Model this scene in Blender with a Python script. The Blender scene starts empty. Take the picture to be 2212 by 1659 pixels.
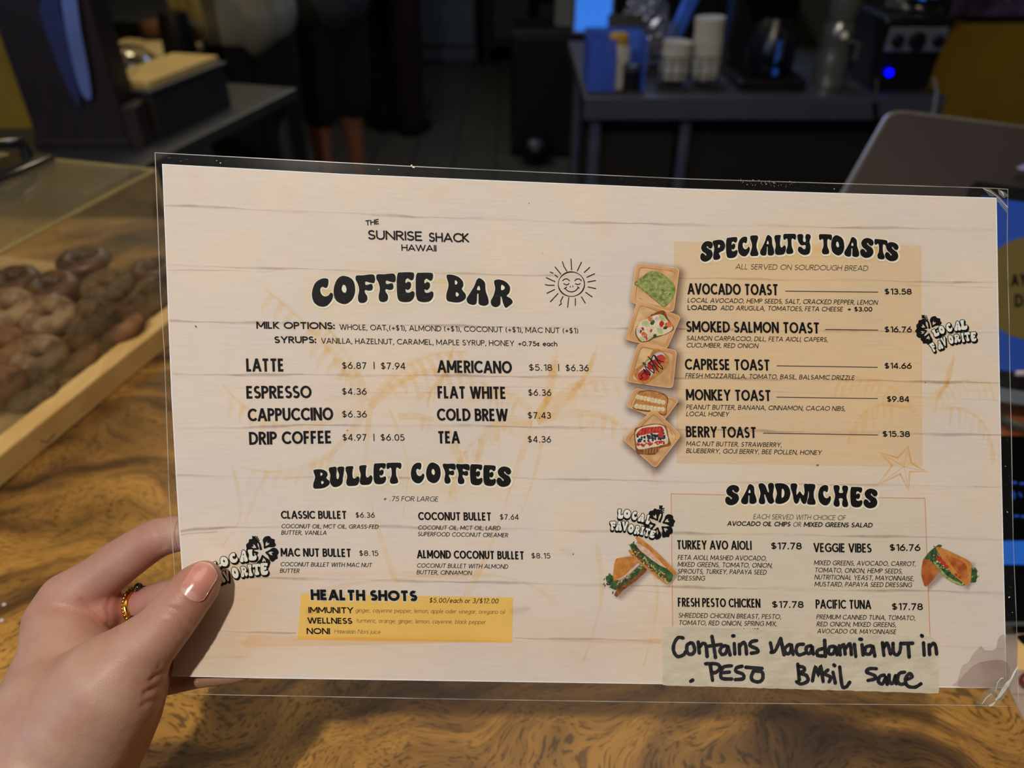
import bpy, bmesh, math, random
from mathutils import Vector, Matrix
from mathutils.bvhtree import BVHTree
from mathutils.geometry import tessellate_polygon
random.seed(7)
SC = bpy.context.scene
COL = SC.collection
# ------------------------------------------------------------------ camera
PITCH = math.radians(35.0)
FPX = 1650.0
CAM = Vector((0, 0, 1.45))
FW = Vector((0, math.cos(PITCH), -math.sin(PITCH)))
UP = Vector((0, math.sin(PITCH), math.cos(PITCH)))
RT = Vector((1, 0, 0))
cd = bpy.data.cameras.new('camera')
cam = bpy.data.objects.new('camera', cd)
COL.objects.link(cam)
cam.location = CAM
cam.rotation_euler = (math.pi / 2 - PITCH, 0, 0)
cd.sensor_fit = 'HORIZONTAL'
cd.sensor_width = 36.0
cd.lens = FPX / 2212 * 36.0
cd.clip_start = 0.02
cd.dof.use_dof = True
cd.dof.focus_distance = 0.327
cd.dof.aperture_fstop = 7.5
SC.camera = cam


def W(px, py, d):
    """world point seen at pixel (px,py) of the photo at camera depth d"""
    return CAM + FW * d + RT * ((px - 1106) / FPX * d) + UP * ((829.5 - py) / FPX * d)


def PZ(px, py, z):
    r = FW + RT * ((px - 1106) / FPX) + UP * ((829.5 - py) / FPX)
    return CAM + r * ((z - CAM.z) / r.z)


def PYp(px, py, y):
    r = FW + RT * ((px - 1106) / FPX) + UP * ((829.5 - py) / FPX)
    return CAM + r * ((y - CAM.y) / r.y)


def lin(c):
    return tuple(((v / 255) / 12.92 if v / 255 <= 0.04045 else ((v / 255 + 0.055) / 1.055) ** 2.4) for v in c[:3]) + (1.0,)


# ------------------------------------------------------------------ world, lights, exposure
w = bpy.data.worlds.new('dim_room')
SC.world = w
w.use_nodes = True
w.node_tree.nodes['Background'].inputs[0].default_value = (0.32, 0.30, 0.30, 1)
w.node_tree.nodes['Background'].inputs[1].default_value = 0.10
SC.view_settings.view_transform = 'Standard'
SC.view_settings.look = 'None'
SC.view_settings.exposure = 0.0
SC.view_settings.gamma = 1.0
SC.view_settings.use_curve_mapping = False
SC.cycles.transparent_max_bounces = 48      # many sheets of clear film, acrylic and ink lie over one another


def light(name, kind, loc, target, energy, color, size=0.1, spot=None, blend=0.4):
    l = bpy.data.lights.new(name, kind)
    l.energy = energy
    l.color = color
    if kind == 'AREA':
        l.shape = 'DISK'
        l.size = size
    else:
        l.shadow_soft_size = size
    if spot:
        l.spot_size = math.radians(spot)
        l.spot_blend = blend
    o = bpy.data.objects.new(name, l)
    COL.objects.link(o)
    o.location = loc
    d = Vector(target) - Vector(loc)
    o.rotation_euler = d.to_track_quat('-Z', 'Y').to_euler()
    return o


MID = W(1200, 900, 0.325)
KD = (RT * -0.22 + UP * 0.46 - FW * 1.0).normalized()
light('ceiling_spot_light', 'SPOT', MID + KD * 1.85, MID, 105, (1.0, 0.92, 0.77), 0.035, 118, 0.8)
light('counter_fill_light', 'AREA', (0.2, 0.62, 2.55), (0.1, 0.5, 1.0), 7.0, (1.0, 0.84, 0.62), 1.3)  # added broad fill over the counter, not an actual lamp
light('window_light', 'AREA', (-1.7, -0.9, 2.1), (-0.5, 0.6, 1.1), 11, (0.42, 0.60, 1.0), 0.9)
light('back_room_light', 'AREA', (0.7, 3.6, 2.6), (0.7, 2.2, 0.9), 9.0, (0.35, 0.5, 1.0), 0.9)
light('blade_fill_light', 'AREA', (-1.9, 0.02, 0.82), (-1.0, 1.68, 1.12), 0.75, (0.25, 0.42, 1.0), 0.55)  # added fill without a visible source: gives the knife blades a blue reflection
light('aisle_light', 'AREA', (-0.4, 4.2, 2.6), (-0.4, 4.4, 0), 10, (0.95, 0.92, 0.82), 0.6)
light('kitchen_light', 'AREA', (-1.0, 2.6, 2.5), (-0.9, 2.0, 0.9), 7.0, (1.0, 0.84, 0.5), 0.5)

# ------------------------------------------------------------------ materials
MATS = {}


def nd(nt, t, **k):
    n = nt.nodes.new(t)
    for a, b in k.items():
        setattr(n, a, b)
    return n


def mk(name, rgb, rough=0.5, metal=0.0, var=0.12, scale=20.0, bump=0.0, bscale=None, coat=0.0, spec=0.5,
       emit=0.0, sss=0.0, rgb2=None, stretch=(1, 1, 1), alpha_attr=False, alpha=1.0, detail=4.0, aniso=0.0):
    if name in MATS:
        return MATS[name]
    m = bpy.data.materials.new(name)
    m.use_nodes = True
    nt = m.node_tree
    b = nt.nodes['Principled BSDF']
    out = nt.nodes['Material Output']
    L = nt.links.new
    tc = nd(nt, 'ShaderNodeTexCoord')
    mp = nd(nt, 'ShaderNodeMapping')
    mp.inputs['Scale'].default_value = stretch
    L(tc.outputs['Object'], mp.inputs[0])
    n = nd(nt, 'ShaderNodeTexNoise')
    n.inputs['Scale'].default_value = scale
    n.inputs['Detail'].default_value = detail
    L(mp.outputs[0], n.inputs[0])
    r = nd(nt, 'ShaderNodeValToRGB')
    c1 = lin(rgb)
    if rgb2:
        c0, c2 = lin(rgb), lin(rgb2)
    else:
        c0 = tuple(max(0, v * (1 - var)) for v in c1[:3]) + (1,)
        c2 = tuple(min(1, v * (1 + var)) for v in c1[:3]) + (1,)
    r.color_ramp.elements[0].position = 0.35
    r.color_ramp.elements[1].position = 0.65
    r.color_ramp.elements[0].color = c0
    r.color_ramp.elements[1].color = c2
    L(n.outputs['Fac'], r.inputs[0])
    L(r.outputs[0], b.inputs['Base Color'])
    b.inputs['Roughness'].default_value = rough
    b.inputs['Metallic'].default_value = metal
    b.inputs['Specular IOR Level'].default_value = spec
    b.inputs['Coat Weight'].default_value = coat
    b.inputs['Coat Roughness'].default_value = 0.12
    if emit:
        L(r.outputs[0], b.inputs['Emission Color'])
        b.inputs['Emission Strength'].default_value = emit
    if sss:
        b.inputs['Subsurface Weight'].default_value = sss
        b.inputs['Subsurface Radius'].default_value = (0.008, 0.003, 0.0015)
        b.inputs['Subsurface Scale'].default_value = 0.6
    if bump:
        n2 = nd(nt, 'ShaderNodeTexNoise')
        n2.inputs['Scale'].default_value = bscale or scale * 3
        n2.inputs['Detail'].default_value = 5
        L(mp.outputs[0], n2.inputs[0])
        bp = nd(nt, 'ShaderNodeBump')
        bp.inputs['Strength'].default_value = bump
        bp.inputs['Distance'].default_value = 0.001
        L(n2.outputs['Fac'], bp.inputs['Height'])
        L(bp.outputs[0], b.inputs['Normal'])
    if alpha_attr or alpha < 1:
        tr = nd(nt, 'ShaderNodeBsdfTransparent')
        mx = nd(nt, 'ShaderNodeMixShader')
        L(tr.outputs[0], mx.inputs[1])
        L(b.outputs[0], mx.inputs[2])
        if alpha_attr:
            at = nd(nt, 'ShaderNodeAttribute', attribute_name='fade')
            L(at.outputs['Fac'], mx.inputs[0])
        else:
            mx.inputs[0].default_value = alpha
        L(mx.outputs[0], out.inputs[0])
    MATS[name] = m
    return m


def film_mat(name, haze=0.02, gloss=0.04, rough=0.06, tint=(1, 1, 1, 1), scratch=0.10, hazecol=(0.8, 0.82, 0.85, 1), sscale=120):
    m = bpy.data.materials.new(name)
    m.use_nodes = True
    nt = m.node_tree
    nt.nodes.remove(nt.nodes['Principled BSDF'])
    out = nt.nodes['Material Output']
    L = nt.links.new
    tr = nd(nt, 'ShaderNodeBsdfTransparent')
    tr.inputs[0].default_value = tint
    df = nd(nt, 'ShaderNodeBsdfDiffuse')
    df.inputs[0].default_value = hazecol
    gl = nd(nt, 'ShaderNodeBsdfGlossy')
    gl.inputs['Roughness'].default_value = rough
    tc = nd(nt, 'ShaderNodeTexCoord')
    facs = []
    for k, (rot, st) in enumerate((((0.3, 0.5, 0.7), (1, 14, 14)), ((1.1, 0.2, 2.0), (14, 1, 14)))):
        mp = nd(nt, 'ShaderNodeMapping')
        mp.inputs['Rotation'].default_value = rot
        mp.inputs['Scale'].default_value = st
        L(tc.outputs['Object'], mp.inputs[0])
        n = nd(nt, 'ShaderNodeTexNoise')
        n.inputs['Scale'].default_value = sscale
        n.inputs['Detail'].default_value = 3
        L(mp.outputs[0], n.inputs[0])
        mr = nd(nt, 'ShaderNodeMapRange')
        mr.inputs[1].default_value = 0.66
        mr.inputs[2].default_value = 0.78
        mr.inputs[3].default_value = 0
        mr.inputs[4].default_value = scratch
        L(n.outputs['Fac'], mr.inputs[0])
        facs.append(mr.outputs[0])
    ad = nd(nt, 'ShaderNodeMath', operation='ADD')
    L(facs[0], ad.inputs[0])
    L(facs[1], ad.inputs[1])
    ad2 = nd(nt, 'ShaderNodeMath', operation='ADD')
    L(ad.outputs[0], ad2.inputs[0])
    ad2.inputs[1].default_value = haze
    m1 = nd(nt, 'ShaderNodeMixShader')
    L(ad2.outputs[0], m1.inputs[0])
    L(tr.outputs[0], m1.inputs[1])
    L(df.outputs[0], m1.inputs[2])
    m2 = nd(nt, 'ShaderNodeMixShader')
    fc = nd(nt, 'ShaderNodeLayerWeight')
    fc.inputs[0].default_value = 0.5
    p5 = nd(nt, 'ShaderNodeMath', operation='POWER')
    L(fc.outputs['Facing'], p5.inputs[0])
    p5.inputs[1].default_value = 5.0
    lw = nd(nt, 'ShaderNodeMath', operation='MULTIPLY_ADD')
    L(p5.outputs[0], lw.inputs[0])
    lw.inputs[1].default_value = 0.9
    lw.inputs[2].default_value = 0.04
    lw.use_clamp = True
    ml = nd(nt, 'ShaderNodeMath', operation='MULTIPLY')
    L(lw.outputs[0], ml.inputs[0])
    ml.inputs[1].default_value = gloss / 0.04
    ml.use_clamp = True
    L(ml.outputs[0], m2.inputs[0])
    L(m1.outputs[0], m2.inputs[1])
    L(gl.outputs[0], m2.inputs[2])
    L(m2.outputs[0], out.inputs[0])
    MATS[name] = m
    return m


def ink_mat(name, tint, fade=False, var=0.0, scale=60):
    """thin transparent ink: filters the light that reaches and leaves the paper"""
    if name in MATS:
        return MATS[name]
    m = bpy.data.materials.new(name)
    m.use_nodes = True
    nt = m.node_tree
    nt.nodes.remove(nt.nodes['Principled BSDF'])
    out = nt.nodes['Material Output']
    L = nt.links.new
    c = tuple(math.sqrt(min(1.0, v)) for v in tint)
    mx = nd(nt, 'ShaderNodeMixRGB')
    mx.inputs[1].default_value = (1, 1, 1, 1)
    mx.inputs[2].default_value = (*c, 1)
    src = None
    if var:
        tc = nd(nt, 'ShaderNodeTexCoord')
        n = nd(nt, 'ShaderNodeTexNoise')
        n.inputs['Scale'].default_value = scale
        n.inputs['Detail'].default_value = 5
        L(tc.outputs['Object'], n.inputs[0])
        mr = nd(nt, 'ShaderNodeMapRange')
        mr.inputs[1].default_value = 0.35
        mr.inputs[2].default_value = 0.65
        mr.inputs[3].default_value = 1 - var
        L(n.outputs['Fac'], mr.inputs[0])
        src = mr.outputs[0]
    if fade:
        at = nd(nt, 'ShaderNodeAttribute', attribute_name='fade')
        if src:
            mu = nd(nt, 'ShaderNodeMath', operation='MULTIPLY')
            L(at.outputs['Fac'], mu.inputs[0])
            L(src, mu.inputs[1])
            src = mu.outputs[0]
        else:
            src = at.outputs['Fac']
    if src:
        L(src, mx.inputs[0])
    else:
        mx.inputs[0].default_value = 1
    tr = nd(nt, 'ShaderNodeBsdfTransparent')
    L(mx.outputs[0], tr.inputs[0])
    L(tr.outputs[0], out.inputs[0])
    MATS[name] = m
    return m


# ------------------------------------------------------------------ scene helpers
ORG = {}


def thing(name, label, cat, loc, group=None, kind=None):
    o = bpy.data.objects.new(name, None)
    COL.objects.link(o)
    o.empty_display_size = 0.02
    o.location = loc
    o['label'] = label
    o['category'] = cat
    if group:
        o['group'] = group
    if kind:
        o['kind'] = kind
    ORG[o.name] = Vector(loc)
    return o


def part(name, verts, faces, mats, parent=None, smooth=False, midx=None, label=None, loc=None, fade=None, uv=None, kind=None):
    if not isinstance(mats, (list, tuple)):
        mats = [mats]
    org = ORG[parent.name] if parent else Vector(loc or (0, 0, 0))
    me = bpy.data.meshes.new(name)
    me.from_pydata([tuple(Vector(v) - org) for v in verts], [], faces)
    for m in mats:
        me.materials.append(m)
    if midx:
        me.polygons.foreach_set('material_index', midx)
    if smooth:
        me.polygons.foreach_set('use_smooth', [True] * len(me.polygons))
    if fade is not None:
        at = me.attributes.new('fade', 'FLOAT', 'POINT')
        at.data.foreach_set('value', fade)
    if uv is not None:
        ul = me.uv_layers.new(name='print')
        for lp in me.loops:
            ul.data[lp.index].uv = uv[lp.vertex_index]
    me.update()
    o = bpy.data.objects.new(name, me)
    COL.objects.link(o)
    if parent:
        o.parent = parent
    else:
        o.location = org
    ORG[o.name] = org
    if label:
        o['label'] = label
    if kind:
        o['kind'] = kind
    return o


class G:
    """collects shapes into one mesh"""

    def __init__(s):
        s.v, s.f, s.m = [], [], []

    def add(s, vs, fs, m=0):
        k = len(s.v)
        s.v += [Vector(v) for v in vs]
        s.f += [tuple(i + k for i in f) for f in fs]
        s.m += [m] * len(fs)
        return s

    def bm(s, b, m=0):
        b.verts.ensure_lookup_table()
        b.verts.index_update()
        s.add([v.co.copy() for v in b.verts], [tuple(x.index for x in f.verts) for f in b.faces], m)
        b.free()
        return s

    def box(s, c, size, yaw=0.0, bev=0.0, m=0, M=None, taper=1.0, seg=2):
        b = bmesh.new()
        bmesh.ops.create_cube(b, size=1.0)
        for v in b.verts:
            t = taper if v.co.z > 0 else 1.0
            v.co = Vector((v.co.x * size[0] * t, v.co.y * size[1] * t, v.co.z * size[2]))
        if bev:
            bmesh.ops.bevel(b, geom=b.edges[:], offset=bev, segments=seg, affect='EDGES', profile=0.5)
        R = M if M is not None else Matrix.Rotation(yaw, 4, 'Z')
        bmesh.ops.transform(b, matrix=Matrix.Translation(Vector(c)) @ R, verts=b.verts[:])
        return s.bm(b, m)

    def lathe(s, c, prof, n=24, m=0, M=None):
        """prof: list of (r,z); closed by caps when r==0 given"""
        vs, fs = [], []
        R = M if M is not None else Matrix.Identity(4)
        for (r, z) in prof:
            for k in range(n):
                a = 2 * math.pi * k / n
                vs.append(Vector(c) + (R @ Vector((r * math.cos(a), r * math.sin(a), z))))
        for i in range(len(prof) - 1):
            for k in range(n):
                fs.append((i * n + k, i * n + (k + 1) % n, (i + 1) * n + (k + 1) % n, (i + 1) * n + k))
        fs.append(tuple(range(n))[::-1])
        fs.append(tuple((len(prof) - 1) * n + k for k in range(n)))
        return s.add(vs, fs, m)

    def tube(s, pts, r, n=10, m=0, closed=False, caps=True):
        pts = [Vector(p) for p in pts]
        rs = r if isinstance(r, (list, tuple)) else [r] * len(pts)
        vs, fs = [], []
        N = len(pts)
        ref = None
        for i, p in enumerate(pts):
            a = pts[(i - 1) % N] if (i > 0 or closed) else p
            b = pts[(i + 1) % N] if (i < N - 1 or closed) else p
            t = (b - a).normalized()
            if ref is None:
                ref = Vector((0, 0, 1)) if abs(t.z) < 0.9 else Vector((1, 0, 0))
            x = t.cross(ref).normalized()
            ref = x.cross(t).normalized()
            for k in range(n):
                an = 2 * math.pi * k / n
                vs.append(p + (x * math.cos(an) + ref * math.sin(an)) * rs[i])
        for i in range(N if closed else N - 1):
            j = (i + 1) % N
            for k in range(n):
                fs.append((i * n + k, i * n + (k + 1) % n, j * n + (k + 1) % n, j * n + k))
        if caps and not closed:
            fs.append(tuple(range(n))[::-1])
            fs.append(tuple((N - 1) * n + k for k in range(n)))
        return s.add(vs, fs, m)

    def sphere(s, c, r, n=16, m=0, M=None):
        b = bmesh.new()
        bmesh.ops.create_uvsphere(b, u_segments=n, v_segments=max(6, n // 2), radius=1)
        R = M if M is not None else Matrix.Identity(4)
        rr = r if isinstance(r, (list, tuple)) else (r, r, r)
        bmesh.ops.transform(b, matrix=Matrix.Translation(Vector(c)) @ R @ Matrix.Diagonal((*rr, 1)), verts=b.verts[:])
        return s.bm(b, m)

    def slab(s, loop, off, m=0):
        """prism: loop of world points extruded by vector off"""
        n = len(loop)
        loop = [Vector(p) for p in loop]
        off = Vector(off)
        vs = loop + [p + off for p in loop]
        fs = [tuple(range(n))[::-1], tuple(range(n, 2 * n))]
        for k in range(n):
            fs.append((k, (k + 1) % n, n + (k + 1) % n, n + k))
        return s.add(vs, fs, m)

    def done(s, name, mats, parent=None, smooth=False, **k):
        o = part(name, s.v, s.f, mats, parent, smooth, s.m, **k)
        if smooth:
            try:
                o.data.set_sharp_from_angle(angle=math.radians(38))
            except Exception:
                pass
        return o


def remesh_blob(chains, voxel, smooth=6):
    """one continuous surface from chains of (point, radius): tapered capsules united by a voxel remesh"""
    g = G()
    for ch in chains:
        for i in range(len(ch) - 1):
            (p, r), (q, s_) = ch[i], ch[i + 1]
            p, q = Vector(p), Vector(q)
            n = max(2, int((q - p).length / max(min(r, s_) * 0.35, 1e-4)) + 1)
            for k in range(n + 1):
                t = k / n
                b = bmesh.new()
                bmesh.ops.create_icosphere(b, subdivisions=3 if r > 0.004 else 2, radius=r + (s_ - r) * t)
                bmesh.ops.translate(b, vec=p + (q - p) * t, verts=b.verts[:])
                g.bm(b)
    me = bpy.data.meshes.new('tmp')
    me.from_pydata([tuple(v) for v in g.v], [], g.f)
    o = bpy.data.objects.new('tmp', me)
    COL.objects.link(o)
    rm = o.modifiers.new('r', 'REMESH')
    rm.mode = 'VOXEL'
    rm.voxel_size = voxel
    rm.use_smooth_shade = True
    sm = o.modifiers.new('s', 'SMOOTH')
    sm.factor = 0.5
    sm.iterations = smooth
    dg = bpy.context.evaluated_depsgraph_get()
    dg.update()
    ev = o.evaluated_get(dg)
    m2 = bpy.data.meshes.new_from_object(ev)
    vs = [v.co.copy() for v in m2.vertices]
    fs = [tuple(p.vertices) for p in m2.polygons]
    bpy.data.objects.remove(o)
    bpy.data.meshes.remove(me)
    bpy.data.meshes.remove(m2)
    return vs, fs


def tag(o, label=None, cat=None, group=None, kind=None):
    if label:
        o['label'] = label
    if cat:
        o['category'] = cat
    if group:
        o['group'] = group
    if kind:
        o['kind'] = kind
    return o
# ================================================================== ROOM
XA = Vector((0.966, -0.258, 0))          # the counter furniture is turned about 15 degrees
YA = Vector((0.258, 0.966, 0))
M_floor = mk('floor_plank_grey', (62, 60, 54), 0.6, var=0.25, scale=6, stretch=(1, 6, 1), bump=0.1)
M_fbase = mk('floor_joint', (20, 20, 19), 0.8)
M_ceil = mk('ceiling_paint', (90, 88, 84), 0.9, var=0.05)
M_wyel = mk('mustard_wall_paint', (150, 116, 22), 0.75, var=0.08, scale=8, bump=0.05, bscale=200)
M_wdark = mk('dark_wall_paint', (38, 40, 44), 0.8, var=0.15, scale=3)
M_wolive = mk('olive_wall_paint', (52, 50, 40), 0.8, var=0.12, scale=4)


def struct(name, g, mats, **k):
    o = g.done(name, mats, None, **k)
    o['kind'] = 'structure'
    return o


fl = struct('floor', G().box((0, 2.8, -0.035), (6.4, 9.4, 0.05)), M_fbase)
base_me = None
for ix in range(14):
    for iy in range(6):
        x = -1.62 + ix * 0.235
        y = 1.55 + iy * 0.93 + (0.45 if ix % 2 else 0)
        if base_me is None:
            o = G().box((0, 0, 0), (0.229, 0.922, 0.012), bev=0.002, seg=1).done('plank', M_floor, None)
            base_me = o.data
        else:
            o = bpy.data.objects.new('plank', base_me)
            COL.objects.link(o)
        o.parent = fl
        o.location = (x, y, -0.006 + random.uniform(0, 0.0008))
struct('ceiling', G().box((0, 2.8, 2.86), (6.4, 9.4, 0.06)), M_ceil)
struct('wall_back', G().box((0, 7.45, 1.4), (6.4, 0.08, 2.86)), M_wdark)
struct('wall_front', G().box((0, -1.85, 1.4), (6.4, 0.08, 2.86)), M_ceil)
struct('wall_left', G().box((-3.16, 2.8, 1.4), (0.08, 9.4, 2.86)), M_wdark)
struct('wall_right', G().box((3.16, 2.8, 1.4), (0.08, 9.4, 2.86)), M_wdark)
struct('trim_1', G().box((-1.97, 1.92, 1.4), (1.9, 0.12, 2.86)), M_wyel)          # mustard partition behind the knife block
struct('trim_2', G().box((2.28, 2.72, 1.4), (1.66, 0.1, 2.86)), M_wyel)           # mustard partition right
struct('trim_3', G().box((1.22, 2.86, 1.4), (0.56, 0.1, 2.86)), M_wolive)         # olive partition behind the blender

# ------------------------------------------------------------------ wood counter
def wood_mat():
    m = bpy.data.materials.new('figured_slab_wood')
    m.use_nodes = True
    nt = m.node_tree
    b = nt.nodes['Principled BSDF']
    L = nt.links.new
    tc = nd(nt, 'ShaderNodeTexCoord')
    mp = nd(nt, 'ShaderNodeMapping')
    mp.inputs['Rotation'].default_value = (0, 0, math.radians(-14))
    L(tc.outputs['Object'], mp.inputs[0])
    # domain warp
    n1 = nd(nt, 'ShaderNodeTexNoise')
    n1.inputs['Scale'].default_value = 5.0
    n1.inputs['Detail'].default_value = 2.5
    L(mp.outputs[0], n1.inputs[0])
    sb = nd(nt, 'ShaderNodeVectorMath', operation='SUBTRACT')
    L(n1.outputs['Color'], sb.inputs[0])
    sb.inputs[1].default_value = (0.5, 0.5, 0.5)
    sc = nd(nt, 'ShaderNodeVectorMath', operation='SCALE')
    L(sb.outputs[0], sc.inputs[0])
    sc.inputs[3].default_value = 0.30
    ad = nd(nt, 'ShaderNodeVectorMath', operation='ADD')
    L(mp.outputs[0], ad.inputs[0])
    L(sc.outputs[0], ad.inputs[1])
    mp2 = nd(nt, 'ShaderNodeMapping')
    mp2.inputs['Scale'].default_value = (3.0, 13, 3)
    L(ad.outputs[0], mp2.inputs[0])
    n2 = nd(nt, 'ShaderNodeTexNoise')
    n2.inputs['Scale'].default_value = 1.5
    n2.inputs['Detail'].default_value = 6
    n2.inputs['Roughness'].default_value = 0.55
    L(mp2.outputs[0], n2.inputs[0])
    r = nd(nt, 'ShaderNodeValToRGB')
    cr = r.color_ramp
    cr.elements[0].position = 0.27
    cr.elements[0].color = lin((30, 18, 9))
    cr.elements[1].position = 0.68
    cr.elements[1].color = lin((206, 156, 78))
    for p, c in ((0.36, (74, 50, 25)), (0.44, (118, 84, 42)), (0.53, (172, 126, 58))):
        e = cr.elements.new(p)
        e.color = lin(c)
    L(n2.outputs['Fac'], r.inputs[0])
    # fine fibre streaks + pores
    mp3 = nd(nt, 'ShaderNodeMapping')
    mp3.inputs['Scale'].default_value = (190, 780, 190)
    L(ad.outputs[0], mp3.inputs[0])
    n3 = nd(nt, 'ShaderNodeTexNoise')
    n3.inputs['Scale'].default_value = 1.0
    n3.inputs['Detail'].default_value = 2
    L(mp3.outputs[0], n3.inputs[0])
    mr = nd(nt, 'ShaderNodeMapRange')
    mr.inputs[1].default_value = 0.38
    mr.inputs[2].default_value = 0.47
    mr.inputs[3].default_value = 0.30
    mr.inputs[4].default_value = 1.0
    L(n3.outputs['Fac'], mr.inputs[0])
    mu = nd(nt, 'ShaderNodeMixRGB', blend_type='MULTIPLY')
    mu.inputs[0].default_value = 0.9
    L(r.outputs[0], mu.inputs[1])
    L(mr.outputs[0], mu.inputs[2])
    # large dark heartwood clouds
    mp4 = nd(nt, 'ShaderNodeMapping')
    mp4.inputs['Scale'].default_value = (2.2, 4.5, 2)
    L(ad.outputs[0], mp4.inputs[0])
    n4 = nd(nt, 'ShaderNodeTexNoise')
    n4.inputs['Scale'].default_value = 1.6
    n4.inputs['Detail'].default_value = 3
    L(mp4.outputs[0], n4.inputs[0])
    r4 = nd(nt, 'ShaderNodeValToRGB')
    r4.color_ramp.elements[0].position = 0.34
    r4.color_ramp.elements[0].color = (0.24, 0.21, 0.19, 1)
    r4.color_ramp.elements[1].position = 0.50
    r4.color_ramp.elements[1].color = (1.08, 1.05, 1.0, 1)
    L(n4.outputs['Fac'], r4.inputs[0])
    mu4 = nd(nt, 'ShaderNodeMixRGB', blend_type='MULTIPLY')
    mu4.inputs[0].default_value = 1.0
    L(mu.outputs[0], mu4.inputs[1])
    L(r4.outputs[0], mu4.inputs[2])
    L(mu4.outputs[0], b.inputs['Base Color'])
    b.inputs['Roughness'].default_value = 0.42
    b.inputs['Coat Weight'].default_value = 0.35
    b.inputs['Coat Roughness'].default_value = 0.25
    bp = nd(nt, 'ShaderNodeBump')
    bp.inputs['Strength'].default_value = 0.15
    bp.inputs['Distance'].default_value = 0.001
    L(n3.outputs['Fac'], bp.inputs['Height'])
    L(bp.outputs[0], b.inputs['Normal'])
    return m


M_wood = wood_mat()
CT = thing('service_counter', 'thick figured brown wood slab counter with dark swirling grain under the menu', 'counter', (0, 0.3, 0))
g = G().box((0.0, 0.395, 0.965), (2.7, 1.37, 0.07), bev=0.006)
g.done('counter_top', M_wood, CT)
g = G().box((0.0, 0.35, 0.465), (2.5, 1.05, 0.93), bev=0.004)
g.done('counter_base', mk('counter_base_paint', (40, 34, 28), 0.6), CT)

# ================================================================== MENU SHEET
def D(px, py):
    t = (px - 350) / 1800
    return 0.325 * (1 + 0.043 * (px - 1260) / 1805) + 0.0022 * math.sin(math.pi * min(1.1, max(-0.1, t)))


LAY = 3.0e-5


def S(px, py, layer=0.0):
    return W(px, py, D(px, py) - LAY * layer)


def ipl(P, t):
    """piecewise linear value from sorted (t,v)"""
    if t <= P[0][0]:
        return P[0][1]
    for i in range(len(P) - 1):
        if t <= P[i + 1][0]:
            a, b = P[i], P[i + 1]
            u = (t - a[0]) / (b[0] - a[0])
            return a[1] + (b[1] - a[1]) * u
    return P[-1][1]


P_left = [(354, 350), (521, 357), (677, 363), (855, 370), (1060, 381.5), (1237, 393), (1330, 391), (1400, 381), (1462, 371)]
P_top = [(350, 354), (740, 375.4), (1480, 407), (2153, 427)]
P_right = [(427, 2153), (700, 2157.5), (1000, 2163.5), (1200, 2168), (1487, 2175)]
P_bot = [(371, 1461), (560, 1465.2), (1430, 1478), (2175, 1487)]
F_left = [(329, 334), (507, 341), (632, 345.6), (766, 354.5), (900, 359), (1060, 364), (1248, 377), (1330, 376), (1400, 368), (1470, 363), (1499, 371)]
F_top = [(334, 329), (740, 350.6), (890, 358.6), (1480, 385.4), (2138, 405.4), (2178, 408)]
F_right = [(408, 2178), (515, 2176.5), (592, 2178), (700, 2181), (815, 2182.5), (931, 2185.5), (1169, 2189.5), (1337, 2196.5), (1527, 2201)]
F_bot = [(371, 1499), (500, 1502), (1042, 1512), (1500, 1518.7), (2060, 1524), (2201, 1527)]


def coons(Lf, T, R, B, s, t):
    yl = Lf[0][0] + (Lf[-1][0] - Lf[0][0]) * t
    yr = R[0][0] + (R[-1][0] - R[0][0]) * t
    xt = T[0][0] + (T[-1][0] - T[0][0]) * s
    xb = B[0][0] + (B[-1][0] - B[0][0]) * s
    l = (ipl(Lf, yl), yl)
    r = (ipl(R, yr), yr)
    tp = (xt, ipl(T, xt))
    bt = (xb, ipl(B, xb))
    c00 = (Lf[0][1], Lf[0][0])
    c10 = (R[0][1], R[0][0])
    c01 = (Lf[-1][1], Lf[-1][0])
    c11 = (R[-1][1], R[-1][0])
    o = []
    for k in (0, 1):
        a = (1 - s) * l[k] + s * r[k] + (1 - t) * tp[k] + t * bt[k]
        bb = (1 - s) * (1 - t) * c00[k] + s * (1 - t) * c10[k] + (1 - s) * t * c01[k] + s * t * c11[k]
        o.append(a - bb)
    return o


MENU = thing('menu_sheet', 'large laminated cafe menu headed COFFEE BAR held over the wood counter', 'menu', S(1260, 920))


def sheet_grid(edges, nx, ny, layer):
    vs, uv, fs = [], [], []
    for j in range(ny + 1):
        for i in range(nx + 1):
            p = coons(*edges, i / nx, j / ny)
            vs.append(S(p[0], p[1], layer))
            uv.append((p[0] / 1000, -p[1] / 1000))
    for j in range(ny):
        for i in range(nx):
            a = j * (nx + 1) + i
            fs.append((a, a + nx + 1, a + nx + 2, a + 1))
    return vs, fs, uv


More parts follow.
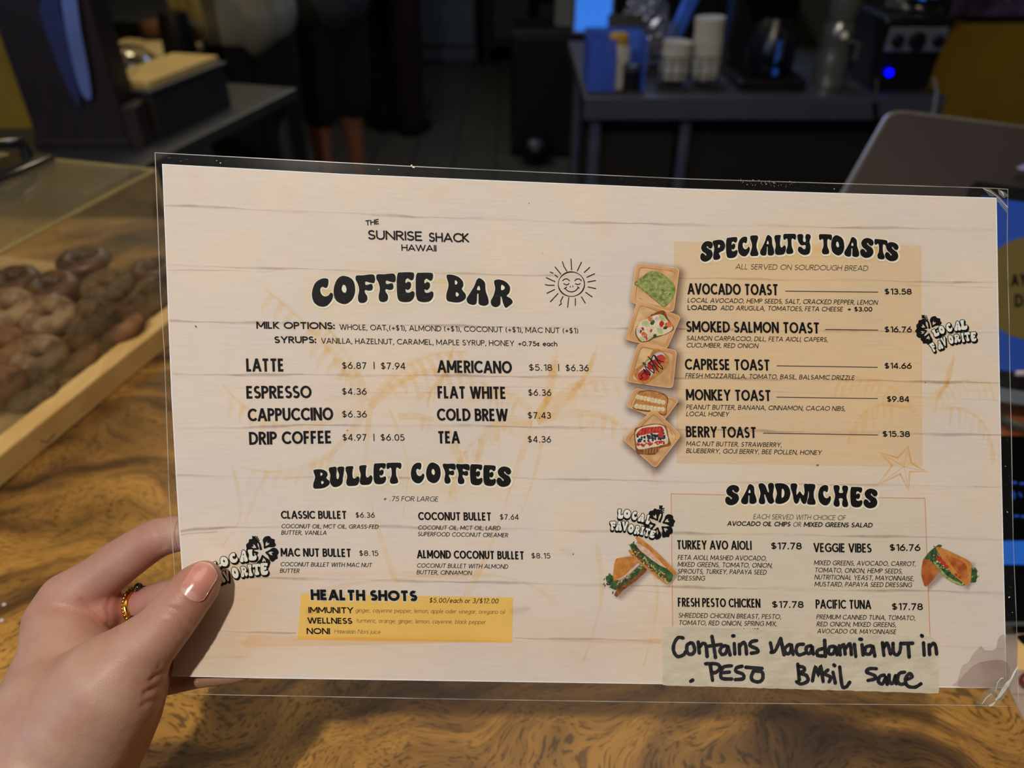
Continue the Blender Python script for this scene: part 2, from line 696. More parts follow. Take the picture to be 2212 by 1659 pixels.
def paper_mat():
    m = bpy.data.materials.new('printed_whitewashed_boards')
    m.use_nodes = True
    nt = m.node_tree
    b = nt.nodes['Principled BSDF']
    L = nt.links.new
    uvn = nd(nt, 'ShaderNodeUVMap', uv_map='print')
    mp = nd(nt, 'ShaderNodeMapping')
    L(uvn.outputs[0], mp.inputs[0])
    n1 = nd(nt, 'ShaderNodeTexNoise')
    n1.inputs['Scale'].default_value = 4.5
    n1.inputs['Detail'].default_value = 5
    L(mp.outputs[0], n1.inputs[0])
    r1 = nd(nt, 'ShaderNodeValToRGB')
    r1.color_ramp.elements[0].position = 0.35
    r1.color_ramp.elements[0].color = lin((228, 216, 207))
    r1.color_ramp.elements[1].position = 0.68
    r1.color_ramp.elements[1].color = lin((236, 219, 201))
    L(n1.outputs['Fac'], r1.inputs[0])
    # fine horizontal brush grain
    mp2 = nd(nt, 'ShaderNodeMapping')
    mp2.inputs['Scale'].default_value = (14, 190, 1)
    L(uvn.outputs[0], mp2.inputs[0])
    n2 = nd(nt, 'ShaderNodeTexNoise')
    n2.inputs['Scale'].default_value = 1.0
    n2.inputs['Detail'].default_value = 3
    L(mp2.outputs[0], n2.inputs[0])
    r2 = nd(nt, 'ShaderNodeValToRGB')
    r2.color_ramp.elements[0].position = 0.3
    r2.color_ramp.elements[0].color = (0.93, 0.92, 0.92, 1)
    r2.color_ramp.elements[1].position = 0.6
    r2.color_ramp.elements[1].color = (1, 1, 1, 1)
    L(n2.outputs['Fac'], r2.inputs[0])
    mu = nd(nt, 'ShaderNodeMixRGB', blend_type='MULTIPLY')
    mu.inputs[0].default_value = 0.7
    L(r1.outputs[0], mu.inputs[1])
    L(r2.outputs[0], mu.inputs[2])
    # sparse pink paint smudges
    n3 = nd(nt, 'ShaderNodeTexNoise')
    n3.inputs['Scale'].default_value = 9
    n3.inputs['Detail'].default_value = 6
    L(mp.outputs[0], n3.inputs[0])
    mr = nd(nt, 'ShaderNodeMapRange')
    mr.inputs[1].default_value = 0.62
    mr.inputs[2].default_value = 0.75
    mr.inputs[4].default_value = 0.35
    L(n3.outputs['Fac'], mr.inputs[0])
    mx = nd(nt, 'ShaderNodeMixRGB')
    L(mr.outputs[0], mx.inputs[0])
    L(mu.outputs[0], mx.inputs[1])
    mx.inputs[2].default_value = lin((228, 196, 176))
    L(mx.outputs[0], b.inputs['Base Color'])
    b.inputs['Roughness'].default_value = 0.6
    b.inputs['Specular IOR Level'].default_value = 0.2
    return m


EP = (P_left, P_top, P_right, P_bot)
EF = (F_left, F_top, F_right, F_bot)
vs, fs, uv = sheet_grid(EP, 90, 56, 0)
paper = part('printed_paper', vs, fs, paper_mat(), MENU, True, uv=uv)
# white cut edge of the paper, hair wide, around the print
def edge_strip(edges, wpx, layer, n=80):
    vs, fs = [], []
    loop = [(i / n, 0) for i in range(n)] + [(1, j / n) for j in range(n)] + [(1 - i / n, 1) for i in range(n)] + [(0, 1 - j / n) for j in range(n)]
    for (s, t) in loop:
        p = coons(*edges, s, t)
        cx, cy = 1260, 920
        q = (p[0] + (wpx if s == 0 else -wpx if s == 1 else 0), p[1] + (wpx if t == 0 else -wpx if t == 1 else 0))
        vs += [S(p[0], p[1], layer), S(q[0], q[1], layer)]
    N = len(loop)
    for k in range(N):
        a, b = 2 * k, 2 * ((k + 1) % N)
        fs.append((a, a + 1, b + 1, b))
    return vs, fs


def print_mat(name, rgb, var=0.05, scale=300, **k):
    return mk(name, rgb, 0.55, var=var, scale=scale, spec=0.15, **k)


M_edge = print_mat('bare_paper_edge', (246, 244, 246))
part('paper_edge', *edge_strip(EP, 2.2, 1), M_edge, MENU)

# ------------------------------------------------------------------ soft printed washes (vertex fade)
def wash_mat(name, rgb, **k):
    return print_mat(name, rgb, alpha_attr=True, **k)


def soft(poly, width, amax, layer, inner=None):
    """verts/faces/fade: polygon filled at amax with a soft border of `width` px outward"""
    n = len(poly)
    cx = sum(p[0] for p in poly) / n
    cy = sum(p[1] for p in poly) / n
    vs, fd, fs = [S(cx, cy, layer)], [amax], []
    rings = [(-0.35, 1.0), (0.0, 0.72), (0.35, 0.38), (0.7, 0.1), (1.0, 0.0)]
    for off, a in rings:
        for i, p in enumerate(poly):
            a0, b0 = poly[i - 1], poly[(i + 1) % n]
            tx, ty = b0[0] - a0[0], b0[1] - a0[1]
            l = math.hypot(tx, ty) or 1
            nx_, ny_ = ty / l, -tx / l
            if (p[0] - cx) * nx_ + (p[1] - cy) * ny_ < 0:
                nx_, ny_ = -nx_, -ny_
            vs.append(S(p[0] + nx_ * width * off, p[1] + ny_ * width * off, layer))
            fd.append(amax * a)
    for i in range(n):
        fs.append((0, 1 + i, 1 + (i + 1) % n))
    for k in range(len(rings) - 1):
        for i in range(n):
            a = 1 + k * n + i
            b_ = 1 + k * n + (i + 1) % n
            fs.append((a, a + n, b_ + n, b_))
    return vs, fs, fd


def ell(cx, cy, rx, ry, n=28, rot=0.0):
    c, s_ = math.cos(rot), math.sin(rot)
    return [(cx + rx * math.cos(a) * c - ry * math.sin(a) * s_, cy + rx * math.cos(a) * s_ + ry * math.sin(a) * c)
            for a in [2 * math.pi * k / n for k in range(n)]]


def softmany(items, layer):
    vs, fs, fd = [], [], []
    for poly, wd, am in items:
        v, f, d = soft(poly, wd, am, layer)
        k = len(vs)
        vs += v
        fd += d
        fs += [tuple(i + k for i in x) for x in f]
    return vs, fs, fd


M_gold = ink_mat('print_gold_wash', (1.0, 0.90, 0.62), True, .3, 40)
M_orng = ink_mat('print_peach_wash', (0.97, 0.80, 0.62), True, .4, 40)
vs, fs, fd = softmany([(ell(790, 628, 120, 26, rot=-0.05), 55, 0.5), (ell(1035, 628, 75, 26, rot=0.06), 50, 0.5), (ell(900, 608, 110, 14), 40, 0.4),
                       (ell(890, 1030, 205, 26), 50, 0.5), (ell(1725, 1072, 160, 22), 48, 0.5), (ell(1725, 540, 210, 20), 45, 0.45),
                       (ell(1380, 1125, 50, 22), 38, 0.45), (ell(2060, 725, 50, 22, rot=-0.35), 38, 0.4), (ell(1760, 760, 300, 280), 90, 0.26)], 1)
part('gold_glow', vs, fs, M_gold, paper, fade=fd, kind='stuff')
vs, fs, fd = softmany([(ell(500, 1270, 45, 40), 70, 0.45), (ell(700, 1310, 120, 50), 70, 0.2), (ell(480, 1420, 60, 25), 60, 0.28),
                       (ell(420, 1290, 25, 70), 60, 0.25), (ell(800, 1240, 220, 14), 50, 0.16), (ell(1000, 860, 320, 70), 90, 0.14), (ell(1150, 1385, 640, 50), 75, 0.36), (ell(560, 1345, 110, 85), 60, 0.30), (ell(1750, 1250, 330, 150), 120, 0.16)], 2)
part('peach_wash', vs, fs, M_orng, paper, fade=fd, kind='stuff')

# ------------------------------------------------------------------ flat print polygons
class PR:
    """flat print: polygons in photo pixels laid on the sheet"""

    def __init__(s, layer=5):
        s.v, s.f, s.m, s.layer = [], [], [], layer

    def quad(s, pts, m=0, dl=0):
        k = len(s.v)
        s.v += [S(p[0], p[1], s.layer + dl) for p in pts]
        s.f.append(tuple(range(k, k + len(pts))))
        s.m.append(m)

    def poly(s, loops, m=0, dl=0):
        """filled outline with holes"""
        vl = [[Vector((p[0], p[1], 0)) for p in l] for l in loops]
        flat = [p for l in vl for p in l]
        k = len(s.v)
        s.v += [S(p.x, p.y, s.layer + dl) for p in flat]
        for t in tessellate_polygon(vl):
            s.f.append((k + t[0], k + t[1], k + t[2]))
            s.m.append(m)

    def rib(s, pts, wd, m=0, dl=0, closed=False, rnd=False):
        """ribbon of width wd (number or list) along pts, mitred"""
        n = len(pts)
        ws = wd if isinstance(wd, (list, tuple)) else [wd] * n
        k = len(s.v)
        for i, p in enumerate(pts):
            a = pts[(i - 1) % n] if (i or closed) else p
            b = pts[(i + 1) % n] if (i < n - 1 or closed) else p
            d1 = (p[0] - a[0], p[1] - a[1])
            d2 = (b[0] - p[0], b[1] - p[1])
            l1, l2 = math.hypot(*d1), math.hypot(*d2)
            if l1 < 1e-9:
                d1, l1 = d2, l2
            if l2 < 1e-9:
                d2, l2 = d1, l1
            l1, l2 = l1 or 1, l2 or 1
            n1 = (-d1[1] / l1, d1[0] / l1)
            n2 = (-d2[1] / l2, d2[0] / l2)
            mx, my = n1[0] + n2[0], n1[1] + n2[1]
            ml = math.hypot(mx, my)
            if ml < 0.3:
                mx, my, sc = n1[0], n1[1], 1
            else:
                mx, my = mx / ml, my / ml
                sc = min(1.8, 1 / max(0.2, mx * n1[0] + my * n1[1]))
            h = ws[i] / 2 * sc
            s.v += [S(p[0] + mx * h, p[1] + my * h, s.layer + dl), S(p[0] - mx * h, p[1] - my * h, s.layer + dl)]
        for i in range(n if closed else n - 1):
            a, b = k + 2 * i, k + 2 * ((i + 1) % n)
            s.f.append((a, a + 1, b + 1, b))
            s.m.append(m)
        if rnd:
            for q, wq in ((pts[0], ws[0]), (pts[-1], ws[-1])):
                s.poly([ell(q[0], q[1], wq / 2, wq / 2, 10)], m, dl)

    def done(s, name, mats, parent=None, **k):
        return part(name, s.v, s.f, mats, parent or paper, False, s.m, **k)


def cr(pts, closed=True, n=6):
    """Catmull-Rom through pts"""
    o = []
    N = len(pts)
    for i in range(N if closed else N - 1):
        p0 = pts[(i - 1) % N] if (closed or i > 0) else pts[i]
        p1 = pts[i]
        p2 = pts[(i + 1) % N]
        p3 = pts[(i + 2) % N] if (closed or i < N - 2) else p2
        for k in range(n):
            t = k / n
            q = []
            for a in (0, 1):
                q.append(0.5 * (2 * p1[a] + (p2[a] - p0[a]) * t + (2 * p0[a] - 5 * p1[a] + 4 * p2[a] - p3[a]) * t * t + (3 * p1[a] - p0[a] - 3 * p2[a] + p3[a]) * t ** 3))
            o.append(tuple(q))
    if not closed:
        o.append(pts[-1])
    return o


M_ink = print_mat('black_print', (20, 19, 20), var=0.3, scale=900)
M_ink2 = print_mat('soft_black_print', (48, 42, 38), var=0.2, scale=900)
M_brn = print_mat('brown_print', (116, 84, 46), var=0.1)
M_cream = print_mat('cream_halo_print', (246, 240, 222))
M_white = print_mat('offwhite_lettering_print', (238, 238, 226))
M_line = ink_mat('board_joint_print', (0.34, 0.27, 0.27), True, .5, 90)
M_palm = ink_mat('palm_wash_print', (0.985, 0.895, 0.72), False, .7, 130)
M_pan = ink_mat('gold_panel_print', (0.985, 0.86, 0.66), False, .12, 30)
M_hpan = print_mat('yellow_panel_print', (240, 196, 104), var=0.04, scale=25)
M_ppan = ink_mat('pale_panel_print', (0.95, 0.97, 0.90), False, .2, 30)
M_pink = ink_mat('coral_rule_print', (0.92, 0.50, 0.36))


# board joints printed on the sheet
JN = [
    ([(355, 443), (620, 456), (900, 468), (1300, 482), (1700, 489), (2152, 497)], 6, .55),
    ([(362, 573), (500, 577), (700, 583), (900, 590), (1300, 597), (1470, 601), (1900, 607), (2158, 611)], 5, .5),
    ([(362, 583), (480, 585), (592, 587)], 3, .4), ([(1200, 600), (1330, 604), (1470, 606)], 2.4, .3), ([(1960, 617), (2158, 621)], 2.5, .25),
    ([(366, 694), (560, 697), (900, 703), (1320, 709), (2158, 719)], 6, .6),
    ([(372, 810), (500, 809), (660, 810), (900, 811), (1100, 813), (1300, 815), (2000, 824), (2160, 828)], 6, .65),
    ([(500, 838), (780, 848), (900, 848), (1120, 850)], 1.8, .35), ([(700, 832), (1150, 837), (1320, 840), (1500, 841), (2160, 864)], 1.8, .3),
    ([(377, 928), (500, 924), (640, 919), (900, 919), (1100, 921), (1320, 926), (1500, 929), (2000, 937), (2163, 940)], 6, .55),
    ([(381, 1027), (500, 1031), (1100, 1032), (1300, 1037), (1700, 1045), (2163, 1052)], 5, .5),
    ([(390, 1148), (420, 1144), (500, 1140), (640, 1137), (840, 1137), (900, 1139), (1120, 1143), (1300, 1148), (1460, 1151), (2010, 1161), (2168, 1166)], 6, .55),
    ([(390, 1155), (430, 1152), (470, 1149)], 3, .4),
    ([(500, 1247), (640, 1249), (800, 1254), (1000, 1257), (1200, 1262), (1440, 1267), (1700, 1273), (2010, 1277), (2171, 1281)], 6, .6),
    ([(430, 1361), (500, 1364), (640, 1368)], 4, .6), ([(445, 1369), (520, 1372)], 3, .3), ([(1108, 1378), (1320, 1382), (1425, 1386)], 5, .6),
    ([(2030, 1396), (2173, 1400)], 4, .5), ([(1300, 1270), (1345, 1276), (1440, 1280)], 2.5, .25),
]
vs, fs, fd = [], [], []
for pts, wd, am in JN:
    xs = []
    x = pts[0][0]
    while x < pts[-1][0]:
        xs.append(x)
        x += 9
    xs.append(pts[-1][0])
    wob = random.uniform(0, 10)
    k = len(vs)
    for x in xs:
        y = ipl(pts, x) + 0.9 * math.sin(x * 0.021 + wob) + 0.5 * math.sin(x * 0.07 + wob)
        a = am * max(0.25, 0.62 + 0.38 * math.sin(x * 0.013 + wob * 2) + random.uniform(-.15, .15))
        h = wd * (0.55 + 0.25 * math.sin(x * 0.03 + wob))
        for dy, aa in ((-h, 0), (-h * .25, a), (h * .3, a * 0.8), (h, 0)):
            vs.append(S(x, y + dy, 3))
            fd.append(aa)
    for i in range(len(xs) - 1):
        for q in range(3):
            a0 = k + i * 4 + q
            fs.append((a0, a0 + 1, a0 + 5, a0 + 4))
part('board_joint_print', vs, fs, M_line, paper, fade=fd, kind='stuff')

# faint palm trees: curved frond strokes
pr = PR(2)


def frond(x0, y0, x1, y1, bend, wd, leaves=9, ll=44):
    wd *= 1.35
    mx, my = (x0 + x1) / 2, (y0 + y1) / 2
    dx, dy = x1 - x0, y1 - y0
    l = math.hypot(dx, dy)
    nx_, ny_ = -dy / l, dx / l
    P = []
    for k in range(13):
        t = k / 12
        b = 4 * t * (1 - t) * bend
        P.append((x0 + dx * t + nx_ * b, y0 + dy * t + ny_ * b))
    ws = [wd * (1 - 0.75 * k / 12) for k in range(13)]
    pr.rib(P, ws)
    for k in range(1, leaves + 1):
        q = P[min(12, int(2 + k * 9 / leaves))]
        lx = dx / l * ll * 0.35 + nx_ * (ll if bend < 0 else -ll) * random.uniform(.5, 1)
        ly = abs(ll) * random.uniform(.6, 1.1)
        pr.rib([q, (q[0] + lx * .5, q[1] + ly * .6), (q[0] + lx * .62, q[1] + ly)], [wd * .7, wd * .6, wd * .15], dl=0.35)


for a in [(790, 870, 565, 620, 20, 15), (790, 850, 690, 690, 12, 12), (780, 870, 480, 830, -70, 13), (790, 880, 520, 1010, -60, 13),
          (800, 880, 1010, 760, -40, 13), (800, 880, 1090, 860, -70, 12), (900, 860, 980, 740, 20, 9), (860, 900, 1000, 1010, -45, 12),
          (1160, 900, 1200, 750, 15, 15), (1160, 910, 1290, 745, 22, 14), (1160, 905, 1450, 900, -85, 15), (1160, 910, 1420, 1050, -80, 14),
          (1150, 915, 1030, 1000, 50, 14), (1150, 900, 1000, 870, 45, 12), (1150, 915, 970, 1090, 60, 10),
          (2000, 880, 2060, 760, 18, 8), (1990, 880, 2150, 830, -30, 8), (1990, 890, 2150, 1000, -60, 8), (1980, 890, 1830, 960, 50, 8), (1970, 880, 1800, 820, 30, 8)]:
    frond(*a)
for pts, wd in [([(800, 880), (790, 1000), (810, 1120), (860, 1270)], 13), ([(840, 880), (880, 1000), (870, 1120)], 8),
                ([(1150, 920), (1110, 1030), (1060, 1180), (1000, 1300)], 16), ([(1175, 930), (1150, 1040), (1090, 1200)], 8),
                ([(640, 1290), (760, 1262), (900, 1246), (1040, 1240), (1140, 1262), (1200, 1300)], 11),
                ([(560, 1050), (530, 1130), (505, 1230)], 9), ([(500, 1000), (520, 1110), (480, 1180)], 8), ([(1290, 1180), (1300, 1290), (1260, 1430)], 14),
                ([(1400, 1150), (1420, 1300), (1390, 1440)], 10)]:
    P = cr(pts, False, 6)
    pr.rib(P, [wd * (0.6 + 0.4 * math.sin(k * 0.5)) for k in range(len(P))])
pr.done('palm_tree_print', M_palm, kind='stuff')
# starfish outline
pr = PR(4.6)
M_star = ink_mat('starfish_print', (0.95, 0.68, 0.32))
cx, cy = 1951, 1004
outer = [(1960, 962), (2003, 1019), (1963, 1062), (1896, 1047), (1899, 977)]
inner = [(1980, 1005), (1966, 1023), (1936, 1030), (1934, 1002), (1955, 992)]
inner = [(1968, 994), (1975, 1014), (1955, 1030), (1928, 1022), (1935, 1000)]
st = []
for a, b in zip(outer, [(1970, 1000), (1972, 1018), (1940, 1026), (1928, 1005), (1940, 990)]):
    st += [a, b]
st = [(1962, 963), (1970, 1000), (2003, 1019), (1966, 1020), (1963, 1060), (1944, 1025), (1893, 1050), (1926, 1005), (1898, 976), (1938, 988)]
for q in range(2):
    sc_ = 1 - 0.12 * q
    P = [(cx + (x - cx) * sc_, cy + (y - cy) * sc_) for x, y in st]
    pr.rib(P, 1.6, closed=True)
for i in range(0, 10, 2):
    pr.rib([(1953, 1008), ((st[i][0] * 3 + 1953) / 4, (st[i][1] * 3 + 1008) / 4)], 1.2)
pr.done('starfish_print', M_star)


def gridpanel(c, m, name, layer, n=14, label=None):
    vs, fs = [], []
    for j in range(n + 1):
        for i in range(n + 1):
            s, t = i / n, j / n
            x = (1 - t) * ((1 - s) * c[0][0] + s * c[1][0]) + t * ((1 - s) * c[3][0] + s * c[2][0])
            y = (1 - t) * ((1 - s) * c[0][1] + s * c[1][1]) + t * ((1 - s) * c[3][1] + s * c[2][1])
            vs.append(S(x, y, layer))
    for j in range(n):
        for i in range(n):
            a = j * (n + 1) + i
            fs.append((a, a + n + 1, a + n + 2, a + 1))
    return part(name, vs, fs, m, paper)


gridpanel([(1455.4, 521.5), (1990.5, 530), (1993, 1009), (1462, 1001)], M_pan, 'panel_print', 1.5)
gridpanel([(650.4, 1283), (1108, 1290.5), (1106, 1388), (642.8, 1381.6)], M_hpan, 'panel_print', 3.6)
gridpanel([(1449.7, 1066.7), (1998, 1076.4), (2009, 1380), (1453, 1371)], M_ppan, 'panel_print', 1.5)
pr = PR(4.2)
pr.rib([(1453, 1352), (1449.7, 1066.7), (1566, 1069)], 1.9)
pr.done('rule_print', M_pink)
pr = PR(4.2)
pr.rib([(1899, 1075), (1998, 1076.4), (2009, 1372)], 1.9)
pr.done('rule_print', M_pink)
# ================================================================== stroke alphabet (geometric sans)
# cap height 10.  M/L polyline, C cx,cy,rx,ry,a0,a1 arc, D x0,y0,x1,y1 bar with level ends
GL = {
 'A': (7.4, 'D0,0,3.7,10 D7.4,0,3.7,10 M1.3,2.9 L6.1,2.9'),
 'B': (4.9, 'D0,0,0,10 M0,10 L2.5,10 C2.5,7.7,2,2.3,90,-90 L0,5.4 M0,5.4 L2.6,5.4 C2.6,2.7,2.3,2.7,90,-90 L0,0'),
 'C': (6.9, 'C4.3,5,4.3,5,42,318'),
 'D': (6.4, 'D0,0,0,10 M0,10 L2.2,10 C2.2,5,4.2,5,90,-90 L0,0'),
 'E': (4.2, 'D0,0,0,10 M0,10 L4.2,10 M0,5.1 L3.8,5.1 M0,0 L4.4,0'),
 'F': (4.0, 'D0,0,0,10 M0,10 L4.0,10 M0,5 L3.7,5'),
 'G': (7.4, 'C4.4,5,4.4,5,45,322 D7.5,0.8,7.5,4.9 M4.6,5 L7.5,5'),
 'H': (5.8, 'D0,0,0,10 D5.8,0,5.8,10 M0,5.2 L5.8,5.2'),
 'I': (0, 'D0,0,0,10'),
 'J': (3.3, 'D3.3,10,3.3,2.5 C1.65,2.2,1.65,2.2,0,-165'),
 'K': (5.2, 'D0,0,0,10 D0.6,5,4.9,10 D0.6,5.4,5.4,0'),
 'L': (3.6, 'D0,0,0,10 M0,0 L3.8,0'),
 'M': (7.8, 'D0,0,0,10 D7.8,0,7.8,10 D0,10,3.9,1.6 D7.8,10,3.9,1.6'),
 'N': (6.2, 'D0,0,0,10 D6.2,0,6.2,10 D0,10,6.2,0'),
 'O': (8.4, 'C4.2,5,4.2,5,0,360'),
 'P': (4.6, 'D0,0,0,10 M0,10 L2.2,10 C2.2,7.4,2.4,2.6,90,-90 L0,4.8'),
 'R': (5.0, 'D0,0,0,10 M0,10 L2.2,10 C2.2,7.5,2.4,2.5,90,-90 L0,5 D2.0,5,5.0,0'),
 'S': (4.5, 'C2.3,7.55,2.1,2.45,40,235 L3.3,4.3 C2.2,2.55,2.35,2.55,58,-150'),
 'T': (5.8, 'D2.9,0,2.9,10 M-0.2,10 L6,10'),
 'U': (5.6, 'D0,10,0,3.4 D5.6,10,5.6,3.4 C2.8,3.5,2.8,3.5,180,360'),
 'V': (6.8, 'D0,10,3.4,0 D6.8,10,3.4,0'),
 'W': (10.6, 'D0,10,2.7,0 D5.3,10,2.7,0 D5.3,10,7.9,0 D10.6,10,7.9,0'),
 'X': (6, 'D0,0,6,10 D6,0,0,10'),
 'Y': (6.4, 'D0,10,3.2,4.4 D6.4,10,3.2,4.4 D3.2,0,3.2,4.8'),
 'Z': (5.4, 'M0,10 L5.4,10 D5.2,10,0.2,0 M0,0 L5.6,0'),
 '0': (5.0, 'C2.5,5,2.5,5,0,360'),
 '1': (2.4, 'D2.4,0,2.4,10 D2.4,10,0.4,7.9'),
 '2': (4.6, 'C2.3,7.5,2.2,2.5,160,-30 L0.2,0 L4.8,0'),
 '3': (4.6, 'C2.1,7.6,2.1,2.4,150,-80 L1.6,5.2 M1.6,5.2 L2.2,5.2 C2.1,2.6,2.5,2.6,80,-150'),
 '4': (5.2, 'D3.9,0,3.9,10 D3.9,10,0,2.6 M0,2.4 L5.4,2.4'),
 '5': (4.6, 'M4.2,10 L0.8,10 L0.6,5.5 C2.1,3.2,2.6,3.2,120,-145'),
 '6': (4.9, 'C2.45,3.1,2.45,3.1,0,360 D3.9,10,0.4,4.4'),
 '7': (4.8, 'M0,10 L4.7,10 D4.7,10,1.3,0'),
 '8': (4.8, 'C2.4,7.6,2.0,2.4,0,360 C2.4,2.7,2.4,2.7,0,360'),
 '9': (4.9, 'C2.45,6.9,2.45,3.1,0,360 D1.0,0,4.5,5.6'),
 '$': (4.5, 'C2.3,7.3,2.1,2.2,40,235 L3.3,4.4 C2.2,2.7,2.3,2.2,58,-150 M2.25,-1.2 L2.25,11.2'),
 '.': (0.1, 'dot0,0'), ',': (0.9, 'M0.9,0.9 L0.1,-2.3'), ':': (0.1, 'dot0,0 dot0,5.6'),
 '(': (1.6, 'C3.8,4.4,3.8,6.8,130,230'), ')': (1.6, 'C-2.2,4.4,3.8,6.8,50,-50'),
 '+': (5, 'M2.5,0.9 L2.5,7.3 M-0.1,4.1 L5.1,4.1'), '-': (2.6, 'M0,3.6 L2.6,3.6'), '|': (0, 'D0,-0.5,0,10.5'),
 '/': (4, 'D0,-0.8,4,10.6'), '\xa2': (3.6, 'C2.1,3.3,2.1,3.3,50,310 M2.3,-1 L2.3,7.8'),
 'a': (4.2, 'D4.2,0,4.2,6.6 C2.1,3.3,2.1,3.3,0,360'),
 'b': (4.4, 'D0,0,0,10.4 C2.2,3.3,2.2,3.3,0,360'), 'c': (3.5, 'C2.1,3.3,2.1,3.3,50,310'),
 'd': (4.4, 'D4.4,0,4.4,10.4 C2.2,3.3,2.2,3.3,0,360'), 'e': (4.3, 'C2.15,3.3,2.15,3.3,0,318 M0.1,3.4 L4.3,3.4'),
 'g': (4.3, 'C2.15,3.3,2.15,3.3,0,360 D4.3,6.6,4.3,-1 C2.15,-1,2.15,1.9,0,-150'),
 'h': (3.8, 'D0,0,0,10.4 C1.9,4.4,1.9,2.2,180,0 D3.8,0,3.8,4.4'), 'i': (0, 'D0,0,0,6.6 dot0,8.8'),
 'j': (0.5, 'D0.5,-1.6,0.5,6.6 C-0.9,-1.6,1.4,1.4,0,-80 dot0.5,8.8'),
 'k': (3.8, 'D0,0,0,10.4 D0.3,3.4,3.4,6.6 D0.3,3.6,3.9,0'), 'l': (0, 'D0,0,0,10.4'),
 'm': (6.8, 'D0,0,0,6.6 C1.7,4.6,1.7,2.0,180,0 D3.4,0,3.4,4.6 C5.1,4.6,1.7,2.0,180,0 D6.8,0,6.8,4.6'),
 'n': (3.8, 'D0,0,0,6.6 C1.9,4.4,1.9,2.2,180,0 D3.8,0,3.8,4.4'), 'o': (4.5, 'C2.25,3.3,2.25,3.3,0,360'),
 'p': (4.4, 'D0,-3,0,6.6 C2.2,3.3,2.2,3.3,0,360'), 'r': (2.2, 'D0,0,0,6.6 C1.9,4.3,1.9,2.3,180,75'),
 't': (2.6, 'D1.2,0,1.2,8.8 M-0.2,6.5 L2.8,6.5'), 'u': (3.8, 'D0,6.6,0,2.2 C1.9,2.2,1.9,2.2,180,360 D3.8,0,3.8,6.6'),
 'v': (4.2, 'D0,6.6,2.1,0 D4.2,6.6,2.1,0'), 'w': (6.4, 'D0,6.6,1.6,0 D3.2,6.6,1.6,0 D3.2,6.6,4.8,0 D6.4,6.6,4.8,0'),
 'y': (4.2, 'D0,6.6,2.1,0 D4.2,6.6,1.0,-3'), 's': (2.8, 'C1.5,4.9,1.4,1.7,45,235 L2,2.9 C1.4,1.7,1.5,1.7,58,-140'),
 ' ': (2.4, ''),
}
TIGHT = set('AVTYWLJ,')
WIDE = set('.$')


def gap(a, b, sp):
    if a == '.' or b == '.':
        return sp * 1.9
    if a == 'L' and b in 'TVYA' or a in 'TVYWA' and b in 'TVYWAO' or a in 'O' and b in 'VWYTA':
        return sp * 0.3
    if b == ',' or a in 'TYVFP' and b in 'AO':
        return sp * 0.4
    return sp * (1.5 if a == '$' else 1.0)


def upv(px):
    return (-(0.045 - 0.025 * (px - 350) / 1800), -1.0)


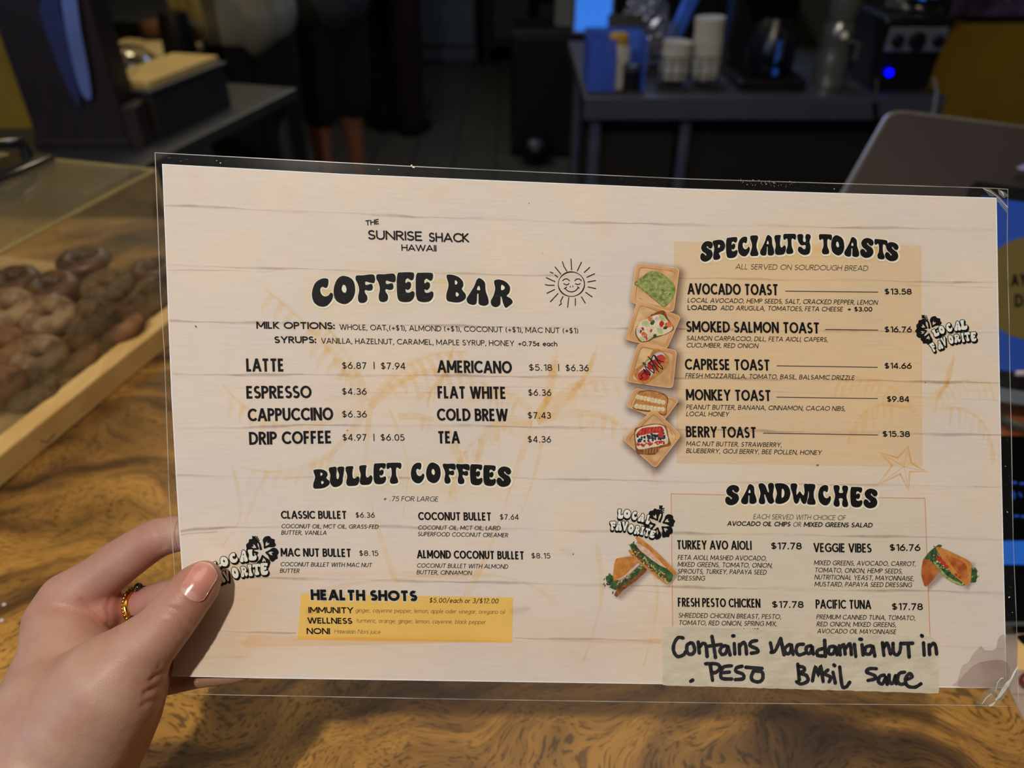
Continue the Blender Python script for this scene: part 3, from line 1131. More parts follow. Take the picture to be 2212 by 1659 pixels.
def txt(pr, s, x0, x1, y0, y1, cap, wt=0.1, slant=0.0, m=0, rnd=False, sag=0.0):
    """lay a line of letters: left/right ink limits x0..x1 px, baseline y0->y1 px, cap height px"""
    w = wt * 10
    sp = 0.85 if w < 1.5 else 0.42
    tot_s, tot_f = 0.0, 0.0
    n = len(s)
    for i, c in enumerate(s):
        wd = GL[c][0] if c != ' ' else (3.6 if wt > .15 else 2.7)
        tot_s += wd
        tot_f += w if c != ' ' else 0
        if i < n - 1:
            g_ = gap(c, s[i + 1], sp)
            tot_s += g_
    L = (x1 - x0) / (cap / 10) - (slant * 8 if slant else 0)
    sx = (L - tot_f) / tot_s if tot_s else 1.0
    pen = 0.0
    u = cap / 10
    ang = (y1 - y0) / (x1 - x0)

    def P(x, y):
        x = x + slant * y
        X = x0 + x * u
        Y = y0 + ang * (X - x0) + (sag * 4 * ((X - x0) / (x1 - x0)) * (1 - (X - x0) / (x1 - x0)))
        ux, uy = upv(X)
        return (X + ux * y * u - 0, Y + uy * y * u)

    def my(y):
        return w / 2 + y / 10 * (10 - w)

    for i, c in enumerate(s):
        wd, d = GL[c]
        if c == ' ':
            wd = 3.6 if wt > .15 else 2.7
        cur = []

        def flush():
            if len(cur) > 1:
                pts = [(pen + w / 2 + x * sx, my(y)) for x, y in cur]
                # ribbon in letter space
                n_ = len(pts)
                L_, R_ = [], []
                closed = math.hypot(pts[0][0] - pts[-1][0], pts[0][1] - pts[-1][1]) < 1e-6
                for k, p in enumerate(pts):
                    a = pts[k - 1] if k else (pts[-2] if closed else p)
                    b = pts[k + 1] if k < n_ - 1 else (pts[1] if closed else p)
                    tx, ty = b[0] - a[0], b[1] - a[1]
                    l = math.hypot(tx, ty) or 1
                    L_.append((p[0] - ty / l * w / 2, p[1] + tx / l * w / 2))
                    R_.append((p[0] + ty / l * w / 2, p[1] - tx / l * w / 2))
                for k in range(n_ - 1):
                    pr.quad([P(*L_[k]), P(*R_[k]), P(*R_[k + 1]), P(*L_[k + 1])], m)
                if rnd and not closed:
                    for q in (pts[0], pts[-1]):
                        pr.quad([P(q[0] + w * .5 * math.cos(t), q[1] + w * .5 * math.sin(t)) for t in [k * math.pi / 4 for k in range(8)]], m)
            cur.clear()

        for tok in d.split():
            if tok.startswith('dot'):
                flush()
                x, y = map(float, tok[3:].split(','))
                r = w * 0.62
                cx_, cy_ = pen + w / 2 + x * sx, (w * 0.6 if y < 1 else y)
                pr.quad([P(cx_ + r * math.cos(t), cy_ + r * math.sin(t)) for t in [k * math.pi / 4 for k in range(8)]], m)
            elif tok[0] == 'M':
                flush()
                cur.append(tuple(map(float, tok[1:].split(','))))
            elif tok[0] == 'L':
                cur.append(tuple(map(float, tok[1:].split(','))))
            elif tok[0] == 'C':
                cx_, cy_, rx, ry, a0, a1 = map(float, tok[1:].split(','))
                if cur and abs(cur[-1][0] - (cx_ + rx * math.cos(math.radians(a0)))) > 2.5:
                    flush()
                if abs(a1 - a0) >= 359:
                    flush()
                N = max(4, int(abs(a1 - a0) / 24))
                for k in range(N + 1):
                    a = math.radians(a0 + (a1 - a0) * k / N)
                    cur.append((cx_ + rx * math.cos(a), cy_ + ry * math.sin(a)))
            elif tok[0] == 'D':
                flush()
                ax, ay, bx, by = map(float, tok[1:].split(','))
                A_ = (pen + w / 2 + ax * sx, ay if ay <= 0 or ay >= 6.6 else my(ay))
                B_ = (pen + w / 2 + bx * sx, by if by <= 0 or by >= 6.6 else my(by))
                dx, dy = B_[0] - A_[0], B_[1] - A_[1]
                hw = w / 2 * min(1.5, math.hypot(dx, dy) / max(1e-6, abs(dy)))
                if rnd:
                    cur = [(ax, ay), (bx, by)]
                    flush()
                else:
                    pr.quad([P(A_[0] - hw, A_[1]), P(A_[0] + hw, A_[1]), P(B_[0] + hw, B_[1]), P(B_[0] - hw, B_[1])], m)
        flush()
        pen += wd * sx + (w if c != ' ' else 0)
        if i < n - 1:
            pen += gap(c, s[i + 1], sp) * sx


def T(name, s, x0, x1, y0, y1, cap, wt, slant=0.0, mat=None, sag=0.0):
    pr = PR(5)
    txt(pr, s, x0, x1, y0, y1, cap, wt, slant, sag=sag)
    pr.done(name, mat or M_ink)


IN, PR_, DE, NO = 'item_name_lettering', 'price_lettering', 'description_lettering', 'note_lettering'
SL = 0.2
for a in [
    (NO, 'MILK OPTIONS:', 554, 723.3, 710, 711.4, 15.4, .21), (NO, 'SYRUPS:', 592.6, 683.2, 741.3, 741.5, 15, .21),
    (DE, 'WHOLE, OAT (+$1), ALMOND (+$1), COCONUT (+$1), MAC NUT (+$1)', 733.4, 1249.2, 712.3, 720.3, 12, .132),
    (DE, 'VANILLA, HAZELNUT, CARAMEL, MAPLE SYRUP, HONEY', 693.8, 1111.3, 741.8, 747.4, 12, .132),
    (NO, '+0.75\xa2 each', 1118.6, 1203.9, 747.4, 748, 10.5, .17),
    (IN, 'LATTE', 532.2, 614.5, 802.7, 802.7, 28.4, .188), (IN, 'ESPRESSO', 532.5, 673.6, 861.2, 860.3, 27.6, .188),
    (IN, 'CAPPUCCINO', 535.3, 720.3, 910.3, 907.8, 28, .188), (IN, 'DRIP COFFEE', 538.5, 717.4, 961, 957.9, 28, .188),
    (IN, 'AMERICANO', 944.6, 1106.4, 805.1, 806.8, 27, .188), (IN, 'FLAT WHITE', 945.6, 1094, 860.6, 862, 26.8, .188),
    (IN, 'COLD BREW', 944, 1097.8, 909, 910, 27, .188), (IN, 'TEA', 945.2, 994, 958, 958, 26.8, .188),
    (PR_, '$6.87', 739, 792, 796.6, 797, 14.5, .135), (PR_, '|', 807.3, 809.4, 796.6, 796.6, 14.5, .13), (PR_, '$7.94', 822.8, 876, 797.5, 797.8, 14.5, .135),
    (PR_, '$4.36', 739, 792, 852.7, 853, 14.5, .135), (PR_, '$6.36', 739, 792.6, 901.8, 902, 14.5, .135),
    (PR_, '$4.97', 740, 792, 952, 952, 14.5, .135), (PR_, '|', 807, 809, 952, 952, 14.5, .13), (PR_, '$6.05', 822.4, 874, 952, 952.3, 14.5, .135),
    (PR_, '$5.18', 1142.6, 1193, 800.8, 801.2, 14.2, .135), (PR_, '|', 1206, 1208, 801, 801, 14.2, .13), (PR_, '$6.36', 1221.8, 1272, 801.7, 802, 14.2, .135),
    (PR_, '$6.36', 1141, 1191, 854.9, 855.2, 14.2, .135), (PR_, '$7.43', 1140.2, 1190.5, 904.2, 904.4, 14.2, .135), (PR_, '$4.36', 1140, 1190.5, 955.9, 956.2, 14.2, .135),
    (NO, '+ .75 FOR LARGE', 827.2, 947.9, 1082.4, 1083.2, 10.8, .11, SL),
    (IN, 'CLASSIC BULLET', 606.9, 749.6, 1120.7, 1121, 17.5, .188), (PR_, '$6.36', 768.2, 809.4, 1118.3, 1118.6, 11.8, .135),
    (DE, 'COCONUT OIL, MCT OIL, GRASS-FED', 607.3, 818.5, 1141, 1142.4, 9.2, .132, SL), (DE, 'BUTTER, VANILLA', 607.3, 706.7, 1155, 1155.4, 9.2, .132, SL),
    (IN, 'MAC NUT BULLET', 606.5, 759.2, 1202, 1203.5, 18.2, .188), (PR_, '$8.15', 776, 817.4, 1200.8, 1201, 11.8, .135),
    (DE, 'COCONUT BULLET WITH MAC NUT', 605.5, 804.4, 1223.2, 1225.2, 9.2, .132, SL), (DE, 'BUTTER', 604.2, 648, 1237.3, 1237.6, 9.2, .132, SL),
    (IN, 'COCONUT BULLET', 903.3, 1062, 1123.6, 1124.7, 17.8, .188), (PR_, '$7.64', 1080, 1120.8, 1122.5, 1122.8, 11.8, .135),
    (DE, 'COCONUT OIL, MCT OIL, LAIRD', 902.4, 1081.8, 1144.2, 1145.5, 9.4, .132, SL), (DE, 'SUPERFOOD COCONUT CREAMER', 902, 1098.6, 1158, 1160.8, 9.4, .132, SL),
    (IN, 'ALMOND COCONUT BULLET', 900.6, 1133, 1206, 1208.8, 18, .188), (PR_, '$8.15', 1147.8, 1189, 1206.2, 1206.5, 11.8, .135),
    (DE, 'COCONUT BULLET WITH ALMOND', 900, 1098.6, 1226, 1228.6, 9.4, .132, SL), (DE, 'BUTTER, CINNAMON', 899.7, 1020, 1240.6, 1242.2, 9.4, .132, SL),
    (NO, '$5.00/each or 3/$12.00', 927, 1078, 1301.9, 1303.7, 10.8, .13, SL),
    (IN, 'IMMUNITY', 666.3, 763.8, 1324.2, 1325, 13.2, .21), (IN, 'WELLNESS', 664.3, 761.3, 1347, 1348, 13.2, .21), (IN, 'NONI', 662.5, 713, 1369.7, 1370, 13.2, .21),
    (NO, 'ALL SERVED ON SOURDOUGH BREAD', 1588, 1876.5, 581.4, 585, 11.4, .09, SL),
    (IN, 'AVOCADO TOAST', 1485, 1682, 635.9, 637.9, 24.2, .178), (PR_, '$13.58', 1910.8, 1969.8, 636, 636.4, 12.8, .185),
    (DE, 'LOCAL AVOCADO, HEMP SEEDS, SALT, CRACKED PEPPER, LEMON', 1485, 1897, 653.3, 658.3, 10, .132, SL),
    (DE, 'LOADED', 1485.4, 1549, 669.7, 670, 10.6, .178), (DE, 'ADD ARUGULA, TOMATOES, FETA CHEESE', 1556, 1821.8, 669.9, 672.7, 10, .132, SL),
    (DE, '+ $3.00', 1830.5, 1884.7, 672.7, 673, 10.2, .188),
    (IN, 'SMOKED SALMON TOAST', 1482.4, 1771.3, 717.3, 720.5, 24, .178), (PR_, '$16.76', 1910.8, 1970.2, 717.8, 718.2, 12.8, .185),
    (DE, 'SALMON CARPACCIO, DILL, FETA AIOLI, CAPERS,', 1482.4, 1789.5, 735.2, 738.4, 10, .132, SL), (DE, 'CUCUMBER, RED ONION', 1482.4, 1639, 750.4, 751.9, 10, .132, SL),
    (IN, 'CAPRESE TOAST', 1479.4, 1664, 798.6, 800.6, 24, .178), (PR_, '$14.66', 1910.8, 1969.8, 796.4, 796.8, 12.8, .185),
    (DE, 'FRESH MOZZARELLA, TOMATO, BASIL, BALSAMIC DRIZZLE', 1480, 1847, 816, 821, 10, .132, SL),
    (IN, 'MONKEY TOAST', 1482, 1666.4, 864.5, 866.5, 24, .178), (PR_, '$9.84', 1915.8, 1964.8, 868.2, 868.6, 12.8, .185),
    (DE, 'PEANUT BUTTER, BANANA, CINNAMON, CACAO NIBS,', 1482, 1827.3, 883.9, 887.6, 10, .132, SL), (DE, 'LOCAL HONEY', 1482, 1576, 898.8, 899.6, 10, .132, SL),
    (IN, 'BERRY TOAST', 1482, 1634.8, 944.3, 946.3, 24, .178), (PR_, '$15.38', 1906.4, 1966, 943.6, 944, 12.8, .185),
    (DE, 'MAC NUT BUTTER, STRAWBERRY,', 1482, 1690, 963, 966, 10, .132, SL), (DE, 'BLUEBERRY, GOJI BERRY, BEE POLLEN, HONEY', 1482, 1776.3, 978.4, 982.6, 10, .132, SL),
    (NO, 'EACH SERVED WITH CHOICE OF', 1627, 1828, 1121.2, 1123.9, 10.8, .09, SL), (NO, 'AVOCADO OIL CHIPS', 1570.3, 1708.7, 1135.7, 1137.5, 10.3, .19, SL),
    (NO, 'OR', 1712.7, 1731.6, 1137.8, 1138, 10.3, .1, SL), (NO, 'MIXED GREENS SALAD', 1735.8, 1886, 1138, 1139.6, 10.3, .19, SL),
    (IN, 'TURKEY AVO AIOLI', 1461.8, 1624, 1186.5, 1188, 19.8, .172), (PR_, '$17.78', 1665.5, 1732.3, 1186.5, 1187, 14.8, .185),
    (IN, 'VEGGIE VIBES', 1757.3, 1883, 1192.6, 1193.9, 19.8, .172), (PR_, '$16.76', 1921.7, 1988.5, 1190, 1190.4, 14.8, .185),
    (DE, 'FETA AIOLI, MASHED AVOCADO,', 1463.6, 1657.6, 1209, 1211, 10.3, .132, SL), (DE, 'MIXED GREENS, TOMATO, ONION,', 1463.6, 1670, 1224, 1226.6, 10.3, .132, SL),
    (DE, 'SPROUTS, TURKEY, PAPAYA SEED', 1463.6, 1657, 1239, 1241.3, 10.3, .132, SL), (DE, 'DRESSING', 1463.6, 1524, 1253.6, 1254.3, 10.3, .132, SL),
    (DE, 'MIXED GREENS, AVOCADO, CARROT,', 1758, 1980, 1220.6, 1223, 10.3, .132, SL), (DE, 'TOMATO, ONION, HEMP SEEDS,', 1759, 1950.8, 1236.3, 1239, 10.3, .132, SL),
    (DE, 'NUTRITIONAL YEAST, MAYONNAISE,', 1759, 1976, 1251.5, 1254.7, 10.3, .132, SL), (DE, 'MUSTARD, PAPAYA SEED DRESSING', 1759.3, 1971, 1266.8, 1268.6, 10.3, .132, SL),
    (IN, 'FRESH PESTO CHICKEN', 1464.4, 1643, 1310.5, 1313, 19.6, .172), (PR_, '$17.78', 1667.6, 1736.3, 1313, 1313.4, 14.8, .185),
    (IN, 'PACIFIC TUNA', 1762, 1882.3, 1314.5, 1315.8, 19.6, .172), (PR_, '$17.78', 1926.4, 1994, 1317.6, 1318, 14.8, .185),
    (DE, 'SHREDDED CHICKEN BREAST, PESTO,', 1465, 1688.6, 1334, 1337.3, 10.3, .132, SL), (DE, 'TOMATO, RED ONION, SPRING MIX,', 1465.4, 1679.4, 1350, 1352.5, 10.3, .132, SL),
    (DE, 'AVOCADO OIL MAYONNAISE', 1465.4, 1640, 1366.4, 1367.7, 10.3, .132, SL),
    (DE, 'PREMIUM CANNED TUNA, TOMATO,', 1763.3, 1978.8, 1337.6, 1340, 10.3, .132, SL), (DE, 'RED ONION, MIXED GREENS,', 1763.8, 1937.4, 1353, 1354.6, 10.3, .132, SL),
    (DE, 'AVOCADO OIL MAYONNAISE', 1765, 1936.9, 1368.2, 1370, 10.3, .132, SL),
]:
    T(*a)
T(DE, 'ginger, cayenne pepper, lemon, apple cider vinegar, oregano oil', 767.6, 1091, 1322.7, 1326.5, 9.4, .09, SL, M_brn)
T(DE, 'turmeric, orange, ginger, lemon, cayenne, black pepper', 769.4, 1050.4, 1345, 1348.2, 9.4, .09, SL, M_brn)
T(DE, 'Hawaiian Noni juice', 722, 823, 1368.2, 1369.5, 9.4, .09, SL, M_brn)
pr = PR(4.6)
for k in range(10):
    a_ = k * math.pi / 5
    txt(pr, 'HEALTH SHOTS', 671.9 + 1.9 * math.cos(a_), 902.3 + 1.9 * math.cos(a_), 1296.9 + 1.9 * math.sin(a_), 1299.5 + 1.9 * math.sin(a_), 23.2, .27)
pr.done('heading_halo', M_cream)
T('heading_lettering', 'HEALTH SHOTS', 671.4, 901.8, 1296.3, 1298.9, 23.2, .27)
for a in [(1696.3, 628.7, 1897, 631), (1782.5, 711.6, 1896.9, 713), (1677.6, 790, 1896, 793.4), (1676.9, 857.8, 1896, 861), (1648.5, 935.6, 1897, 939.6)]:
    pr = PR(5)
    pr.rib([(a[0] + (a[2] - a[0]) * k / 6, a[1] + (a[3] - a[1]) * k / 6) for k in range(7)], 1.5)
    pr.done('leader_rule', M_ink2)

# ------------------------------------------------------------------ hand lettered name and sun
pr = PR(5)
txt(pr, 'THE', 789.5, 818.5, 487.6, 484.2, 11.5, .19, rnd=True)
txt(pr, 'SUNRISE', 795, 912, 517.5, 520.8, 21, .17, rnd=True)
txt(pr, 'SHACK', 926.5, 1013.5, 522.5, 524, 20.5, .17, rnd=True)
txt(pr, 'HAWAII', 867.3, 943, 542, 543.6, 14.6, .17, rnd=True)
pr.done('hand_lettered_name', M_ink)
pr = PR(5)
k5 = 5.183


def zb(pts, ox=900, oy=440, k=k5):
    return [(ox + x / k, oy + y / k) for x, y in pts]


ring = [(1732 + 147 * math.cos(a) , 900 + 137 * math.sin(a)) for a in [2 * math.pi * i / 40 for i in range(40)]]
pr.rib(zb(ring), [2.0 + 0.7 * math.sin(i * .5) for i in range(40)], closed=True)
for r_ in [[(1727, 620), (1735, 740)], [(1845, 655), (1798, 752)], [(1938, 712), (1877, 768)], [(1993, 783), (1907, 823)], [(2003, 860), (1918, 876)],
           [(2005, 950), (1918, 932)], [(1965, 1043), (1893, 993)], [(1888, 1112), (1845, 1042)], [(1777, 1062), (1777, 1140)], [(1703, 1050), (1690, 1160)],
           [(1638, 1040), (1612, 1090), (1620, 1120), (1596, 1138)], [(1583, 1005), (1497, 1097)], [(1545, 960), (1458, 1003)], [(1540, 913), (1470, 912), (1440, 906)],
           [(1548, 872), (1452, 828)], [(1580, 822), (1548, 798)], [(1527, 778), (1495, 765)], [(1612, 785), (1550, 708)], [(1682, 755), (1648, 700), (1632, 650)]]:
    pr.rib(zb(r_), 2.0, rnd=True)
for r_ in [[(1635, 860), (1655, 845), (1685, 842), (1712, 862)], [(1770, 862), (1790, 845), (1820, 842), (1845, 862)],
           [(1648, 895), (1670, 906), (1690, 905), (1706, 892)], [(1778, 895), (1795, 903), (1815, 903), (1832, 893)],
           [(1652, 952), (1680, 932)], [(1800, 930), (1822, 945)], [(1662, 945), (1690, 975), (1730, 986), (1775, 975), (1808, 942)],
           [(1718, 925), (1722, 932)], [(1748, 922), (1750, 930)]]:
    pr.rib(zb(cr(r_, False, 4) if len(r_) > 2 else r_), 1.9, rnd=True)
pr.done('smiling_sun_print', M_ink)

# ------------------------------------------------------------------ rounded poster alphabet
GR = {
 'C': [[(72, 98), (45, 99), (15, 84), (1, 50), (10, 18), (38, 1), (70, 1), (94, 20), (99, 40), (88, 47), (76, 37), (58, 36), (44, 46), (40, 62), (50, 70), (64, 65), (74, 70), (78, 88)]],
 'O': [[(44, 100), (14, 86), (0, 50), (12, 15), (52, 0), (86, 14), (100, 46), (88, 84)], [(45, 68), (38, 57), (42, 45), (54, 40), (60, 50), (55, 64)]],
 'F': [[(5, 97), (0, 84), (12, 66), (18, 45), (12, 20), (18, 3), (40, -1), (58, 6), (60, 22), (48, 36), (50, 44), (70, 41), (86, 44), (89, 56), (80, 65), (60, 62), (50, 65), (52, 74), (72, 70), (95, 68), (101, 80), (95, 96), (75, 99), (40, 97)]],
 'E': [[(6, 96), (0, 60), (6, 12), (30, -1), (75, 0), (97, 14), (100, 30), (90, 36), (72, 31), (54, 32), (50, 42), (66, 40), (80, 50), (79, 64), (64, 68), (51, 63), (50, 73), (62, 79), (82, 72), (95, 78), (98, 94), (85, 100), (30, 100)]],
 'B': [[(5, 98), (3, 87), (12, 60), (1, 25), (4, 4), (25, -1), (65, 0), (95, 14), (99, 32), (80, 50), (87, 64), (82, 82), (60, 95), (30, 100)], [(45, 66), (45, 80), (53, 78), (57, 72), (52, 66)], [(50, 23), (50, 36), (59, 35), (64, 29), (58, 22)]],
 'A': [[(60, 100), (46, 93), (35, 70), (18, 45), (1, 20), (7, 4), (28, -1), (43, 4), (47, 20), (48, 40), (54, 40), (54, 18), (57, 3), (80, -1), (98, 8), (97, 28), (86, 55), (82, 86)], [(55, 72), (47, 57), (61, 57)]],
 'R': [[(20, 97), (15, 88), (20, 65), (12, 40), (0, 20), (5, 4), (25, -1), (42, 8), (45, 22), (45, 38), (51, 34), (57, 14), (68, -1), (85, 7), (101, 20), (92, 34), (74, 42), (86, 55), (88, 76), (70, 93), (42, 100)], [(50, 81), (48, 63), (60, 65), (64, 74)]],
 'U': [[(3, 97), (0, 85), (10, 60), (8, 25), (28, 1), (60, -1), (88, 14), (94, 45), (100, 72), (101, 95), (80, 100), (60, 97), (57, 85), (68, 60), (64, 40), (54, 40), (50, 60), (53, 85), (48, 100), (22, 100)]],
 'L': [[(5, 97), (1, 82), (12, 50), (5, 20), (15, 3), (45, -1), (82, 2), (99, 20), (99, 40), (86, 47), (68, 37), (55, 40), (50, 55), (52, 80), (56, 97), (32, 100)]],
 'T': [[(3, 98), (0, 80), (8, 69), (25, 76), (33, 70), (34, 40), (22, 16), (30, 1), (55, -1), (76, 4), (78, 17), (66, 40), (65, 70), (75, 76), (92, 69), (101, 80), (98, 97), (75, 100), (30, 100)]],
 'S': [[(56, 100), (25, 93), (7, 74), (15, 54), (36, 43), (49, 34), (43, 29), (29, 40), (10, 43), (-1, 28), (8, 9), (40, -1), (80, 7), (99, 28), (91, 50), (68, 60), (52, 69), (57, 75), (70, 64), (89, 62), (101, 76), (90, 93)]],
 'P': [[(3, 97), (0, 86), (12, 60), (4, 25), (8, 4), (30, -1), (55, 3), (62, 15), (50, 30), (60, 36), (90, 45), (101, 68), (85, 92), (50, 100)], [(46, 75), (44, 60), (56, 62), (58, 72)]],
 'I': [[(8, 99), (0, 86), (20, 60), (18, 35), (1, 13), (10, 0), (50, -2), (90, 0), (99, 13), (80, 35), (78, 60), (96, 86), (88, 99), (50, 101)]],
 'Y': [[(5, 98), (0, 85), (10, 60), (30, 45), (60, 46), (60, 30), (48, 27), (30, 37), (10, 37), (4, 20), (25, 4), (60, -2), (92, 8), (99, 40), (92, 65), (101, 85), (95, 98), (70, 100), (60, 87), (64, 66), (50, 62), (42, 72), (45, 90), (35, 100)]],
 'N': [[(5, 98), (0, 86), (12, 50), (1, 15), (10, 0), (35, -1), (43, 12), (36, 38), (42, 44), (60, 8), (80, -1), (99, 10), (91, 40), (98, 82), (92, 99), (72, 101), (60, 90), (66, 62), (60, 56), (44, 88), (25, 100)]],
 'D': [[(5, 98), (0, 86), (12, 50), (1, 12), (15, -1), (50, 0), (88, 18), (101, 52), (85, 86), (50, 99)], [(46, 70), (44, 30), (58, 36), (62, 55), (56, 68)]],
 'W': [[(2, 98), (0, 80), (10, 50), (18, 10), (32, -1), (45, 10), (52, 28), (60, 10), (72, -1), (88, 8), (96, 45), (101, 86), (92, 100), (74, 96), (77, 62), (71, 42), (60, 52), (50, 62), (40, 50), (33, 44), (32, 65), (37, 93), (25, 101)]],
 'H': [[(8, 99), (1, 86), (12, 50), (1, 12), (12, -1), (36, -1), (43, 14), (38, 36), (62, 36), (58, 14), (66, -1), (90, -1), (99, 12), (88, 50), (99, 86), (90, 99), (66, 99), (58, 86), (64, 66), (38, 66), (43, 86), (36, 99)]],
 'V': [[(5, 99), (0, 86), (20, 50), (37, 7), (50, -2), (64, 7), (83, 50), (101, 86), (94, 99), (70, 101), (62, 87), (54, 54), (50, 50), (45, 58), (40, 88), (32, 101)]],
}


def gl_loops(c, x0, x1, yt, yb, shear=0.0, rot=0.0, fat=0.0):
    out = []
    cx_, cy_ = (x0 + x1) / 2, (yt + yb) / 2
    for li, lp in enumerate(GR[c]):
        q = cr(lp, True, 5)
        r = []
        for (x, y) in q:
            X = x0 + (x1 - x0) * x / 100
            Y = yb - (yb - yt) * y / 100 + shear * (X - cx_)
            if rot:
                a = math.radians(-rot)
                dx, dy = X - cx_, Y - cy_
                X, Y = cx_ + dx * math.cos(a) - dy * math.sin(a), cy_ + dx * math.sin(a) + dy * math.cos(a)
            r.append((X, Y))
        out.append(r)
    return out


def heading(word, boxes, ox, oy, k):
    """one heading: cream halo, then black letters; boxes (x0,x1,yt,yb) in crop pixels"""
    B = [(ox + a / k, ox + b / k, oy + c / k, oy + d / k) for a, b, c, d in boxes]
    halo, ink = PR(4.3), PR(5)
    n = len(B)
    for i, (c, b) in enumerate(zip(word, B)):
        p = B[max(0, i - 1)]
        q = B[min(n - 1, i + 1)]
        sh = 0.75 * (q[3] - p[3]) / max(1, (q[0] + q[1] - p[0] - p[1]) / 2)
        dy = abs(sh) * (b[1] - b[0]) * 0.35
        lp = gl_loops(c, b[0], b[1], b[2] + dy, b[3] - dy, sh)
        lh = [[(x + 1.2, y + 1.4) for x, y in l] for l in lp]
        halo.poly([lh[0]])
        halo.rib(lh[0], 5.2, closed=True)
        ink.poly(lp)
    halo.done('heading_halo', M_cream)
    ink.done('heading_lettering', M_ink)


A5, AY = 5.185, 440
heading('COFFEE', [(898, 1140, 830, 1158), (1143, 1386, 800, 1132), (1390, 1607, 787, 1112), (1622, 1838, 778, 1100), (1850, 2050, 768, 1097), (2062, 2262, 773, 1097)], 500, 440, 5.185)
heading('BAR', [(330, 552, 792, 1110), (558, 808, 825, 1142), (830, 1073, 845, 1165)], 900, 440, 5.183)
heading('BULLETCOFFEES', [(160, 320, 140, 335), (310, 455, 122, 318), (470, 603, 115, 310), (600, 727, 105, 300), (737, 858, 90, 290), (862, 1003, 85, 287),
                          (1093, 1225, 85, 282), (1240, 1380, 83, 283), (1400, 1523, 90, 287), (1527, 1657, 93, 292), (1660, 1780, 100, 300), (1787, 1908, 108, 308), (1915, 2052, 118, 320)], 640, 980, 4.424)
heading('SPECIALTYTOASTS', [(172, 280, 160, 345), (280, 387, 148, 328), (395, 495, 128, 312), (497, 603, 122, 298), (605, 677, 115, 292), (690, 815, 110, 290), (815, 915, 107, 285),
                            (893, 1003, 100, 275), (1015, 1130, 103, 282), (1203, 1315, 103, 278), (1308, 1423, 110, 292), (1422, 1553, 125, 302), (1562, 1677, 133, 312), (1685, 1797, 145, 325), (1777, 1893, 165, 345)], 1470, 480, 4.022)
heading('SANDWICHES', [(483, 597, 65, 235), (612, 742, 58, 225), (757, 887, 52, 222), (893, 1018, 52, 220), (1022, 1170, 55, 222), (1157, 1228, 58, 228), (1247, 1355, 65, 235), (1373, 1497, 68, 245), (1513, 1613, 82, 250), (1623, 1737, 93, 262)], 1440, 1030, 3.814)


def hibiscus(pr, cx_, cy_, r, stem, angs):
    """five petals round (cx,cy) and a pistil towards stem"""
    r *= 1.12
    for a in angs:
        a = math.radians(a)
        c, s_ = math.cos(a), math.sin(a)
        P = [(0.22, 0.02), (0.45, 0.20), (0.62, 0.44), (0.82, 0.50), (0.92, 0.34), (1.06, 0.22), (1.0, 0.04), (1.05, -0.16), (0.86, -0.36), (0.62, -0.36), (0.42, -0.16)]
        lp = [(cx_ + r * (x * c - y * s_), cy_ + r * (x * s_ + y * c)) for x, y in P]
        ho = [(cx_ + r * (x * c - y * s_), cy_ + r * (x * s_ + y * c)) for x, y in [(0.40, 0.0), (0.58, 0.10), (0.70, 0.10), (0.60, -0.03), (0.72, -0.10), (0.56, -0.11)]]
        pr.poly([cr(lp, True, 3), ho])
    dx, dy = stem[0] - cx_, stem[1] - cy_
    nx_, ny_ = -dy * .12, dx * .12
    P = [(cx_ + dx * .1, cy_ + dy * .1), (cx_ + dx * .5 + nx_, cy_ + dy * .5 + ny_), (cx_ + dx * .72 + nx_ * .6, cy_ + dy * .72 + ny_ * .6), stem]
    pr.rib(cr(P, False, 4), [r * .16 * (1 - .06 * k) for k in range(13)])
    l = math.hypot(dx, dy)
    for t in (.62, .74, .86):
        for sg in (-1, 1):
            b = (cx_ + dx * t + nx_ * .6, cy_ + dy * t + ny_ * .6)
            pr.rib([b, (b[0] + dx / l * r * .12 - dy / l * r * .16 * sg, b[1] + dy / l * r * .12 + dx / l * r * .16 * sg)], r * .07)
    pr.poly([cr([(stem[0] + r * .17 * math.cos(a) * (1 if k % 2 else .6), stem[1] + r * .17 * math.sin(a) * (1 if k % 2 else .6)) for k, a in enumerate([i * math.pi / 4 for i in range(8)])], True, 2)])


def badge(letters, ox, oy, k, flower, dirx=1):
    f, b, wq = PR(4.6), PR(5.0), PR(5.6)
    hibiscus(f, *flower)
    f.done('hibiscus_print', M_ink)
    sc = 1.0
    for c, x0, x1, yt, yb, rot in letters:
        X0, X1, Y0, Y1 = ox + x0 / k, ox + x1 / k, oy + yt / k, oy + yb / k
        # un-inflate the rotated box
        a = abs(math.radians(rot))
        wd, ht = X1 - X0, Y1 - Y0
        det = math.cos(2 * a) or 1
        w2 = max(wd * .62, (wd * math.cos(a) - ht * math.sin(a)) / det)
        h2 = max(ht * .7, (ht * math.cos(a) - wd * math.sin(a)) / det)
        w2, h2 = w2 * 1.10, h2 * 1.08
        mx_, my_ = (X0 + X1) / 2, (Y0 + Y1) / 2
        lp = gl_loops(c, mx_ - w2 / 2, mx_ + w2 / 2, my_ - h2 / 2, my_ + h2 / 2, 0, rot)
        for d in (0, 1.1, 2.2, 3.0):
            o = [(x + d * .8 * dirx, y + d) for x, y in lp[0]]
            b.poly([o])
            b.rib(o, 3.0, closed=True)
        wq.poly(lp)
    b.done('badge_shadow', M_ink)
    wq.done('badge_lettering', M_white)


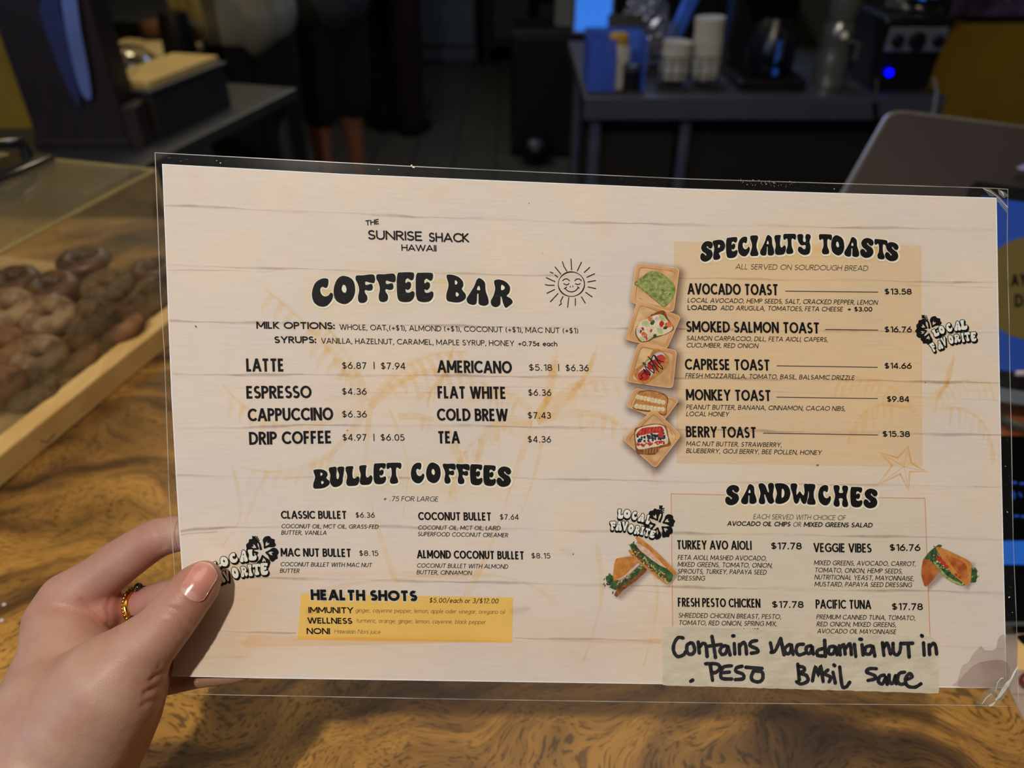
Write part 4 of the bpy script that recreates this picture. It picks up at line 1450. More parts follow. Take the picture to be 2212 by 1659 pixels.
badge([('L', 585, 770, 545, 750, 24), ('O', 735, 905, 475, 685, 18), ('C', 915, 1085, 415, 630, 12), ('A', 1105, 1280, 375, 600, 8), ('L', 1270, 1430, 350, 575, 4),
       ('F', 535, 695, 885, 1105, 26), ('A', 690, 860, 830, 1050, 20), ('V', 795, 950, 755, 970, 18), ('O', 965, 1115, 700, 920, 14), ('R', 1100, 1270, 680, 890, 12),
       ('I', 1280, 1370, 660, 865, 10), ('T', 1365, 1505, 640, 850, 7), ('E', 1515, 1645, 640, 850, 4)], 1960, 660, 11.06,
      (2009.5, 713, 27, (1994.5, 684), (-152, -62, 165, 105, 8)))
badge([('L', 320, 408, 220, 360, -4), ('O', 412, 522, 222, 358, -5), ('C', 535, 632, 248, 385, -10), ('A', 635, 745, 278, 415, -12), ('L', 752, 842, 305, 450, -16),
       ('F', 205, 288, 408, 540, 2), ('A', 290, 380, 405, 545, 0), ('V', 385, 478, 410, 550, -4), ('O', 480, 575, 450, 585, -8), ('R', 575, 672, 470, 610, -10),
       ('I', 668, 738, 490, 615, -13), ('T', 735, 828, 510, 640, -15), ('E', 812, 915, 540, 668, -18)], 1290, 1070, 7.215,
      (1424, 1132, 29, (1427.5, 1095.5), (-118, -22, 42, 108, 168)), -0.2)
badge([('L', 90, 215, 720, 835, 22), ('O', 190, 300, 670, 800, 16), ('C', 300, 410, 630, 755, 12), ('A', 420, 525, 600, 740, 8), ('L', 530, 630, 592, 720, 4),
       ('F', 60, 160, 905, 1050, 26), ('A', 150, 262, 870, 1000, 20), ('V', 225, 325, 840, 975, 18), ('O', 325, 425, 800, 940, 14), ('R', 430, 530, 790, 920, 11),
       ('I', 525, 585, 775, 905, 8), ('T', 585, 680, 765, 895, 5), ('E', 680, 765, 757, 890, 2)], 440, 1080, 5.53,
      (565.5, 1191, 31, (548.5, 1162), (-148, -55, 12, 78, 160)))

# ------------------------------------------------------------------ printed food pictures
def pm(n, c, c2=None, var=.12, scale=500, **k):
    return mk('picture_' + n, c, .55, var=var, scale=scale, spec=.15, rgb2=c2, **k)


F = [pm('tray_rim', (205, 150, 98), (226, 176, 122), scale=120), pm('tray_inner', (200, 156, 108), (232, 194, 146), scale=130), pm('tray_dark', (172, 124, 80), (192, 144, 98), scale=90),
     pm('tray_light', (234, 198, 156), (222, 180, 134), scale=150), pm('crust', (112, 66, 34), (160, 100, 54), scale=600), pm('bread', (176, 118, 62), (206, 150, 88), scale=700),
     pm('avocado', (112, 124, 60), (172, 184, 112), scale=520), pm('green_dark', (38, 70, 44), (78, 112, 62), scale=700), pm('cucumber', (196, 204, 142), (170, 190, 120), scale=500),
     pm('salmon', (206, 92, 48), (222, 130, 84), scale=500), pm('tomato', (178, 40, 34), (204, 70, 50), scale=500), pm('mozzarella', (214, 212, 210), (190, 188, 190), scale=400),
     pm('balsamic', (34, 20, 22)), pm('banana', (232, 206, 150), (210, 172, 104), scale=600), pm('berry_blue', (30, 36, 58), (58, 66, 92), scale=900),
     pm('berry_red', (156, 28, 36), (206, 70, 62), scale=700), pm('onion', (206, 170, 190), (226, 200, 206), scale=500), pm('cream', (236, 222, 196), (220, 200, 166), scale=500),
     pm('ham', (214, 166, 148), (232, 200, 184), scale=500), pm('toast_gold', (192, 122, 54), (214, 148, 76), scale=450), pm('toast_red', (168, 84, 40), (204, 128, 66), scale=300)]
(TR, TI, TD, TL, CR_, BR, AV, GD, CU, SA, TO, MO, BA, BN, BB, BRD, ON, CM, HM, TG, TRD) = range(21)
M_shade = ink_mat('print_drop_shadow', (0.22, 0.16, 0.17), True)


def rquad(c, rad=9):
    """rounded quadrilateral"""
    out = []
    n = len(c)
    for i in range(n):
        p, a, b = c[i], c[i - 1], c[(i + 1) % n]
        la, lb = math.dist(p, a), math.dist(p, b)
        s_ = (p[0] + (a[0] - p[0]) * rad / la, p[1] + (a[1] - p[1]) * rad / la)
        e = (p[0] + (b[0] - p[0]) * rad / lb, p[1] + (b[1] - p[1]) * rad / lb)
        for k in range(6):
            t = k / 5
            out.append(((1 - t) ** 2 * s_[0] + 2 * t * (1 - t) * p[0] + t * t * e[0], (1 - t) ** 2 * s_[1] + 2 * t * (1 - t) * p[1] + t * t * e[1]))
    return out


def shrink(P, k, dx=0, dy=0):
    cx_ = sum(p[0] for p in P) / len(P)
    cy_ = sum(p[1] for p in P) / len(P)
    return [(cx_ + (x - cx_) * k + dx, cy_ + (y - cy_) * k + dy) for x, y in P]


def z3(pts, ox=1330, oy=550, k=6.144):
    return [(ox + x / k, oy + y / k) for x, y in pts]


def z4(pts):
    return z3(pts, 1330, 800, 7.2125)


def shadow(poly, wd=9, am=.75, dx=4, dy=5):
    vs, fs, fd = soft([(x + dx, y + dy) for x, y in poly], wd, am, 4.0)
    part('drop_shadow_print', vs, fs, M_shade, paper, fade=fd)


def tray(pr, q, rad=10, base=0):
    P = rquad(q, rad)
    pr.poly([P], TL, base)
    pr.poly([shrink(P, .965)], TR, base + .15)
    pr.poly([shrink(P, .83, 0, -.5)], TD, base + .3)
    pr.poly([shrink(P, .81, .5, .9)], TI, base + .45)
    for _ in range(9):
        t = random.random()
        a, b = shrink(P, .8)[random.randrange(len(P))], shrink(P, .8)[random.randrange(len(P))]
        pr.rib([(a[0] + (b[0] - a[0]) * .1, a[1] + (b[1] - a[1]) * .1), (a[0] + (b[0] - a[0]) * .3, a[1] + (b[1] - a[1]) * .32)], random.uniform(.8, 2.4), random.choice([TD, TL, TR]), base + .5)


def blot(pr, P, m, dl, jit=.6, n=3):
    q = cr(P, True, n)
    pr.poly([[(x + random.uniform(-jit, jit), y + random.uniform(-jit, jit)) for x, y in q]], m, dl)


def picture(name_, layer, q, fn, sh=(17, .85, 5, 6)):
    shadow(rquad(q, 10), *sh)
    pr = PR(layer)
    tray(pr, q)
    fn(pr)
    pr.done(name_, F)


def f_avo(pr):
    pts = z3([(250, 375), (350, 290), (470, 215), (600, 245), (730, 340), (790, 430), (770, 560), (700, 650), (640, 690), (520, 600), (400, 500), (300, 420)])
    blot(pr, [(x - .4, y + 1.2) for x, y in pts], CR_, .6, .2)
    blot(pr, pts, AV, .75, .5)
    for _ in range(60):
        x, y = random.choice(pts)
        t = random.uniform(0, .92)
        x, y = 1419 + (x - 1419) * t, 621 + (y - 621) * t
        a = random.uniform(0, 6.3)
        pr.rib([(x, y), (x + 3 * math.cos(a), y + 3 * math.sin(a))], 1.3, random.choice([CU, AV, GD, CU]), .9)


def f_sal(pr):
    blot(pr, z3([(260, 1010), (300, 930), (440, 820), (520, 770), (640, 740), (690, 840), (775, 970), (740, 1020), (640, 1070), (520, 1110), (440, 1150), (330, 1160), (270, 1080)]), CR_, .6, .4)
    blot(pr, z3([(270, 1000), (330, 900), (450, 830), (600, 790), (690, 880), (760, 980), (640, 1060), (500, 1090), (400, 1150), (310, 1120)]), CM, .7, .6)
    for c, m, r in [((700, 930), SA, 8), ((460, 850), SA, 7), ((610, 920), TO, 7), ((620, 840), CU, 8.5), ((400, 920), CU, 9), ((590, 1010), CU, 8.5), ((380, 1070), SA, 8),
                    ((300, 1010), ON, 5), ((490, 900), GD, 6), ((660, 970), GD, 5), ((330, 1020), GD, 4), ((520, 1080), GD, 5), ((410, 1110), TO, 4), ((470, 1010), TO, 4), ((350, 1120), CU, 6),
                    ((550, 850), ON, 5), ((570, 960), ON, 3.5), ((450, 1100), CU, 5), ((360, 985), TO, 4)]:
        x, y = z3([c])[0]
        blot(pr, ell(x, y, r, r * .7, 8, random.uniform(0, 3)), m, .85 + random.uniform(0, .25), .7)
    for c in [(380, 930), (440, 980), (540, 990), (390, 1090), (500, 840), (620, 990), (300, 960)]:
        x, y = z3([c])[0]
        P = [(x + 6 * math.cos(a), y + 4.5 * math.sin(a)) for a in [random.uniform(0, 3) + i * .45 for i in range(6)]]
        pr.rib(P, .9, MO, 1.2)


def f_cap(pr):
    blot(pr, z3([(230, 1550), (290, 1500), (420, 1390), (500, 1260), (580, 1260), (700, 1350), (700, 1450), (640, 1540), (520, 1640), (400, 1720), (330, 1710), (270, 1640)]), BR, .6, .5)
    for cx_, cy_, r, m in [(570, 1370, 14.5, MO), (585, 1390, 12, TO), (465, 1470, 14.5, MO), (490, 1460, 12.5, TO), (400, 1570, 17, MO), (380, 1600, 15, TO), (530, 1500, 8, TO)]:
        x, y = z3([(cx_, cy_)])[0]
        pr.poly([ell(x, y, r, r * .78, 20, -.6)], m, .7 + (.0008 * (2000 - cy_)) + (.12 if m == TO else 0))
    for c in [(545, 1390), (380, 1450), (510, 1480)]:
        x, y = z3([c])[0]
        pr.poly([ell(x, y, 5.5, 3, 8, .6)], GD, 1.35)
    for s_ in [[(500, 1330), (560, 1400), (640, 1425)], [(520, 1330), (560, 1420), (620, 1500), (600, 1510), (430, 1355), (470, 1400), (560, 1540), (570, 1550)],
               [(440, 1440), (480, 1480), (510, 1560), (490, 1560), (390, 1480), (420, 1540), (460, 1590), (440, 1590), (370, 1520), (400, 1580), (430, 1600)],
               [(390, 1560), (340, 1600), (360, 1640), (320, 1650)], [(500, 1330), (450, 1440), (430, 1430)]]:
        pr.rib(cr(z3(s_), False, 4), 2.0, BA, 1.6)


def f_mon(pr):
    blot(pr, z4([(285, 520), (350, 350), (430, 315), (620, 320), (780, 380), (820, 470), (800, 560), (790, 690), (700, 700), (600, 660), (420, 640), (275, 600)]), CR_, .6, .4)
    blot(pr, z4([(295, 520), (360, 360), (450, 330), (620, 335), (760, 390), (800, 470), (785, 560), (770, 680), (600, 640), (290, 590)]), BR, .7, .5)
    for i in range(8):
        for x, y in z4([(345 + i * 56, 415 + i * 12), (325 + i * 58, 560 + i * 7)]):
            pr.poly([ell(x, y, 5.8, 5.6, 14)], BN, .85 + i * .03)
            pr.poly([ell(x + .5, y, 4.4, 4.3, 12)], CM, .865 + i * .03)
            for _ in range(2):
                pr.poly([ell(x + random.uniform(-2.5, 2.5), y + random.uniform(-2, 2), .6, .5, 5)], CR_, 1.2)


def f_ber(pr):
    blot(pr, z4([(290, 930), (400, 870), (600, 830), (740, 850), (800, 900), (830, 1060), (860, 1170), (700, 1210), (620, 1310), (420, 1310), (330, 1290), (300, 1150)]), CR_, .6, .3)
    blot(pr, z4([(310, 950), (420, 880), (600, 845), (730, 860), (780, 930), (820, 1100), (760, 1160), (560, 1200), (360, 1230), (320, 1120)]), CM, .7, .4)
    blot(pr, z4([(325, 990), (420, 900), (600, 880), (720, 880), (750, 960), (640, 980), (500, 1000), (330, 1020)]), BRD, .8, .4)
    for i in range(7):
        p = z4([(400 + i * 50, 905 - i * 4), (385 + i * 50, 1000 - i * 6)])
        pr.rib(cr([p[0], ((p[0][0] + p[1][0]) / 2 - 1.4, (p[0][1] + p[1][1]) / 2), p[1]], False, 3), 1.1, SA, .9)
    for _ in range(46):
        x, y = z4([(random.uniform(335, 760), 0)])[0]
        yy = 1068 - (x - 1376) * 7.2 * .11 + random.uniform(-48, 48)
        pr.poly([ell(x, 800 + yy / 7.2125, 2.7, 2.6, 8)], BB, .95 + random.uniform(0, .2))
    for _ in range(40):
        x, y = z4([(random.uniform(340, 760), 0)])[0]
        yy = 1165 - (x - 1376) * 7.2 * .10 + random.uniform(-28, 30)
        pr.poly([ell(x, 800 + yy / 7.2125, 3.0, 1.6, 7, random.uniform(-1, 1))], BRD, .95 + random.uniform(0, .2))
    pr.poly([ell(*z4([(700, 1010)])[0], 6, 6, 12)], BRD, 1.2)
    for i in range(6):
        p = z4([(450 + i * 45, 1230 - i * 5), (440 + i * 45, 1300 - i * 3)])
        pr.rib(p, 2.2, TD, .8)


# stacked lowest first; each picture sits one print pass above the last
picture('toast_picture', 5.2, z4([(430, 270), (960, 440), (800, 770), (120, 590)]) if False else z4([(300, 265), (1000, 460), (740, 800), (150, 560)]), f_mon)
picture('toast_picture', 7.2, z4([(590, 590), (1030, 1010), (620, 1530), (110, 1080)]), f_ber, (16, .8, 3, 8))
picture('toast_picture', 5.2, z3([(270, 110), (850, 180), (770, 770), (195, 640)]), f_avo)
picture('toast_picture', 7.2, z3([(290, 600), (870, 820), (680, 1260), (115, 1130)]), f_sal)
picture('toast_picture', 9.2, z3([(300, 1165), (815, 1270), (760, 1780), (140, 1690)]), f_cap)


def z6(pts):
    return z3(pts, 1290, 1070, 7.215)


P0 = z6([(270, 1560), (250, 1300), (290, 1010), (420, 950), (560, 960), (770, 1170), (500, 1420), (320, 1580)])
P1 = z6([(600, 650), (1220, 1200), (1090, 1370), (500, 880)])
for P_, a_ in ((P0, (11, .5, 6, 4)), (P1, (12, .5, 6, 5))):
    shadow(P_, *a_)
pr = PR(5.2)
blot(pr, z6([(135, 1290), (190, 1230), (260, 1270), (330, 1340), (250, 1460), (170, 1400)]), GD, .1, 1.0)
blot(pr, z6([(270, 1540), (330, 1440), (560, 1200), (700, 1110), (775, 1170), (600, 1330), (400, 1480), (320, 1575), (280, 1570)]), CR_, .2)
blot(pr, z6([(230, 1430), (420, 1330), (600, 1130), (720, 1080), (740, 1130), (560, 1290), (380, 1420), (280, 1470)]), GD, .4, 1.2)
for c_, n_, m_ in [((200, 1350), 26, [GD, AV, CU, BB]), ((560, 800), 16, [GD, AV, BB])]:
    for _ in range(n_):
        x, y = z6([(c_[0] + random.gauss(0, 45), c_[1] + random.gauss(0, 50))])[0]
        blot(pr, ell(x, y, random.uniform(1.5, 4), random.uniform(.7, 1.8), 6, random.uniform(0, 3)), random.choice(m_), .5, .5, 2)
blot(pr, z6([(255, 1150), (285, 1010), (340, 975), (540, 955), (620, 1010), (600, 1070), (420, 1240), (280, 1330), (250, 1300)]), TG, .6, .4)
blot(pr, z6([(300, 1320), (420, 1250), (600, 1090), (640, 1060), (650, 1090), (500, 1230), (350, 1310)]), HM, .7, .4)
for _ in range(60):
    t = random.random()
    x, y = 1290 + (300 + 400 * t) / 7.215, 1070 + (1400 - 290 * t) / 7.215 + random.uniform(-4, 4)
    pr.poly([ell(x, y, 2, 1.3, 6, random.uniform(0, 3))], random.choice([CU, GD, BN, TO]), .8)
blot(pr, z6([(500, 850), (530, 860), (700, 1000), (900, 1170), (1100, 1330), (1070, 1380), (860, 1220), (640, 1040), (495, 890)]), TG, .9, .4)
blot(pr, z6([(520, 770), (570, 750), (700, 880), (900, 1020), (1080, 1130), (1180, 1220), (1160, 1310), (1090, 1350), (880, 1190), (650, 1000), (530, 840)]), GD, 1.0, 1.2)
blot(pr, z6([(600, 745), (690, 780), (850, 870), (1010, 1010), (1090, 1110), (1050, 1130), (900, 1040), (740, 920), (640, 820)]), HM, 1.2, .5)
blot(pr, z6([(620, 640), (700, 690), (860, 820), (1050, 1000), (1220, 1190), (1210, 1240), (1150, 1200), (1000, 1050), (800, 850), (650, 740), (600, 670)]), TG, 1.3, .3)
for _ in range(110):
    t = random.random()
    x, y = 1290 + (560 + 540 * t) / 7.215, 1070 + (880 + 440 * t) / 7.215 + random.uniform(-7, 7)
    pr.poly([ell(x, y, random.uniform(1.5, 4), 1.4, 6, random.uniform(0, 3))], random.choice([CU, GD, GD, BN, TO, AV]), 1.25)
pr.done('sandwich_picture', F)


def z8(pts):
    return z3(pts, 1890, 1150, 8.193)


P0 = z8([(820, 660), (880, 440), (1060, 260), (1200, 330), (1690, 530), (1700, 800), (1600, 950), (1200, 700), (900, 960)])
shadow(P0, 11, .5, 7, 5)
pr = PR(5.2)
blot(pr, z8([(820, 700), (860, 470), (960, 440), (1100, 560), (1150, 680), (1040, 820), (900, 960), (850, 860)]), TRD, .1, .4)
blot(pr, z8([(880, 460), (1000, 300), (1130, 220), (1190, 240), (1120, 300), (1100, 480), (1010, 480)]), GD, .3, 1.2)
blot(pr, z8([(960, 450), (1100, 480), (1300, 640), (1600, 860), (1620, 930), (1480, 900), (1300, 830), (1120, 620), (1000, 520)]), GD, .5, 1.2)
blot(pr, z8([(1000, 480), (1130, 600), (1300, 790), (1560, 920), (1520, 940), (1300, 850), (1100, 620)]), AV, .6, .6)
blot(pr, z8([(1090, 420), (1160, 440), (1400, 650), (1600, 830), (1500, 820), (1300, 660), (1120, 520)]), TO, .7, .8)
blot(pr, z8([(1680, 800), (1720, 640), (1800, 640), (1810, 790), (1770, 880), (1700, 880)]), GD, .5, 1.4)
blot(pr, z8([(1085, 300), (1110, 262), (1240, 295), (1460, 400), (1690, 525), (1700, 640), (1700, 850), (1620, 950), (1560, 890), (1400, 760), (1250, 560)]), TG, .9, .3)
blot(pr, z8([(1260, 430), (1400, 440), (1600, 560), (1640, 760), (1560, 840), (1440, 700)]), TRD, .95, .8)
for _ in range(46):
    cc_ = random.choice([(1080, 380), (1760, 760), (1010, 440)])
    x, y = z8([(cc_[0] + random.gauss(0, 38), cc_[1] + random.gauss(0, 60))])[0]
    blot(pr, ell(x, y, random.uniform(1.5, 3.6), random.uniform(.7, 1.6), 6, random.uniform(0, 3)), random.choice([GD, AV, GD, BB]), .7, .4, 2)
for c in [(1190, 500), (1230, 540), (1440, 750), (1500, 800), (1280, 600)]:
    x, y = z8([c])[0]
    pr.poly([ell(x, y, 4, 2.4, 8, .8)], TO, 1.0)
for _ in range(40):
    t = random.random()
    x, y = 1890 + (1080 + 480 * t) / 8.193, 1150 + (520 + 360 * t) / 8.193 + random.uniform(-5, 5)
    pr.poly([ell(x, y, 2.2, 1.1, 6, random.uniform(0, 3))], random.choice([CU, GD, GD, BN, CM]), .85)
pr.done('sandwich_picture', F)

# stains on the sheet
M_stain = ink_mat('grey_water_stain', (0.66, 0.60, 0.58), False, .35, 60)
pr = PR(3.3)
pr.poly([cr([(2060, 1482), (2068, 1470), (2078, 1440), (2092, 1430), (2100, 1416), (2110, 1404), (2120, 1396), (2128, 1404), (2150, 1402), (2156, 1380), (2166, 1371), (2172, 1376), (2174, 1400), (2175, 1440), (2175, 1486), (2120, 1486)], True, 5)])
pr.poly([cr([(2072, 1484), (2090, 1450), (2120, 1430), (2174, 1430), (2175, 1486)], True, 4)], 0, .2)
pr.done('water_stain', M_stain)
M_spk = print_mat('brown_crumb', (150, 86, 40))
pr = PR(6)
for x, y, r in [(423, 705, 2.6), (837, 714, 2.2), (834, 711, 1.6), (750, 930, 1.8), (1143, 439, 1.4), (914, 1045, 1.2), (1172, 546, 1), (1238, 1197, 2), (1766, 1005, 3), (1999, 826, 2)]:
    pr.poly([ell(x, y, r, r * .6, 7, random.uniform(0, 3))])
pr.done('crumb_specks', M_spk, kind='stuff')
vs, fs, fd = softmany([(ell(1122, 1318, 22, 6, rot=-.15), 8, .28), (ell(670, 1322, 9, 6), 6, .3), (ell(672, 1340, 10, 6), 6, .3), (ell(1225, 1192, 14, 5, rot=.4), 8, .2)], 5.4)
part('smudge', vs, fs, ink_mat('olive_smudge', (0.45, 0.40, 0.30), True, .5, 200), paper, fade=fd, kind='stuff')

# ------------------------------------------------------------------ masking tape with marker note
M_tape = mk('masking_tape_paper', (226, 216, 194), 0.8, var=.08, scale=120, bump=.3, bscale=300, stretch=(1, 1, 2), alpha=.76, spec=.2)
TP = [(1427, 1354), (1457, 1350), (1640, 1356), (1830, 1364), (2017, 1370), (2028, 1381), (2029.5, 1440), (2028, 1498), (1830, 1491), (1640, 1486), (1433, 1480), (1430, 1420), (1428, 1371)]
n = len(TP)
nx_, ny_ = 60, 16
vs, fs = [], []
for j in range(ny_ + 1):
    for i in range(nx_ + 1):
        s_, t = i / nx_, j / ny_
        x = (1428 + 3 * t) * (1 - s_) + (2028 + 0 * t) * s_
        y0 = ipl([(1427, 1356), (1457, 1351), (1640, 1359), (1765, 1368), (1940, 1371), (2005, 1373), (2028, 1384)], x)
        y1 = ipl([(1427, 1480), (2028, 1498)], x)
        x += random.uniform(-1.2, 1.2) if i in (0, nx_) else 0
        y = y0 * (1 - t) + y1 * t + (random.uniform(-.8, .8) if j in (0, ny_) else 0)
        cre = .6 * math.sin(y * .35 + math.sin(x * .02) * 2) * math.exp(-((x - 1750) / 260) ** 2) + .3 * math.sin(x * .11 + y * .2)
        vs.append(S(x, y, 14 + cre))
for j in range(ny_):
    for i in range(nx_):
        a = j * (nx_ + 1) + i
        fs.append((a, a + nx_ + 1, a + nx_ + 2, a + 1))
tape = part('masking_tape', vs, fs, M_tape, MENU, True, label='beige masking tape strip with a black marker note')
M_mark = mk('marker_ink', (34, 34, 38), .6, var=.5, scale=300)


def zt(pts):
    return [(1400 + x / 3.16, 1330 + y / 3.16) for x, y in pts]


HW = [
 [(238, 152), (205, 150), (178, 190), (174, 240), (200, 278), (240, 268), (256, 245)], [(290, 185), (265, 205), (270, 255), (300, 262), (318, 235), (305, 190), (286, 188)],
 [(342, 180), (350, 255)], [(350, 215), (375, 188), (395, 205), (403, 278)], [(436, 142), (450, 220), (460, 285)], [(415, 208), (500, 196)],
 [(530, 205), (505, 212), (490, 240), (505, 265), (530, 255), (545, 210)], [(545, 210), (560, 268)], [(588, 190), (592, 262)], [(578, 138), (586, 138)],
 [(622, 195), (625, 262)], [(622, 215), (650, 182), (666, 205), (672, 262)], [(742, 170), (705, 178), (697, 205), (740, 225), (748, 248), (705, 256)],
 [(835, 185), (848, 248)], [(840, 250), (868, 238), (905, 156)], [(905, 156), (928, 266)], [(965, 195), (932, 225), (945, 258), (970, 250), (978, 200)], [(978, 200), (990, 265)],
 [(1060, 195), (1022, 200), (1010, 240), (1030, 268), (1072, 255)], [(1112, 205), (1082, 215), (1082, 250), (1105, 256), (1122, 215)], [(1120, 215), (1128, 262)],
 [(1192, 225), (1157, 238), (1157, 270), (1195, 275)], [(1205, 168), (1210, 278)], [(1272, 210), (1238, 215), (1232, 255), (1262, 260), (1282, 215)], [(1282, 215), (1290, 265)],
 [(1305, 205), (1312, 268)], [(1310, 228), (1335, 198), (1345, 262)], [(1345, 228), (1378, 192), (1388, 265)], [(1408, 195), (1418, 280)], [(1445, 160), (1456, 162)], [(1460, 198), (1468, 268)],
 [(1522, 205), (1487, 215), (1482, 255), (1515, 260), (1535, 210)], [(1535, 210), (1548, 276)],
 [(1600, 185), (1610, 272)], [(1608, 218), (1632, 188), (1655, 262)], [(1672, 188), (1675, 250), (1700, 268), (1720, 240), (1725, 188)], [(1738, 190), (1806, 188)], [(1775, 195), (1782, 282)],
 [(1880, 185), (1885, 270)], [(1866, 134), (1872, 140)], [(1918, 198), (1922, 265)], [(1920, 218), (1945, 190), (1962, 208), (1970, 262)],
 [(425, 340), (440, 442)], [(392, 328), (470, 330), (490, 358), (460, 388), (430, 385)], [(570, 342), (515, 350), (497, 390), (505, 428), (570, 432)], [(500, 390), (555, 385)],
 [(642, 345), (605, 355), (600, 380), (648, 400), (648, 430), (595, 436)], [(668, 352), (778, 360)], [(722, 375), (705, 415), (715, 442), (755, 452), (782, 430), (778, 385), (735, 378)],
 [(1022, 330), (1032, 440)], [(1022, 345), (1060, 352), (1066, 375), (1035, 392), (1080, 408), (1090, 445), (1045, 466), (1012, 450)],
 [(1122, 445), (1142, 352), (1162, 400), (1178, 350), (1195, 450)], [(1228, 370), (1205, 395), (1245, 420), (1235, 452)], [(1262, 385), (1278, 460)], [(1268, 335), (1274, 342)],
 [(1308, 350), (1325, 478), (1352, 486), (1376, 455)], [(1558, 362), (1510, 362), (1492, 385), (1545, 408), (1550, 430), (1502, 442)],
 [(1612, 405), (1582, 415), (1572, 450), (1600, 465), (1622, 420)], [(1622, 420), (1632, 468)], [(1645, 405), (1648, 452), (1672, 460), (1690, 410)], [(1690, 410), (1695, 465)],
 [(1752, 385), (1715, 395), (1702, 440), (1722, 468), (1755, 462)], [(1768, 435), (1802, 418), (1785, 395), (1757, 430), (1770, 478), (1820, 488), (1862, 465)],
 [(290, 448), (304, 440)]]
pr = PR(18)
for s_ in HW:
    P = zt(s_)
    P = cr(P, False, 5) if len(P) > 2 else P
    pr.rib(P, [7.7 + random.uniform(-.6, .8) for _ in P], rnd=True)
pr.done('marker_handwriting', M_mark, tape)

# ------------------------------------------------------------------ laminate film
M_film = film_mat('clear_laminate_film', haze=0.003, gloss=0.03, rough=0.08, scratch=0.05)
vs, fs, uv = sheet_grid(EF, 60, 40, 12)
part('laminate_film', vs, fs, M_film, MENU, True, label='clear glossy laminate film with scratches')
vs, fs, uv = sheet_grid(EF, 30, 20, -8)
part('laminate_film', vs, fs, film_mat('laminate_backing', haze=0.004, gloss=0.02, rough=0.1, scratch=0.02), MENU, True)
M_rim = mk('laminate_cut_edge', (196, 196, 186), .3, var=.4, scale=60, alpha=.55, spec=.8)
part('laminate_rim', *edge_strip(EF, 1.7, 13, 110), M_rim, MENU)
M_dog = mk('creased_film', (170, 172, 160), .25, var=.45, scale=90, alpha=.28, spec=.9)
M_crs = mk('crease_glint_scratch', (236, 232, 214), .25, var=.3, scale=160, alpha=.8, spec=.9)  # painted white highlights on the folded film; also colours the scratch specks
pr = PR(15)
for P in [[(2123, 407), (2136, 406), (2160, 425), (2176, 445), (2177, 460), (2165, 440), (2153, 436), (2152, 424), (2138, 424)],
          [(2155, 408), (2170, 415), (2180, 423), (2168, 428), (2158, 420)], [(2153, 425), (2178, 447), (2176, 462), (2160, 442)]]:
    pr.poly([P], 0)
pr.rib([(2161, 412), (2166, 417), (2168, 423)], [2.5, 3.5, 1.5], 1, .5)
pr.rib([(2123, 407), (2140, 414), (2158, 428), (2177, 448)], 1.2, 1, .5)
pr.done('creased_corner', [M_dog, M_crs], MENU)
pr = PR(15)
for P in [[(2120, 1522), (2150, 1470), (2170, 1462), (2197, 1441), (2200, 1466), (2181, 1488), (2160, 1520), (2140, 1525)],
          [(2105, 1524), (2128, 1490), (2145, 1486), (2150, 1500), (2130, 1524)]]:
    pr.poly([P], 0)
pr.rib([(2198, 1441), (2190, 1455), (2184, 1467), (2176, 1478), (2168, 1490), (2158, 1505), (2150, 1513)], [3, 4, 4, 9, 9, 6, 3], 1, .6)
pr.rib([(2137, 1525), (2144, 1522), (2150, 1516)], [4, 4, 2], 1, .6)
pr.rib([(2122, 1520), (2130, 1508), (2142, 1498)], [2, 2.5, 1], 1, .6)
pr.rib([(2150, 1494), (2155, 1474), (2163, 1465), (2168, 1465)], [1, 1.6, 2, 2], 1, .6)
pr.done('creased_corner', [M_dog, M_crs], MENU)
pr = PR(14)
for x, y, r in [(893, 361, 3.2), (889, 357, 2.2), (1662, 391, 1.2), (1672, 395, 1.8), (1690, 393, 1), (1655, 398, 1.2), (1640, 391, 1), (1802, 408, 1.4), (476, 352, 1.6), (468, 347, 1.2), (818, 366, 1), (426, 1473, 1.2), (447, 1493, 1.4),
                (2172, 1007, 1.3), (2176, 1106, 2), (2180, 1290, 2.4), (2187, 1323, 1.2)]:
    pr.poly([ell(x, y, r, r * .6, 7, random.uniform(0, 3))], 0)
for _ in range(46):
    x = random.uniform(1600, 1720)
    y = 396 + (x - 1660) * .03 + random.uniform(-7, 7)
    pr.poly([ell(x, y, random.uniform(.4, 1.0), .5, 6)], 0)
for _ in range(26):
    x, y = random.choice([(random.uniform(600, 800), random.uniform(1474, 1498)), (random.uniform(345, 420), random.uniform(336, 348)), (random.uniform(2160, 2180), random.uniform(900, 1330))])
    a = random.uniform(0, 3.1)
    l = random.uniform(4, 14)
    pr.rib([(x, y), (x + l * math.cos(a) * .5, y + l * math.sin(a) * .25)], .5, 1)
pr.done('scratch_specks', [M_crs, M_dog], MENU, kind='stuff')
